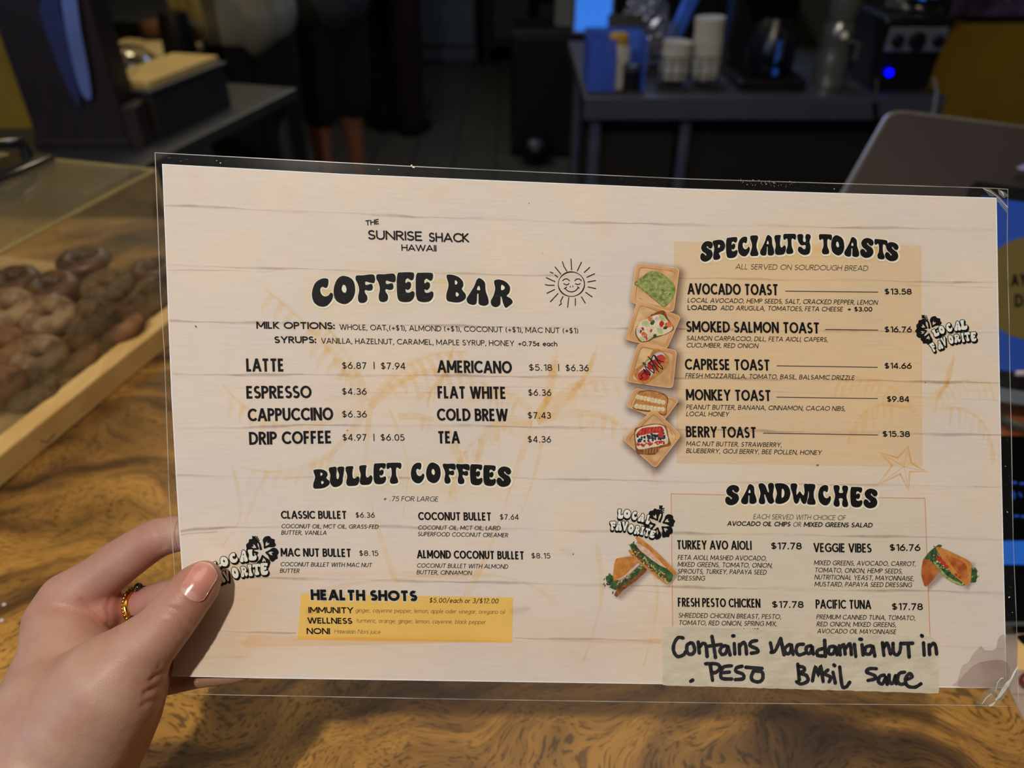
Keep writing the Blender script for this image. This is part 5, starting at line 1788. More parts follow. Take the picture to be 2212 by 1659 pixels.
# ================================================================== HAND
def skin_mat(name='skin', base=(178, 138, 119), blush=(176, 106, 94), pale=(190, 156, 136)):
    m = bpy.data.materials.new(name)
    m.use_nodes = True
    nt = m.node_tree
    b = nt.nodes['Principled BSDF']
    L = nt.links.new
    tc = nd(nt, 'ShaderNodeTexCoord')
    n = nd(nt, 'ShaderNodeTexNoise')
    n.inputs['Scale'].default_value = 55
    n.inputs['Detail'].default_value = 5
    L(tc.outputs['Object'], n.inputs[0])
    r = nd(nt, 'ShaderNodeValToRGB')
    r.color_ramp.elements[0].position = 0.38
    r.color_ramp.elements[0].color = lin(base)
    r.color_ramp.elements[1].position = 0.66
    r.color_ramp.elements[1].color = lin(pale)
    L(n.outputs['Fac'], r.inputs[0])
    at = nd(nt, 'ShaderNodeAttribute', attribute_name='fade')
    mx = nd(nt, 'ShaderNodeMixRGB')
    L(at.outputs['Fac'], mx.inputs[0])
    L(r.outputs[0], mx.inputs[1])
    mx.inputs[2].default_value = lin(blush)
    L(mx.outputs[0], b.inputs['Base Color'])
    b.inputs['Roughness'].default_value = 0.46
    b.inputs['Specular IOR Level'].default_value = 0.42
    b.inputs['Subsurface Weight'].default_value = 0.12
    b.inputs['Subsurface Radius'].default_value = (0.006, 0.002, 0.001)
    b.inputs['Subsurface Scale'].default_value = 0.5
    w_ = nd(nt, 'ShaderNodeTexVoronoi')
    w_.inputs['Scale'].default_value = 1300
    L(tc.outputs['Object'], w_.inputs[0])
    mp = nd(nt, 'ShaderNodeMapping')
    mp.inputs['Rotation'].default_value = (0.4, 0.3, 0.6)
    mp.inputs['Scale'].default_value = (160, 700, 400)
    L(tc.outputs['Object'], mp.inputs[0])
    n2 = nd(nt, 'ShaderNodeTexNoise')
    n2.inputs['Scale'].default_value = 1
    n2.inputs['Detail'].default_value = 3
    L(mp.outputs[0], n2.inputs[0])
    ad = nd(nt, 'ShaderNodeMath', operation='ADD')
    L(n2.outputs['Fac'], ad.inputs[0])
    L(w_.outputs['Distance'], ad.inputs[1])
    bp = nd(nt, 'ShaderNodeBump')
    bp.inputs['Strength'].default_value = 0.16
    bp.inputs['Distance'].default_value = 0.0004
    L(ad.outputs[0], bp.inputs['Height'])
    L(bp.outputs[0], b.inputs['Normal'])
    return m


M_skin = skin_mat()


def hp(px, py, d, r):
    return (W(px, py, d), r * d / FPX)


HC = [
    # forearm and wrist
    [hp(-60, 2050, .300, 235), hp(40, 1800, .304, 205), hp(110, 1660, .308, 178), hp(150, 1560, .312, 160)],
    [hp(110, 1660, .308, 175), hp(130, 1500, .318, 118), hp(150, 1420, .325, 100), hp(132, 1345, .333, 76)],
    [hp(150, 1560, .312, 150), hp(200, 1500, .318, 110), hp(170, 1420, .330, 92)],
    # thumb: metacarpal, proximal, distal
    [hp(175, 1560, .306, 140), hp(232, 1490, .304, 118), hp(272, 1440, .3035, 88), hp(302, 1405, .303, 71)],
    [hp(302, 1405, .303, 71), hp(345, 1365, .3030, 60), hp(376, 1328, .3040, 56)],
    [hp(376, 1328, .3040, 56), hp(402, 1294, .3055, 53), hp(424, 1268, .3072, 50), hp(440, 1249, .3088, 39)],
    # web of the thumb at the hand edge
    [hp(300, 1480, .312, 62), hp(296, 1540, .314, 52), hp(240, 1600, .314, 80)],
    # index finger
    [hp(132, 1345, .335, 76), hp(150, 1300, .335, 66), hp(206, 1256, .335, 52), hp(262, 1212, .333, 49), hp(318, 1174, .331, 45)],
    [hp(318, 1174, .331, 45), hp(345, 1160, .3292, 43), hp(385, 1151, .3275, 40), hp(440, 1156, .3268, 37), hp(500, 1176, .3263, 34), hp(530, 1190, .3263, 29)],
    # palm pads
    [hp(170, 1330, .335, 66), hp(222, 1318, .338, 49), hp(205, 1340, .342, 46)],
    [hp(172, 1300, .3350, 54), hp(224, 1318, .3350, 43), hp(228, 1342, .338, 32)],
    [hp(150, 1400, .338, 70), hp(200, 1380, .345, 52), hp(190, 1450, .345, 60)],
    # middle finger
    [hp(160, 1380, .346, 60), hp(235, 1345, .348, 48), hp(296, 1315, .342, 38), hp(340, 1294, .336, 36), hp(390, 1280, .3300, 35), hp(470, 1292, .3264, 33), hp(520, 1302, .3262, 28)],
    # ring finger
    [hp(165, 1440, .350, 56), hp(250, 1425, .356, 46), hp(330, 1400, .344, 41), hp(420, 1400, .3305, 36), hp(500, 1408, .3266, 32), hp(535, 1416, .3266, 27)],
    # little finger
    [hp(175, 1500, .345, 52), hp(270, 1490, .353, 40), hp(350, 1470, .342, 34), hp(430, 1456, .3295, 30), hp(500, 1450, .3262, 27), hp(530, 1448, .3260, 22)],
]
vs, fs = remesh_blob(HC, 0.00125, 9)
import numpy as np
# skin folds: shallow grooves pressed into the surface along short curves
FOLDS = [([(345, 1312), (370, 1313), (395, 1322), (420, 1348)], 2.6, .55), ([(338, 1323), (362, 1326), (384, 1336), (406, 1364)], 2.6, .5), ([(352, 1318), (376, 1320), (398, 1334), (410, 1350)], 1.8, .35),
         ([(390, 1358), (400, 1376), (403, 1396)], 2.0, .4), ([(376, 1362), (386, 1384), (390, 1402)], 1.8, .3), ([(410, 1340), (418, 1360), (415, 1380)], 1.8, .3),
         ([(330, 1128), (338, 1150), (350, 1184)], 3.0, .7), ([(341, 1126), (350, 1150), (358, 1180)], 2.0, .4), ([(176, 1296), (200, 1314), (228, 1342), (254, 1368)], 3.0, .7),
         ([(240, 1292), (233, 1312), (236, 1336), (250, 1358)], 2.6, .5),
         ([(362, 1452), (345, 1456), (326, 1468)], 3.0, .8), ([(358, 1478), (338, 1484), (312, 1498)], 3.2, .8), ([(352, 1512), (330, 1514), (306, 1524)], 3.0, .5), ([(346, 1430), (340, 1446), (330, 1456)], 2.2, .4)]
me_ = bpy.data.meshes.new('tmp')
me_.from_pydata([tuple(v) for v in vs], [], fs)
me_.update()
nn = np.empty(len(vs) * 3, dtype=np.float32)
me_.vertices.foreach_get('normal', nn)
bpy.data.meshes.remove(me_)
nn = nn.reshape(-1, 3)
va = np.array([tuple(v) for v in vs])
rel = va - np.array(CAM)
dz_ = rel @ np.array(FW)
pxs = 1106 + FPX * (rel @ np.array(RT)) / dz_
pys = 829.5 - FPX * (rel @ np.array(UP)) / dz_
face = np.clip(-(nn * (rel / np.linalg.norm(rel, axis=1)[:, None])).sum(1), 0, 1)
push = np.zeros(len(vs))
for P_, sg_, dp_ in FOLDS:
    P_ = cr(P_, False, 4)
    best = np.full(len(vs), 1e9)
    for (ax_, ay_), (bx_, by_) in zip(P_[:-1], P_[1:]):
        dx_, dy_ = bx_ - ax_, by_ - ay_
        t_ = np.clip(((pxs - ax_) * dx_ + (pys - ay_) * dy_) / (dx_ * dx_ + dy_ * dy_ + 1e-9), 0, 1)
        best = np.minimum(best, np.hypot(pxs - ax_ - t_ * dx_, pys - ay_ - t_ * dy_))
    push += dp_ * .001 * (np.exp(-(best / (sg_ * 1.3)) ** 2) - .15 * np.exp(-((best - sg_ * 3.2) / (sg_ * 1.6)) ** 2))
va = va - nn * (push * (face > .15))[:, None]
vs = [Vector(v) for v in va]
HB = BVHTree.FromPolygons(vs, fs)
BL = [(W(430, 1262, .305), .012, .55), (W(375, 1330, .300), .011, .35), (W(340, 1170, .330), .013, .5), (W(260, 1290, .335), .016, .55), (W(230, 1340, .340), .02, .5),
      (W(305, 1400, .300), .012, .3), (W(90, 1330, .33), .012, .25), (W(350, 1190, .33), .01, .5), (W(330, 1520, .31), .02, .3), (W(60, 1630, .29), .02, .05)]
fd = []
for v in vs:
    a = 0.05
    for c, r, k in BL:
        a += k * math.exp(-((v - c).length / r) ** 2)
    fd.append(min(0.85, a))
HAND = thing('person', 'bare left hand with a gold ring pinching the left edge of the menu', 'person', W(150, 1560, .312))
part('hand', vs, fs, M_skin, HAND, True, fade=fd)


def hit(px, py, lift=0.0):
    d = (W(px, py, 1) - CAM).normalized()
    h = HB.ray_cast(CAM, d)
    return (h[0] - d * lift) if h[0] else W(px, py, .304)


# thumb nail: a curved plate laid on the thumb
M_nail = mk('nail_plate', (204, 140, 130), .22, var=.08, scale=80, spec=.6, coat=.5)
M_lun = mk('nail_lunula', (208, 158, 146), .25, var=.05, scale=80, spec=.6, coat=.5)
M_tip = mk('nail_free_edge', (206, 172, 146), .3, var=.05, scale=80, spec=.6, coat=.4)


def nail_px(s, t):
    """s across -1..1, t 0 base .. 1 tip"""
    bx, by = 411 + 39 * t, 1287 - 62 * t
    half = 29.5 * (1 - 0.02 * t)
    bow = -7 * (1 - s * s) * (1 - t) ** 2 + 8 * (1 - s * s) * t ** 3 - 4 * t * 0
    ax, ay = 0.532, -0.847
    nx_, ny_ = 0.847, 0.532
    if t > .8:
        half *= math.sqrt(max(0.0, 1 - ((t - .8) / .2) ** 2 * .45))
    if t < .12:
        half *= 0.82 + .18 * t / .12
    return bx + nx_ * half * s + ax * bow, by + ny_ * half * s + ay * bow


NX, NY = 30, 40
nv, nf, nm = [], [], []
for lay, lift in ((0, .0007), (1, .00005)):
    for j in range(NY + 1):
        for i in range(NX + 1):
            s_ = -1 + 2 * i / NX
            t = j / NY
            x, y = nail_px(s_, t)
            nv.append(hit(x, y, lift + .0006 * (1 - s_ * s_) if lay == 0 else lift - .0006))
for j in range(NY):
    for i in range(NX):
        a = j * (NX + 1) + i
        nf.append((a, a + 1, a + NX + 2, a + NX + 1))
        s_ = -1 + 2 * (i + .5) / NX
        t = (j + .5) / NY
        nm.append(1 if t < .19 * (1 - .6 * s_ * s_) else (2 if t > .955 else 0))
K = (NX + 1) * (NY + 1)
rimv = [i for i in range(NX + 1)] + [j * (NX + 1) + NX for j in range(1, NY + 1)] + [NY * (NX + 1) + i for i in range(NX - 1, -1, -1)] + [j * (NX + 1) for j in range(NY - 1, 0, -1)]
for a, b in zip(rimv, rimv[1:] + rimv[:1]):
    nf.append((a, b, b + K, a + K))
    nm.append(0)
part('thumb_nail', nv, nf, [M_nail, M_lun, M_tip], HAND, True, nm, label='pink thumb nail with a pale half moon')

M_goldm = mk('ring_gold', (226, 176, 84), .16, 1.0, var=.2, scale=300)
M_dgem = mk('dark_ring_stone', (40, 36, 22), .12, 0.3, var=.3, scale=300, coat=1)
c = W(306, 1310, .3407)
ax = (W(340, 1294, .336) - W(280, 1322, .344)).normalized()
e1 = ax.cross(FW).normalized()
e2 = ax.cross(e1).normalized()
rr = 40.5 * .3407 / FPX
g = G()
for off in (-.0010, .0010):
    g.tube([c + ax * off + (e1 * math.cos(a) + e2 * math.sin(a)) * rr for a in [2 * math.pi * k / 40 for k in range(40)]], .00085, 8, closed=True)
for k in range(36):
    a = 2 * math.pi * k / 36
    g.sphere(c + (e1 * math.cos(a) + e2 * math.sin(a)) * (rr + .0006), .0009, 8)
g.sphere(c + (UP * .95 - FW * .3).normalized() * (rr + .0012), .0022, 10, 1)
g.sphere(c + (UP * -.3 - FW * .95).normalized() * (rr + .0010), .0016, 10, 1)
g.done('finger_ring', [M_goldm, M_dgem], HAND, True, label='thin gold ring with small dark stones')
# ================================================================== PASTRY CASE (left)
M_pine = mk('pale_pine', (226, 190, 124), .5, rgb2=(214, 172, 104), scale=18, stretch=(6, 1, 6), bump=.1)
M_acr = film_mat('case_acrylic', haze=.045, gloss=.06, rough=.03, scratch=.015, hazecol=(.75, .68, .42, 1), sscale=30)  # yellow haze colour stands in for the mustard wall's reflection
M_acre = mk('acrylic_edge', (176, 160, 108), .2, alpha=.55, spec=.8)
CC = PZ(335, 368, 1.170)                     # far right top corner of the acrylic box
CA = Vector((-0.258, -0.966, 0))             # along its right side, towards us
CB = Vector((-0.966, 0.258, 0))              # along its back, to the left
PC = thing('pastry_case', 'clear acrylic pastry case on a pale wooden tray full of doughnuts', 'display case', (CC.x, CC.y, 1.0))
Mc = Matrix((( CB.x, CA.x, 0, 0), (CB.y, CA.y, 0, 0), (0, 0, 1, 0), (0, 0, 0, 1)))
LA, LB, TH = 0.62, 0.50, 0.0035


def cpt(b, a, z):
    return Vector((CC.x, CC.y, 0)) + CB * b + CA * a + Vector((0, 0, z))


RW = 0.022
for nm_, c_, s_ in [('tray_rail', cpt(-RW / 2, LA / 2 - RW / 2, 1.0135), (RW, LA + RW * 2, .027)), ('tray_rail', cpt(LB + RW / 2, LA / 2, 1.0135), (RW, LA + RW * 2, .027)),
                    ('tray_rail', cpt(LB / 2, -RW / 2, 1.0135), (LB, RW, .027)), ('tray_rail', cpt(LB / 2, LA + RW / 2, 1.0135), (LB, RW, .027)),
                    ('tray_floor', cpt(LB / 2, LA / 2, 1.010), (LB, LA, .014))]:
    G().box(c_, s_, M=Mc, bev=.0018).done(nm_, M_pine, PC)
ZT = 1.170
for nm_, c_, s_ in [('acrylic_panel', cpt(LB / 2, LA / 2, ZT), (LB, LA, TH)), ('acrylic_panel', cpt(.002, LA / 2, 1.093), (TH, LA, .15)), ('acrylic_panel', cpt(LB - .002, LA / 2, 1.093), (TH, LA, .15)),
                    ('acrylic_panel', cpt(LB / 2, .002, 1.093), (LB, TH, .15)), ('acrylic_panel', cpt(LB / 2, LA - .002, 1.093), (LB, TH, .15))]:
    G().box(c_, s_, M=Mc).done(nm_, M_acr, PC)
for a_, b_ in [((0, 0, ZT), (LB, 0, ZT)), ((0, 0, ZT), (0, LA, ZT)), ((0, 0, 1.02), (0, 0, ZT)), ((0, LA, ZT), (LB, LA, ZT))]:
    G().tube([cpt(*a_), cpt(*b_)], .0022, 6).done('acrylic_edge', M_acre, PC)
M_hnd = mk('black_handle_plastic', (36, 34, 38), .22, var=.1, spec=.7)
hx = PZ(12, 372, ZT)
g = G()
g.tube([hx + CA * .035 + Vector((0, 0, .002)), hx + CA * .032 + Vector((0, 0, .022)), hx + CB * 0 + Vector((0, 0, .028)), hx - CA * .032 + Vector((0, 0, .022)), hx - CA * .035 + Vector((0, 0, .002))], .006, 10)
g.box(hx + Vector((0, 0, .004)), (.05, .09, .006), M=Mc, bev=.002)
g.done('lid_handle', M_hnd, PC, True)
# wire clip and pencil curve printed on the rail: a small burnt arc mark
g = G()
mk_ = PZ(88, 948, 1.012)
P0_, P1_, P2_ = PZ(73, 953, 1.013), PZ(88, 955, 1.010), PZ(104, 938, 1.014)
g.tube([P0_ + Vector((.006, 0, 0)), P1_ + Vector((.006, 0, 0)), P2_ + Vector((.006, 0, 0))], .0008, 6)
g.done('rail_mark', mk('burnt_mark', (70, 50, 30), .8), PC)

# doughnuts
M_dn = [mk('sugared_dough', (104, 72, 44), .8, rgb2=(172, 142, 104), scale=70, bump=.8, bscale=260),
        mk('chocolate_glaze', (62, 38, 30), .35, rgb2=(98, 66, 50), scale=60, bump=.4, bscale=200),
        mk('cinnamon_dough', (92, 56, 30), .8, rgb2=(140, 98, 60), scale=90, bump=.8, bscale=300),
        mk('seeded_dough', (66, 48, 30), .75, rgb2=(124, 98, 64), scale=160, bump=.9, bscale=220)]


def doughnut(c, tilt, az, R, r, mat, label):
    mt = Matrix.Translation(c) @ Matrix.Rotation(az, 4, 'Z') @ Matrix.Rotation(tilt, 4, 'X')
    vs, fs = [], []
    n, m_ = 36, 16
    for i in range(n):
        a = 2 * math.pi * i / n
        for j in range(m_):
            b = 2 * math.pi * j / m_
            rr_ = r * (1 + .05 * math.sin(3 * a + c.x * 90) + .04 * math.sin(7 * a + 2 * b))
            vs.append(mt @ Vector(((R + rr_ * math.cos(b)) * math.cos(a), (R + rr_ * math.cos(b)) * math.sin(a), rr_ * .85 * math.sin(b))))
            fs.append((i * m_ + j, ((i + 1) % n) * m_ + j, ((i + 1) % n) * m_ + (j + 1) % m_, i * m_ + (j + 1) % m_))
    o = part('doughnut', vs, fs, mat, None, True, loc=c)
    tag(o, label, 'doughnut', 'doughnuts piled in the pastry case')
    return o


DN = [  # px, py, z, tilt, az, R, mat, label
    (18, 668, 1.088, .5, .5, .028, 0, 'speckled sugar doughnut on top of the pile at the left frame edge'),
    (104, 682, 1.078, .55, .4, .027, 0, 'white sugared doughnut on top of the pile, second from the left frame edge'),
    (192, 690, 1.066, .5, .2, .026, 3, 'seeded brown doughnut third along the upper row of the pile'),
    (258, 702, 1.052, .45, .1, .024, 2, 'pale doughnut at the right end of the upper row near the tray rail'),
    (8, 752, 1.066, .5, .6, .026, 2, 'orange-brown doughnut cut by the left frame edge in the middle row'),
    (84, 770, 1.058, .55, .5, .027, 0, 'sugar-crusted doughnut in the middle of the front rows'),
    (160, 766, 1.046, .45, .3, .024, 2, 'small cinnamon doughnut nearest the tray rail in the middle row'),
    (62, 842, 1.044, .35, .4, .026, 3, 'lowest dark doughnut lying on the tray near the corner'),
    (-4, 836, 1.052, .4, .6, .026, 2, 'reddish-brown doughnut cut by the left frame edge in the lowest row'),
    (112, 622, 1.072, .25, .2, .030, 1, 'chocolate glazed doughnut behind the white sugared one'),
    (232, 618, 1.062, .2, .1, .031, 3, 'large seeded doughnut behind the upper row, with an open hole'),
    (182, 565, 1.068, .1, .1, .032, 1, 'dark chocolate doughnut farthest back in the case, lying flat'),
    (316, 642, 1.046, .3, -.1, .028, 3, 'dim brown doughnut at the right, half hidden by the menu'),
    (330, 588, 1.050, .2, -.1, .029, 1, 'dark doughnut at the back right corner, half hidden by the menu'),
    (30, 610, 1.062, .3, .3, .029, 1, 'brown glazed doughnut behind the speckled one at the left edge'),
    (268, 670, 1.040, .1, .1, .026, 2, 'flat doughnut under the upper row of the pile')]
for px, py, z, ti, az, R_, mi, lb in DN:
    z = 1.026 + (z - 1.040) * .8 if z > 1.040 else 1.026
    c_ = PZ(px, py, z)
    doughnut(c_, ti * .5, az, R_ * .60, .0116, M_dn[mi], lb)
    k = 0
    while z - .018 > 1.020:                    # the doughnuts that carry the upper ones
        z = max(1.0262, z - .018)
        k += 1
        doughnut(Vector((c_.x - .006 * k, c_.y + .006 * k, z)), .05, az + k, .0145, .0108, M_dn[(mi + k) % 4], 'brown doughnut buried under the upper layers of the pile')
        if z <= 1.0263:
            break

# ================================================================== LEFT PREP TABLE
M_st = mk('brushed_steel', (104, 104, 104), .42, .75, var=.12, scale=8, stretch=(1, 30, 1))
M_std = mk('dull_dark_steel', (44, 43, 40), .6, .3, var=.15, scale=8)
M_blk = mk('black_plastic', (16, 16, 19), .4, var=.1)
M_wal = mk('dark_walnut_block', (24, 13, 9), .55, rgb2=(38, 20, 13), scale=14, stretch=(8, 8, 1))
M_tan = mk('tan_cutting_board', (214, 182, 112), .6, var=.08, scale=12, stretch=(1, 8, 1))


def fr(base, yaw):
    """local frame: x right, y away, turned by yaw"""
    return Matrix.Translation(base) @ Matrix.Rotation(yaw, 4, 'Z')


def MB(name, Mx, boxes, mats, parent, smooth=False):
    """boxes (cx,cy,cz,sx,sy,sz[,bevel]) in the frame Mx"""
    g = G()
    for b in boxes:
        c_ = Mx @ Vector(b[:3])
        g.box(c_, b[3:6], M=Mx.to_3x3().to_4x4(), bev=b[6] if len(b) > 6 else 0)
    return g.done(name, mats, parent)


YW = math.radians(-15.5)
p_near = PZ(345, 330, .9)
p_far = PZ(640, 190, .9)
# table frame: origin at far right corner of the top, x to the left is -x
Mt = fr(Vector((p_far.x, p_far.y, 0)), YW)
PT = thing('prep_table', 'dark steel prep table behind the pastry case with knife block and steel tub', 'table', (p_far.x, p_far.y, 0))
MB('table_top', Mt, [(-.55, -.42, .885, 1.1, .84, .03, .003)], M_st, PT)
MB('undershelf', Mt, [(-.55, -.42, .28, 1.0, .76, .02, .002)], M_std, PT)
for x, y in ((-.04, -.04), (-.04, -.80), (-1.06, -.04), (-1.06, -.80)):
    g = G().tube([Mt @ Vector((x, y, 0)), Mt @ Vector((x, y, .875))], .019, 12)
    g.done('leg', M_st, PT)
# steel tub with cutting board lid
b_near = PZ(351, 301, .9)
Mb = fr(Vector((b_near.x, b_near.y, .9)), YW)
ST = thing('steel_tub', 'low steel tub with a tan cutting board on top beside the knife block', 'tub', b_near)
MB('tub_body', Mb, [(-.07, .145, .05, .14, .29, .10, .004)], M_std, ST)
MB('tub_rim', Mb, [(-.07, .145, .1045, .15, .302, .009, .002)], M_st, ST)
MB('cutting_board', Mb, [(-.075, .15, .1165, .13, .275, .015, .002)], M_tan, ST)
# knife block
kb = PZ(184, 321, .9)
Mk = fr(Vector((kb.x, kb.y, .9)), 0.0)
KB = thing('knife_block', 'tall dark walnut knife block holding two broad blue-lit blades', 'knife block', kb)
MB('block', Mk, [(0, .0425, .155, .205, .085, .31, .004)], M_wal, KB)
MB('plinth', Mk, [(.0, .043, .012, .215, .10, .024, .004)], M_wal, KB)
MB('side_slab', Mk, [(.119, .043, .045, .032, .085, .09, .003)], mk('brown_side_slab', (44, 26, 16), .6), KB)
M_blade = mk('blue_lit_blade', (150, 160, 196), .34, .8, var=.12, scale=5)  # steel tinted blue: the reflected blue light is put into the colour
yk = kb.y - .006


def blade(P, dy, name_, label_, mt_):
    lp = [PYp(x, y, yk - dy) for x, y in P]
    t = thing(name_, label_, 'knife', sum(lp, Vector()) / len(lp), 'knives on the walnut block')
    G().slab(lp, (0, .0022, 0)).done('blade', mt_, t)
    top = (lp[0] + lp[-1]) / 2
    u = (top - lp[len(lp) // 2]).normalized()
    g = G()
    e = [top, top + u * .03, top + u * .075, top + u * .115]
    g.tube([p + Vector((0, .001, 0)) for p in e], [.011, .014, .012, .015], 10)
    g.done('handle', M_blk, t, True)


blade([(94, -8), (82, 22), (92, 47), (104, 85), (115, 115), (130, 152), (146, 190), (166, 226), (174, 232), (170, 195), (162, 150), (148, 102), (136, 50), (124, -8)], .004, 'chef_knife', 'broad dim blue-lit chef knife blade at the left of the walnut block', mk('dim_blade', (74, 76, 110), .4, .7))  # darker copy of the blade steel, its weaker reflection put into the colour
blade([(131, -8), (136, 30), (143, 72), (153, 118), (164, 164), (175, 200), (186, 214), (196, 216), (197, 200), (192, 160), (184, 118), (174, 66), (164, -8)], .010, 'chef_knife', 'bright blue-lit narrow knife blade at the right on the walnut block', M_blade)
for x0, y0, x1, y1, r_, lb in [(22, 8, 38, 44, .005, 'slim pale utensil handle at the left of the block top'), (52, -14, 68, 38, .008, 'tan wooden utensil handle above the knife block'), (190, -30, 202, 66, .014, 'black knife handle rising at the right of the block')]:
    a, b = PYp(x0, y0, kb.y + .10), PYp(x1, y1, kb.y + .10)
    t = thing('utensil', lb, 'utensil', b)
    G().tube([a, (a + b) / 2, b], [r_, r_ * 1.15, r_ * .8], 10).done('handle', M_blk if r_ > .01 else (M_tan if r_ > .006 else M_st), t, True)
    G().tube([b, b + (b - a).normalized() * .05], [r_ * .5, r_ * .35], 8).done('shank', M_st, t, True)

# things beyond on the table: plate of food, glass bowl, dark machine
def lathe_thing(name_, label_, cat_, base, prof, mat, parts=(), group=None, n=28):
    t = thing(name_, label_, cat_, base, group)
    G().lathe(base, prof, n).done(parts[0] if parts else 'body', mat, t, True)
    return t


M_white = mk('white_ceramic', (206, 200, 180), .4, var=.05)
M_cream = mk('cream_board', (222, 200, 144), .6, var=.1)
M_glass = film_mat('clear_glass', haze=.05, gloss=.16, rough=.04, scratch=0.0, hazecol=(.6, .65, .7, 1))
b2 = PZ(330, 118, .9)
Mq = fr(b2, YW)
t = thing('cutting_board', 'cream cutting board with bread at the back of the left table', 'board', b2)
MB('board', Mq, [(-.02, 0, .012, .29, .20, .024, .004)], M_cream, t)
b3 = PZ(338, 84, .925)
t = thing('bread_loaf', 'small orange-brown loaf on the cream cutting board', 'bread', b3)
G().sphere(b3 + Vector((0, 0, .035)), (.045, .035, .028), 16).done('crust', mk('baked_crust', (96, 58, 28), .7, scale=40, var=.3), t, True)
b4 = PZ(288, 168, .9)
lathe_thing('glass_bowl', 'upturned clear glass bowl behind the tan cutting board', 'bowl', b4, [(.085, 0), (.083, .03), (.07, .06), (.045, .08), (.02, .088), (.0201, .085)], M_glass)
b5 = PZ(400, 150, .9)
t = thing('pitcher', 'dark pitcher standing at the back of the left table', 'pitcher', b5)
G().lathe(b5, [(.045, 0), (.05, .02), (.047, .12), (.04, .16), (.038, .16)], 20).done('body', M_blk, t, True)
G().tube([b5 + Vector((.044, 0, .13)), b5 + Vector((.08, 0, .12)), b5 + Vector((.08, 0, .06)), b5 + Vector((.046, 0, .04))], .006, 8).done('handle', M_blk, t, True)
b6 = Vector((PYp(372, 30, 3.1).x - .48, 3.4, 0))
t = thing('counter_cabinet', 'grey-green low cabinet against the far left side', 'cabinet', (b6.x, 3.4, 0))
MB('carcass', fr(Vector((b6.x, 3.4, 0)), YW), [(0, 0, .45, .9, .5, .9, .01)], mk('grey_green_laminate', (92, 94, 82), .6), t)
MB('worktop', fr(Vector((b6.x, 3.4, 0)), YW), [(0, 0, .92, .94, .54, .035, .005)], M_std, t)
# hanging bags / cloths
M_cloth = mk('straw_cloth', (196, 170, 92), .9, rgb2=(150, 126, 60), scale=9, stretch=(6, 6, 1))


def cloth(name_, label_, cat_, x0, x1, ztop, zbot, y, mat, waves=3, amp=.02, lean=0.0, drop=(0, 0)):
    nx__, nz = 24, 14
    vs, fs = [], []
    for side in (0, 1):
        for j in range(nz + 1):
            for i in range(nx__ + 1):
                s_, t = i / nx__, j / nz
                k = 1 - .18 * (1 - t)
                x = (x0 + x1) / 2 + (x1 - x0) * (s_ - .5) * (1.0 if t > .5 else 1.0) * k + lean * (1 - t)
                z = zbot + (ztop - zbot) * t - (drop[0] * (1 - s_) + drop[1] * s_) * (1 - t)
                vs.append((x, y + amp * math.sin(waves * math.pi * s_ * 2 + .6 * t) + side * .006, z))
    K_ = (nx__ + 1) * (nz + 1)
    for j in range(nz):
        for i in range(nx__):
            a = j * (nx__ + 1) + i
            fs.append((a, a + 1, a + nx__ + 2, a + nx__ + 1))
            fs.append((a + K_, a + K_ + nx__ + 1, a + K_ + nx__ + 2, a + K_ + 1))
    for i in range(nx__):
        for a in (i, nz * (nx__ + 1) + i):
            fs.append((a, a + K_, a + K_ + 1, a + 1))
    for j in range(nz):
        for a in (j * (nx__ + 1), j * (nx__ + 1) + nx__):
            fs.append((a, a + nx__ + 1, a + nx__ + 1 + K_, a + K_))
    o = part(name_, vs, fs, mat, None, True, loc=((x0 + x1) / 2, y, zbot))
    tag(o, label_, cat_)
    return o


ya = 2.55
c0, c1 = PYp(368, 60, ya), PYp(448, 60, ya)
cloth('hanging_towel', 'straw-coloured towel hanging in folds beyond the steel tub', 'towel', c0.x, c1.x, 1.75, .965, ya, M_cloth, 3, .022)

# ================================================================== PEOPLE
M_hair = mk('dark_hair', (30, 22, 18), .5, var=.3, scale=90)
M_shoe = mk('black_shoe', (18, 18, 20), .5)
M_eye = mk('eye', (230, 226, 220), .3)
SKD = skin_mat('skin_tanned', (150, 98, 76), (140, 74, 60), (170, 116, 90))


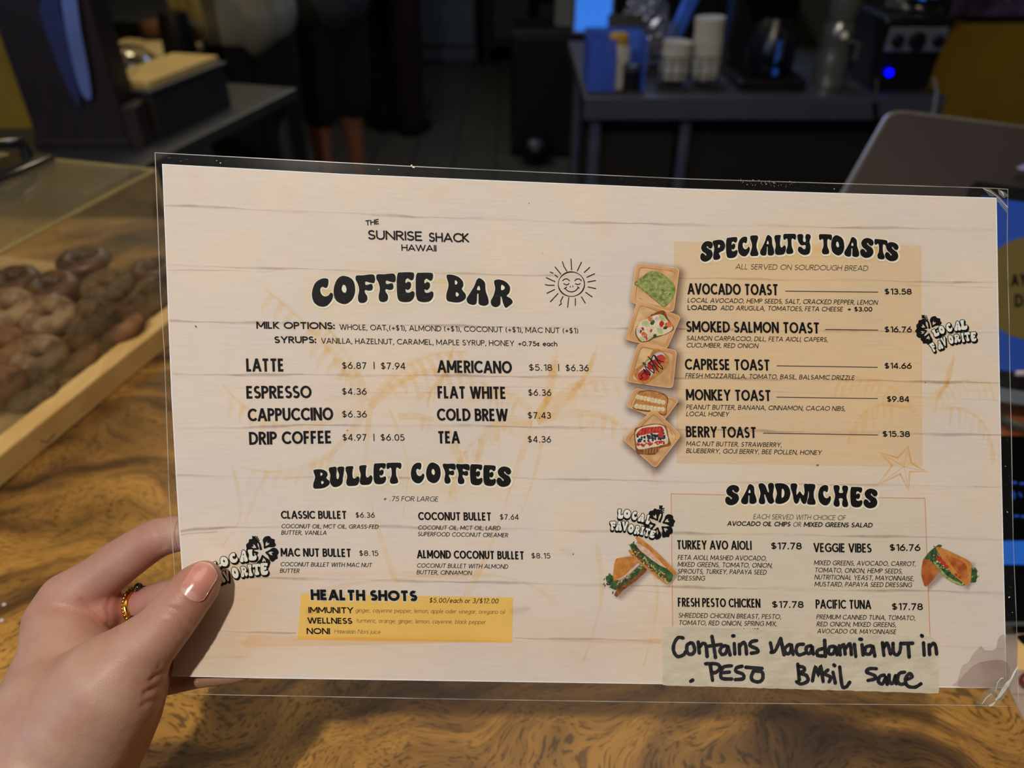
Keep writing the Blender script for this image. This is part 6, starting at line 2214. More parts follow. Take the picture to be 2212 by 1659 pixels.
def person(base, yaw, h, label, shirt, shirt_mat, bottom, bottom_mat, arm_mat=None):
    """standing figure: bottom = hem height of shorts/trousers (m), shirt = hem height of shirt"""
    t = thing('person', label, 'person', base)
    Mx = fr(base, yaw)
    k = h / 1.7
    P = lambda x, y, z, r: (Mx @ Vector((x * k, y * k, z * k)), r * k)
    body = [[P(0, 0, 1.0, .12), P(0, .0, 1.15, .115), P(0, 0, 1.33, .125), P(0, .01, 1.42, .06), P(0, -.01, 1.50, .052), P(0, -.015, 1.57, .082), P(0, -.005, 1.62, .092)],
            [P(-.14, 0, 1.36, .055), P(.14, 0, 1.36, .055)], [P(0, -.03, 1.53, .06), P(0, -.05, 1.52, .045)]]
    legs, arms = [], []
    for s_ in (-1, 1):
        body.append([P(.09 * s_, 0, .93, .105), P(.095 * s_, -.01, .70, .078), P(.10 * s_, 0, .50, .056), P(.10 * s_, .02, .36, .056), P(.10 * s_, .02, .12, .036), P(.10 * s_, .01, .05, .034), P(.105 * s_, -.12, .03, .028)])
        body.append([P(.17 * s_, 0, 1.36, .052), P(.22 * s_, .01, 1.10, .042), P(.15 * s_, -.14, 1.11, .032), P(.10 * s_, -.19, 1.13, .026), P(.08 * s_, -.22, 1.14, .024)])
        for f in range(4):
            body.append([P(.075 * s_, -.225, 1.155 - .014 * f, .009), P(.045 * s_, -.245, 1.155 - .015 * f, .008), P((.012 + .006 * abs(f - 1.5)) * s_, -.25, 1.15 - .015 * f, .007)])
        body.append([P(.08 * s_, -.22, 1.16, .010), P(.06 * s_, -.235, 1.19, .008), P(.045 * s_, -.24, 1.205, .007)])
        body.append([P(.085 * s_, -.01, 1.575, .016), P(.088 * s_, -.005, 1.56, .014)])
    body.append([P(0, -.105, 1.565, .013), P(0, -.118, 1.548, .013)])
    v, f = remesh_blob(body, .011, 4)
    part('body', v, f, SKD, t, True, fade=[.1] * len(v))
    v, f = remesh_blob([[P(0, .03, 1.60, .098), P(0, .045, 1.54, .09), P(0, .06, 1.46, .06)]], .012, 3)
    part('hair', v, f, M_hair, t, True)
    for s_ in (-1, 1):
        G().sphere(P(.03 * s_, -.090, 1.60, .01)[0], .011 * k, 10).done('eye', M_eye, t, True)
    G().sphere(P(0, -.103, 1.522, .01)[0], (.022 * k, .008, .007), 10).done('mouth', mk('lip', (150, 84, 76), .5), t, True)
    hip = [[P(-.07, 0, .97, .135), P(.07, 0, .97, .135)]]
    for s_ in (-1, 1):
        ch = [P(.09 * s_, 0, .93, .128)]
        z = .80
        while z > bottom / k + .03:
            ch.append(P(.10 * s_, 0, z, .118 - .055 * (0.9 - z)))
            z -= .12
        ch.append(P(.10 * s_, 0, bottom / k, .115 - .05 * (0.9 - bottom / k)))
        hip.append(ch)
    v, f = remesh_blob(hip, .013, 4)
    part('shorts' if bottom > .3 else 'trousers', v, f, bottom_mat, t, True)
    top = [[P(0, 0, shirt / k + .12, .165), P(0, 0, 1.15, .145), P(0, 0, 1.33, .145), P(0, .0, 1.40, .08)], [P(-.15, 0, 1.36, .075), P(.15, 0, 1.36, .075)]]
    for s_ in (-1, 1):
        top.append([P(.17 * s_, 0, 1.36, .07), P(.222 * s_, .01, 1.12, .058)])
        top.append([P(.08 * s_, 0, shirt / k + .12, .15), P(.06 * s_, 0, 1.2, .12)])
    v, f = remesh_blob(top, .013, 4)
    part('shirt', v, f, shirt_mat, t, True)
    for s_ in (-1, 1):
        g = G()
        g.sphere(P(.102 * s_, -.07, .035, .0)[0], (.048 * k, .125 * k, .042 * k), 14, M=Matrix.Rotation(yaw, 4, 'Z'))
        g.done('shoe', M_shoe, t, True)
    return t


M_blackcl = mk('black_cloth', (14, 14, 17), .9, var=.2)
M_greycl = mk('charcoal_shirt_cloth', (54, 58, 58), .9, var=.1)
M_marcl = mk('maroon_black_cloth', (30, 10, 12), .9, var=.3)
M_apron = mk('pale_grey_shirt_cloth', (150, 148, 134), .9, var=.05)
dB = 3.85
pb = W(752, 423, dB)
person(Vector((pb.x, pb.y, 0)), .85, 1.66, 'person in black shorts with bare legs standing in the dark kitchen aisle', .80, M_greycl, .47, M_blackcl)
pc = PZ(862, 285, 0)
person(Vector((pc.x, pc.y, 0)), 2.6, 1.72, 'person in long dark maroon-black clothes behind the one in shorts', .78, M_marcl, .06, M_marcl)
pa = PYp(535, 150, 2.95)
person(Vector((pa.x - .02, 3.0, 0)), .9, 1.7, 'person in a long pale grey shirt beyond the left prep table', PYp(545, 150, 2.9).z + .05, M_apron, .08, M_blackcl)

# ================================================================== FAR BACKGROUND
bn = PZ(1222, 285, 0)
Mn = fr(bn, -.05)
BN = thing('rolling_bin', 'grey rolling bin with a black lid standing on the dark floor', 'bin', bn)
MB('bin_body', Mn, [(0, .19, .26, .36, .36, .40, .02)], mk('blue_grey_plastic', (86, 94, 108), .6), BN)
MB('lid', Mn, [(0, .19, .49, .39, .39, .06, .015)], M_blk, BN)
for x, y in ((-.16, .04), (.16, .04), (-.16, .34), (.16, .34)):
    g = G()
    g.lathe(Mn @ Vector((x, y, .035)), [(.034, -.012), (.036, 0), (.034, .012)], 14, M=Matrix.Rotation(math.pi / 2, 4, 'Y'))
    g.box(Mn @ Vector((x, y, .065)), (.03, .03, .03))
    g.done('caster', M_blk, BN, True)
g = G().sphere(PZ(1158, 322, .08), (.10, .08, .07), 14)
o = g.done('black_bag', mk('black_bag_plastic', (12, 12, 14), .35, bump=.8, bscale=30), None, True, loc=PZ(1158, 322, .02))
tag(o, 'small crumpled black bag on the floor against the grey rolling bin', 'bag')
fx = PZ(975, 128, 0)
fx.x -= .05
t = thing('upright_fridge', 'tall bluish steel fridge against the far wall of the kitchen', 'fridge', (fx.x, 7.0, 0))
Mf = fr(Vector((fx.x, 7.0, 0)), 0)
MB('fridge_body', Mf, [(0, 0, .95, .55, .6, 1.9, .02)], mk('fridge_steel', (92, 104, 124), .4, .5), t)
fdr = MB('door', Mf, [(0, -.32, 1.0, .52, .04, 1.7, .01)], mk('fridge_door_steel', (102, 116, 138), .35, .5), t)
MB('handle', Mf, [(.2, -.36, 1.0, .02, .03, .5, .005)], M_blk, fdr)
sx_ = PYp(1130, 40, 6.8)
sx_.x = fx.x + .30 + .5
t = thing('wire_shelf', 'dark metal shelf with boxes against the far wall beside the fridge', 'shelf', (sx_.x, 6.9, 0))
Ms = fr(Vector((sx_.x, 6.9, 0)), 0)
for z in (.15, .6, 1.05, 1.5):
    MB('shelf_board', Ms, [(0, 0, z, .9, .45, .03)], M_std, t)
for x in (-.44, .44):
    for y in (-.21, .21):
        MB('post', Ms, [(x, y, .85, .025, .025, 1.7)], M_std, t)
for i, (x, z, wd, ht, c) in enumerate([(-.25, .17, .3, .3, (60, 58, 60)), (.15, .17, .34, .26, (44, 48, 60)), (-.2, .62, .4, .28, (92, 86, 70)), (.25, .62, .28, .34, (64, 40, 40))]):
    o = MB('storage_box', Ms, [(x, 0, z + ht / 2, wd, .34, ht, .01)], mk('box_card_%d' % i, c, .8), None)
    tag(o, ['dark box at the left on the lowest far shelf', 'bluish box at the right on the lowest far shelf', 'khaki box on the second far shelf', 'maroon box on the second far shelf'][i], 'box', 'boxes on the far shelf')
M_scr = mk('blue_lit_screen', (40, 118, 224), .5, emit=.75, var=.04)
sp = W(1282, 30, 3.3)
t = thing('tablet_screen', 'bright blue lit tablet screen leaning at the top behind the steel counter', 'screen', sp)
Mz = fr(sp, -.1) @ Matrix.Rotation(-.35, 4, 'X')
MB('screen', Mz, [(0, 0, .04, .155, .004, .22, .001)], M_scr, t)
MB('housing', Mz, [(0, .012, .04, .185, .018, .25, .006)], M_blk, t)
MB('stand', Mz, [(0, .04, -.12, .05, .05, .14, .004)], M_blk, t)
colx = PYp(1222, 20, 4.4)
zc = PYp(1222, 58, 4.4).z
t = thing('dark_cabinet', 'low black cabinet behind the grey rolling bin under the pale post', 'cabinet', (colx.x, 4.55, 0))
MB('carcass', fr(Vector((colx.x, 4.55, 0)), 0), [(-.06, 0, zc / 2, .46, .4, zc - .02, .01)], M_blk, t)
MB('door', fr(Vector((colx.x, 4.55, 0)), 0), [(-.06, -.21, zc / 2, .42, .02, zc - .08, .004)], M_blk, t)
o = struct('trim_4', G().box((colx.x, 4.46, (zc + 2.82) / 2), (.10, .1, 2.82 - zc)), mk('pale_post_paint', (120, 120, 108), .8))

# ================================================================== STEEL COUNTER (right) and its things
pL, pR = PZ(1262, 206, .9), PZ(2046, 238, .9)
# the right-hand end of the edge, as seen
pR = PZ(2042, 206, .9)
ang_c = math.atan2(pR.y - pL.y, pR.x - pL.x)
Mr = fr(Vector((pL.x, pL.y, 0)), ang_c)
LC = (pR - pL).length
SCN = thing('steel_counter', 'long stainless steel counter carrying the coffee gear', 'counter', (pL.x, pL.y, 0))
M_lip = mk('counter_lip_steel', (88, 90, 108), .4, .4, var=.1, scale=6)  # bluish tone paints the highlight along the counter edge
MB('counter_top', Mr, [(LC / 2, .36, .885, LC, .72, .03, .003)], M_st, SCN)
MB('front_lip', Mr, [(LC / 2, -.006, .868, LC, .014, .062, .003)], M_lip, SCN)
MB('undershelf', Mr, [(LC / 2, .36, .25, LC - .08, .66, .02)], M_std, SCN)
MB('back_panel', Mr, [(LC / 2, .68, .5, LC - .04, .02, .74)], mk('dark_panel', (26, 20, 18), .7), SCN)
MB('front_panel', Mr, [(.17, .085, .44, .21, .02, .80)], MATS['dark_panel'], SCN)
MB('front_panel', Mr, [(.31 + (LC - .34) / 2, .085, .44, LC - .36, .02, .80)], MATS['dark_panel'], SCN)
for x in (.04, .295, LC - .03):
    for y in (.03, .66):
        G().tube([Mr @ Vector((x, y, 0)), Mr @ Vector((x, y, .87))], .018, 12).done('leg', mk('leg_steel', (150, 156, 184), .3, .8), SCN, True)


def on(px, y, z=.9):
    """world point on the counter at photo column px and local depth y behind the front edge"""
    lo, hi = -.2, LC + .3
    for _ in range(40):
        m_ = (lo + hi) / 2
        p = Mr @ Vector((m_, y, z))
        r = p - CAM
        x = 1106 + FPX * r.dot(RT) / r.dot(FW)
        if x < px:
            lo = m_
        else:
            hi = m_
    return Mr @ Vector((lo, y, z))


# clear bin at the left end
b = on(1322, .09)
Mx = fr(b, ang_c)
t = thing('clear_bin', 'clear blue-tinted plastic bin at the left end of the steel counter', 'bin', b)
M_bpl = mk('blue_lit_plastic', (62, 92, 190), .35, var=.1, alpha=.75, emit=.05)  # faint emission stands in for blue light caught by the plastic
MB('bin_wall', Mx, [(-.075, 0, .07, .004, .17, .14)], M_bpl, t)
MB('bin_wall', Mx, [(.075, 0, .07, .004, .17, .14)], M_bpl, t)
MB('bin_wall', Mx, [(-.04, -.085, .07, .07, .004, .14)], M_bpl, t)
MB('bin_wall', Mx, [(0, .085, .07, .15, .004, .14)], M_bpl, t)
MB('bin_rim', Mx, [(0, -.087, .004, .16, .01, .01)], M_st, t)
b = on(1330, .08, .903)
t = thing('squeeze_bottle', 'white bottle with a yellow cap inside the clear bin', 'bottle', b)
G().lathe(b, [(.032, 0), (.034, .01), (.034, .10), (.026, .112), (.0255, .113)], 20).done('body', mk('white_plastic', (190, 188, 176), .4), t, True)
G().lathe(b + Vector((0, 0, .112)), [(.027, 0), (.027, .022), (.02, .028)], 20).done('cap', mk('yellow_cap', (190, 146, 40), .4), t, True)
b = on(1362, .05, .903)
t = thing('canister', 'small black canister beside the white bottle', 'canister', b)
G().lathe(b, [(.024, 0), (.024, .05), (.026, .052), (.026, .066), (.012, .070), (.0121, .069)], 18).done('body', M_blk, t, True)
G().lathe(b + Vector((0, 0, .052)), [(.0265, 0), (.0265, .012), (.02, .016)], 18).done('lid', M_st, t, True)
b = on(1345, .19)
Mx = fr(b, ang_c) @ Matrix.Rotation(-.25, 4, 'X')
t = thing('small_display', 'small light-blue lit display behind the clear bin', 'screen', b)
MB('screen', Mx, [(0, -.008, .10, .085, .003, .05)], mk('pale_blue_screen', (92, 160, 246), .5, emit=.8, var=.03), t)
MB('housing', Mx, [(0, 0, .085, .10, .014, .17, .004)], M_blk, t)
# silver bag heap and tumblers behind
M_foil = mk('silver_bag_foil', (150, 154, 176), .3, .7, var=.35, scale=30, bump=1.0, bscale=60)
b = on(1375, .36)
vs_, fs_ = remesh_blob([[(b + Vector((-.03, 0, .05)), .05), (b + Vector((0, 0, .13)), .055), (b + Vector((.03, 0, .22)), .05), (b + Vector((.01, .01, .30)), .03)], [(b + Vector((.05, 0, .06)), .045), (b + Vector((.04, 0, .16)), .04)]], .010, 2)
vs_ = [v + Vector((random.uniform(-.004, .004), random.uniform(-.004, .004), random.uniform(-.004, .004))) for v in vs_]
o = part('foil_bag', vs_, fs_, M_foil, None, False, loc=b)
tag(o, 'crumpled silver bag standing behind the clear bin', 'bag')
for i, (px, y, r_, h_, m_) in enumerate([(1438, .30, .024, .13, M_glass), (1452, .20, .018, .10, M_glass), (1390, .24, .02, .09, M_glass)]):
    b = on(px, y)
    t = thing('tumbler', ['tall clear tumbler between silver bag and filter basket', 'short clear tumbler in front of the tall one', 'squat clear tumbler beside the silver bag'][i], 'glass', b, 'tumblers on the steel counter')
    G().lathe(b, [(r_ * .8, 0), (r_, h_), (r_ * .93, h_), (r_ * .74, .006)], 18).done('glass_body', m_, t, True)
b = on(1432, .28)
Mx = fr(b, ang_c) @ Matrix.Rotation(.35, 4, 'Y')
t = thing('blue_packet', 'blue foil packet leaning behind the tumblers', 'packet', b)
MB('packet', Mx, [(0, .05, .14, .045, .02, .16, .008)], mk('blue_foil', (70, 110, 214), .35, .5, emit=.05), t)
# basket of filters
b = on(1486, .12)
Mx = fr(b, ang_c)
BK = thing('wire_basket', 'black wire basket holding white paper coffee filters', 'basket', b)
for z in (.004, .04, .085):
    P = [Mx @ Vector((x, y, z)) for x, y in ((-.09, -.07), (.09, -.07), (.09, .07), (-.09, .07))]
    G().tube(P, .0022, 6, closed=True).done('wire', M_blk, BK)
for i in range(8):
    x = -.09 + i * .18 / 7
    for y in (-.07, .07):
        G().tube([Mx @ Vector((x, y, .004)), Mx @ Vector((x, y, .085))], .0013, 5).done('wire', M_blk, BK)
M_pap = mk('filter_paper', (196, 192, 178), .9, rgb2=(176, 174, 168), scale=20, stretch=(1, 1, 20))
for i, (dx, h_, tilt, lb) in enumerate([(-.047, .105, .05, 'shorter stack of white paper filters at the left in the basket'), (.047, .165, -.05, 'taller stack of white paper filters at the right in the basket')]):
    c = Mx @ Vector((dx, 0, .01))
    t = thing('filter_stack', lb, 'paper filters', c, 'paper filters in the basket')
    prof = [(.026, 0)]
    n_ = 6
    for k in range(n_):
        z = (k + .5) * h_ / n_
        prof += [(.040 + .0012 * (k % 2), z), (.0395 + .0012 * (k % 2), z + h_ / n_ * .5)]
    prof.append((.032, h_))
    G().lathe(c, prof, 26, M=Matrix.Rotation(tilt, 4, 'Y')).done('filters', M_pap, t, True)
# coffee brewer
b = on(1648, .14)
Mx = fr(b, ang_c)
t = thing('coffee_brewer', 'black drip coffee brewer with a glass carafe between the filter basket and steel flask', 'coffee maker', b)
MB('brewer_base', Mx, [(0, .03, .014, .19, .24, .028, .006)], M_blk, t)
MB('brewer_tower', Mx, [(-.0, .12, .16, .19, .07, .30, .008)], M_blk, t)
MB('brewer_head', Mx, [(0, .02, .285, .19, .22, .085, .012)], M_blk, t)
crf = G().lathe(Mx @ Vector((.0, -.02, .03)), [(.05, 0), (.066, .02), (.068, .07), (.05, .12), (.038, .145), (.037, .145)], 26).done('carafe', mk('smoked_glass', (14, 18, 30), .3, spec=.5), t, True)
G().tube([Mx @ Vector((0, -.07, .16)), Mx @ Vector((0, -.12, .155)), Mx @ Vector((0, -.125, .09)), Mx @ Vector((0, -.085, .06))], .008, 8).done('handle', M_blk, crf, True)
MB('reflection_strip', Mx, [(.0, -.092, .085, .014, .003, .09, .001)], mk('blue_reflection_glow', (46, 96, 190), .3, emit=.12), t)  # blue reflection on the carafe, painted as a faintly glowing strip
b = on(1590, .40)
t = thing('tea_canister', 'tall tan canister with a steel lid behind the brewer', 'canister', b)
G().lathe(b, [(.045, 0), (.045, .30), (.04, .31)], 24).done('body', mk('tan_tin', (176, 150, 96), .4, .4), t, True)
G().lathe(b + Vector((0, 0, .30)), [(.047, 0), (.047, .03), (.03, .04)], 24).done('lid', M_st, t, True)
# steel flask / grinder
M_chr = mk('chrome', (150, 148, 142), .25, .7, var=.1, scale=10)
b = on(1786, .13)
t = thing('steel_airpot', 'tall shiny steel flask right of the black brewer', 'flask', b)
G().lathe(b, [(.046, 0), (.048, .01), (.046, .08), (.040, .10), (.044, .115), (.044, .15), (.036, .165)], 28).done('lower_body', M_chr, t, True)
G().lathe(b + Vector((0, 0, .163)), [(.036, 0), (.043, .02), (.043, .13), (.03, .16), (.012, .17)], 28).done('upper_body', M_chr, t, True)
G().sphere(b + Vector((.0, -.046, .135)), .010, 12).done('knob', mk('pearl_knob', (236, 230, 214), .2, emit=.05), t, True)
G().tube([b + Vector((.02, -.04, .12)), b + Vector((.035, -.075, .12)), b + Vector((.03, -.075, .08))], .005, 8).done('spout', M_chr, t, True)
b = on(1838, .36)
t = thing('grinder', 'slim dark grinder standing behind the steel flask', 'grinder', b)
MB('grinder_body', fr(b, ang_c), [(0, 0, .13, .07, .08, .26, .01)], mk('grinder_grey', (34, 34, 34), .5), t)
G().lathe(b + Vector((0, 0, .26)), [(.03, 0), (.042, .08), (.043, .10)], 20).done('hopper', M_glass, t, True)
# blender
b = on(1919, .115)
Mx = fr(b, ang_c)
t = thing('countertop_blender', 'black blender base with a grey control panel and blue indicator light', 'blender', b)
g = G()
g.box(Mx @ Vector((0, .02, .095)), (.155, .17, .19), M=Mx.to_3x3().to_4x4() , bev=.014, taper=1.26)
g.done('motor_base', M_blk, t)
Mp = Mx @ Matrix.Translation(Vector((.003, -.082, .135))) @ Matrix.Rotation(.14, 4, 'X')
cpn = MB('control_panel', Mp, [(0, 0, 0, .155, .006, .062, .003)], mk('grey_panel', (104, 110, 124), .5), t)
for x, r_ in ((-.052, .017), (.0, .023), (.055, .015)):
    G().lathe(Mp @ Vector((x, -.003, 0)), [(r_, 0), (r_ * .9, .012), (r_ * .8, .013)], 18, M=Matrix.Rotation(math.pi / 2, 4, 'X')).done('knob', M_blk, cpn, True)
G().sphere(Mx @ Vector((-.043, -.078, .05)), .0085, 12).done('indicator_light', mk('blue_led', (0, 0, 255), .4, emit=6.0, var=0), t, True)
G().lathe(Mx @ Vector((0, .02, .20)), [(.055, 0), (.06, .015), (.062, .06), (.075, .24), (.076, .26)], 24).done('jug', M_glass, t, True)
dsp = MB('display', Mx, [(.008, -.065, .24, .10, .02, .055, .006)], M_blk, t)
MB('display_light', Mx, [(-.008, -.077, .24, .016, .004, .022, .001)], mk('display_glow', (46, 110, 224), .4, emit=.5), dsp)
MB('display_light', Mx, [(.02, -.077, .243, .018, .004, .016, .001)], mk('display_glow', (46, 110, 224), .4, emit=.5), dsp)
# cable
P = [on(2018, .06, .93), on(2024, -.022, .915), on(2016, -.03, .86), on(2002, -.035, .80), on(1990, -.02, .70)]
o = G().tube([Vector(p) for p in P], .0042, 8).done('power_cable', mk('white_cable', (150, 150, 158), .5), None, True, loc=P[0])
tag(o, 'white power cable hanging over the counter edge beside the blender', 'cable')
P = [on(1896, .0, .94), on(1890, -.03, .89), on(1900, -.03, .78), on(1885, -.02, .6)]
o = G().tube([Vector(p) for p in P], .006, 8).done('power_cable', M_blk, None, True, loc=P[0])
tag(o, 'black power cable hanging over the counter edge left of the blender', 'cable')
# picture on mustard partition
q = PYp(2150, 18, 2.66)
t = thing('framed_picture', 'dark framed picture with purple flowers on the mustard wall', 'picture', q)
MB('frame', fr(q, 0), [(0, 0, .09, .32, .02, .25, .003)], M_blk, t)
MB('print', fr(q, 0), [(0, -.011, .09, .29, .002, .22)], mk('purple_flower_print', (40, 28, 36), .5, rgb2=(96, 76, 110), scale=16), t)
for i in range(9):
    c = q + Vector((random.uniform(-.12, .12), -.0125, random.uniform(0, .17)))
    G().lathe(c, [(random.uniform(.008, .016), 0), (.004, .0015)], 7, M=Matrix.Rotation(math.pi / 2, 4, 'X')).done('flower_print', mk('lilac_print', (110, 90, 130), .5), t)

# ================================================================== POS DEVICES (right, near)
M_lap = mk('taupe_metal_shell', (66, 59, 58), .5, .2, var=.06, scale=5)
M_lapE = mk('light_metal_edge', (150, 144, 138), .35, .6)
dl = .93
c0 = W(1925, 238, dl + .06)
c1 = W(2420, 300, dl + .06)
c2 = W(2420, 620, dl - .06)
c3 = W(1742, 560, dl - .06)
t = thing('laptop', 'back of an open taupe laptop lid behind the right corner of the menu', 'laptop', (c0 + c1 + c2 + c3) / 4)
tt = (1.018 - c0.z) / (c3.z - c0.z)
c3 = c0 + (c3 - c0) * tt
tt = (1.018 - c1.z) / (c2.z - c1.z)
c2 = c1 + (c2 - c1) * tt
nrm = (c1 - c0).cross(c3 - c0).normalized()
if nrm.dot(FW) < 0:
    nrm = -nrm


def rounded(c, rad, n=6):
    out = []
    for i in range(4):
        p, a, b = c[i], c[i - 1], c[(i + 1) % 4]
        s_ = p + (a - p).normalized() * rad
        e = p + (b - p).normalized() * rad
        for k in range(n + 1):
            u = k / n
            out.append(s_ * (1 - u) ** 2 + p * 2 * u * (1 - u) + e * u * u)
    return out


lp = rounded([c0, c1, c2, c3], .022)
G().slab(lp, nrm * .006).done('lid', M_lap, t)
cc = (c0 + c1 + c2 + c3) / 4
G().tube([p + nrm * .003 for p in lp], .0042, 8, closed=True).done('lid_edge', M_lapE, t, True)
G().slab([c3, c2, c2 + Vector((0, .2, 0)), c3 + Vector((0, .2, 0))], Vector((0, 0, -.016))).done('base', M_lap, t)
lg = W(2206, 362, dl - .01)
G().slab([lg + (c1 - c0).normalized() * x + (c3 - c0).normalized() * y - nrm * .0005 for x, y in ((-.006, .002), (.004, -.008), (.02, -.008), (.02, .004), (.0, .006))], -nrm * .0008).done('logo_mark', mk('pale_logo', (150, 150, 200), .4), t)

# customer display, blue with a round olive badge
M_blue = mk('blue_screen_glow', (30, 58, 128), .3, emit=.5, var=.03)
M_ols = mk('olive_screen_disc', (88, 76, 40), .3, emit=.3, var=.03)
M_blt = mk('screen_black_text', (14, 16, 26), .3)
e0, e1, e2, e3 = W(2120, 425, .80), W(2560, 490, .80), W(2560, 860, .72), W(2110, 792, .72)
t = thing('customer_display', 'blue customer screen with an olive round badge reading AY and DA right of the menu', 'screen', (e0 + e1 + e2 + e3) / 4)
nr = (e1 - e0).cross(e3 - e0).normalized()
if nr.dot(FW) > 0:
    nr = -nr                                   # towards the viewer
ex = (e1 - e0).normalized()
ey = (e0 - e3).normalized()
f0, f1, f2, f3 = e0 + ey * .02 - ex * .01, e1 + ey * .02 + ex * .01, e2 - ey * .020 + ex * .01, e3 - ey * .020 - ex * .01
G().slab(rounded([f0, f1, f2, f3], .008), -nr * .010).done('bezel', M_blk, t)
scr = G().slab([e0, e1, e2, e3], nr * .0012).done('screen', M_blue, t)


def dhit(px, py, lift):
    """point of the display plane seen at a photo pixel"""
    r = W(px, py, 1) - CAM
    return CAM + r * ((e0 - CAM).dot(nr) / r.dot(nr)) + nr * lift


dc, dr = dhit(2230, 628, .0016), .062
G().slab([dhit(2232 + 122 * math.cos(a), 625 + 112 * math.sin(a), .0014) for a in [2 * math.pi * k / 48 for k in range(48)]], nr * .0006).done('badge_disc', M_ols, scr)


class DR(PR):
    pass


def screen_text(s_, x0, x1, y0, y1, cap, wt):
    p_ = PR(0)
    rec = []
    p_.quad = lambda pts, m=0, dl=0: rec.append(pts)
    txt(p_, s_, x0, x1, y0, y1, cap, wt)
    g_ = G()
    for pts in rec:
        g_.add([dhit(x, y, .0022) for x, y in pts], [tuple(range(len(pts)))])
    g_.done('screen_lettering', M_blt, scr)


screen_text('AY', 2180, 2216, 622, 618, 26, .2)
screen_text('DAY', 2189, 2250, 666, 664, 28, .2)
G().box(dhit(2201, 808, .002), (.0085, .003, .005), bev=.001).done('button', mk('white_button', (214, 200, 206), .4, emit=.12), t)
G().slab([f3 + nr * .002 - ey * .002, f2 + nr * .002 - ey * .002, f2 - ey * .016 + nr * .002, f3 - ey * .016 + nr * .002], nr * .004).done('chin', mk('grey_chin', (96, 108, 120), .5), t)
g = G()
g.slab([e3 + ex * .12 - ey * .03 - nr * .02, e3 + ex * .2 - ey * .03 - nr * .02, Vector((e3.x + .2, e3.y + .06, 1.013)), Vector((e3.x + .12, e3.y + .06, 1.013))], -nr * .012)
g.done('stand', M_blk, t)

# coiled cable on a leather pad
kp = PZ(2190, 884, 1.01)
o = G().tube([kp + Vector((.030 * math.cos(a), .038 * math.sin(a), .004 + .001 * math.sin(a * 2))) for a in [math.radians(-150 + 24 * k) for k in range(14)]], .0038, 8).done('coiled_cable', mk('green_grey_cable', (62, 70, 64), .3), None, True, loc=kp)
tag(o, 'loop of dark cable lying below the blue customer screen', 'cable')
o = G().box(PZ(2290, 915, 1.003), (.30, .10, .006), bev=.002).done('leather_pad', mk('tan_leather', (150, 84, 40), .5), None, loc=PZ(2290, 900, 1.0))
tag(o, 'brown leather pad under the cable loop right of the menu', 'pad')

# card terminal: black slab with glossy face
k0, k1, k2, k3 = PZ(2110, 940, 1.045), PZ(2520, 945, 1.045), PZ(2560, 1340, 1.016), PZ(2070, 1352, 1.016)
t = thing('card_terminal', 'black glossy payment terminal with blue reflection bands beside the menu', 'terminal', (k0 + k1 + k2 + k3) / 4)
nk = (k1 - k0).cross(k3 - k0).normalized()
if nk.z < 0:
    nk = -nk
G().slab(rounded([k0, k1, k2, k3], .006), -nk * .014).done('shell', mk('gloss_black_glass', (8, 9, 11), .08, spec=.6), t)
G().tube([k3 + nk * .0008, k2 + nk * .0008], .0016, 6).done('edge_trim', mk('silver_trim', (120, 130, 134), .3, .7), t)
kx = (k1 - k0).normalized()


def khit(px, py, lift=.0006):
    r = W(px, py, 1) - CAM
    return CAM + r * ((k0 - CAM).dot(nk) / r.dot(nk)) + nk * lift


M_band = mk('blue_reflection_band', (26, 80, 166), .3, emit=.55, var=.03)  # blue reflections on the black screen, made as glowing band and specks
M_specs = mk('blue_reflection_speck', (30, 66, 150), .3, emit=.5, var=.03)
G().slab([khit(2115, 1170), khit(2450, 1170), khit(2450, 1221), khit(2110, 1221)], nk * .0005).done('reflection_band', M_band, t)
for x, y, a_ in [(2190, 1044, 0), (2207, 1046, 0), (2189, 1067, .9), (2203, 1070, .9), (2188, 1074, .9), (2225, 1050, 0), (2195, 1116, 0), (2210, 1117, 0)]:
    d_ = (5 * math.cos(a_), 5 * math.sin(a_))
    G().slab([khit(x - d_[0], y - d_[1] - 2), khit(x + d_[0], y + d_[1] - 2), khit(x + d_[0], y + d_[1] + 2), khit(x - d_[0], y - d_[1] + 2)], nk * .0005).done('reflection_speck', M_specs, t)
MB('terminal_foot', Matrix.Translation(Vector(((k0 + k1).x / 2, (k0 + k1).y / 2, 1.0))), [(0, 0, .014, .16, .02, .028, .003)], M_blk, t)

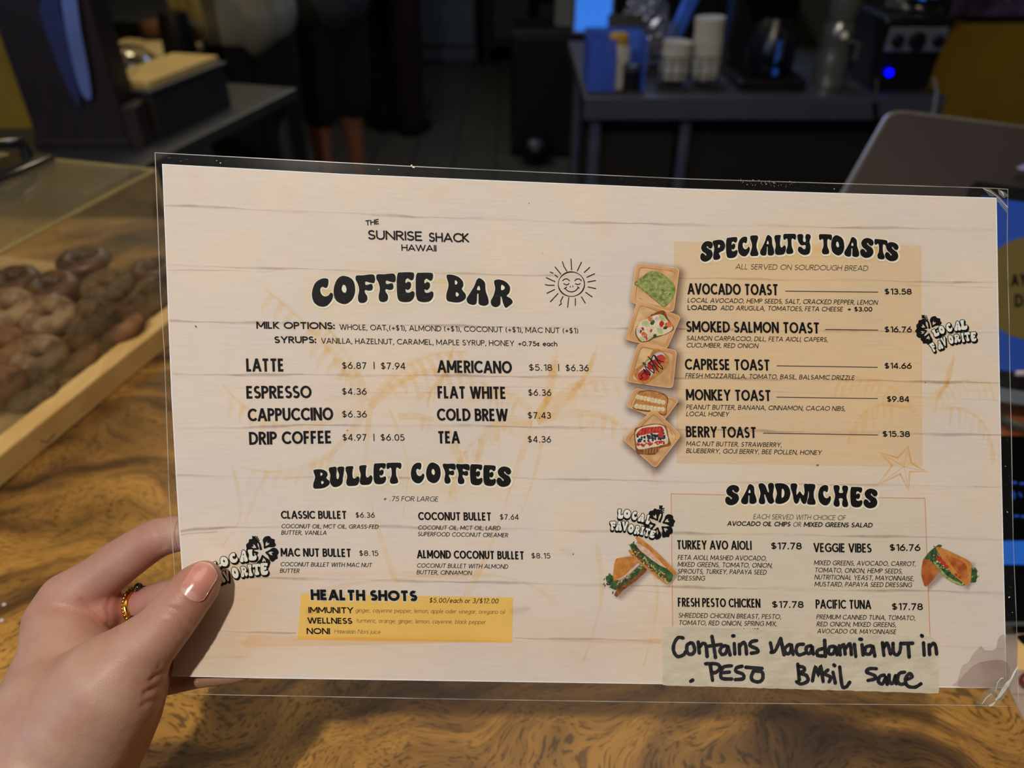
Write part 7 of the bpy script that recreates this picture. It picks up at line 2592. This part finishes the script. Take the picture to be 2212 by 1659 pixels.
# second menu lying on the counter
m0, m1, m2, m3 = PZ(2120, 1358, 1.0015), PZ(2700, 1352, 1.0015), PZ(2860, 1740, 1.0015), PZ(2300, 1740, 1.0015)
t = thing('menu_sheet', 'second laminated menu lying on the counter at the lower right corner', 'menu', (m0 + m1 + m2 + m3) / 4)


def mz(px, py, z=1.0022):
    return PZ(px, py, z)


G().slab([m0, m1, m2, m3], Vector((0, 0, -.001))).done('printed_paper', mk('menu_paper_pink', (226, 206, 192), .6, var=.04, scale=30), t)
o0 = [mz(2100, 1345, 1.0018), mz(2750, 1338, 1.0018), mz(2920, 1780, 1.0018), mz(2282, 1780, 1.0018)]
G().slab(o0, Vector((0, 0, -.0003))).done('laminate_film', MATS['clear_laminate_film'], t)
g = G().slab([mz(2197, 1368), mz(2420, 1364), mz(2440, 1448), mz(2197, 1448)], Vector((0, 0, .0002)))
g.done('panel_print', mk('peach_panel', (232, 188, 128), .6), t)
g = G()
P = cr([(2197, 1375), (2206, 1371), (2222, 1372), (2240, 1384), (2236, 1396), (2218, 1396), (2204, 1386)], True, 5)
g.slab([mz(x, y, 1.0026) for x, y in P], Vector((0, 0, .0002)))
g.done('heading_lettering', M_ink, t)
g = G()
g.slab([mz(x, y, 1.0026) for x, y in ell(2232, 1470, 32, 22)], Vector((0, 0, .0002)))
g.done('berry_picture', mk('berry_print', (60, 18, 22), .5, rgb2=(120, 50, 48), scale=300), t)
g = G()
g.slab([mz(x, y, 1.0028) for x, y in ell(2232, 1468, 22, 13)], Vector((0, 0, .0002)))
g.done('berry_picture', mk('berry_print_light', (150, 110, 110), .5, scale=300), t)
G().tube([mz(2190, 1499, 1.002), mz(2700, 1512, 1.002)], .0005, 6).done('board_joint_print', mk('joint_brown', (160, 130, 116), .7), t)

# white crumbs on the wood
for i, (x, y) in enumerate([(9, 1306), (4, 1340), (46, 1345)]):
    c = PZ(x, y, 1.0015)
    o = G().sphere(c, (.0016, .0012, .001), 8).done('salt_grain', mk('salt_white' if i < 2 else 'dark_crumb', (226, 224, 216) if i < 2 else (30, 22, 16), .6), None, loc=c)
    tag(o, ['white grain on the wood left of the hand', 'second white grain just below the first', 'dark crumb beside the wrist'][i], 'crumb', 'crumbs on the counter')
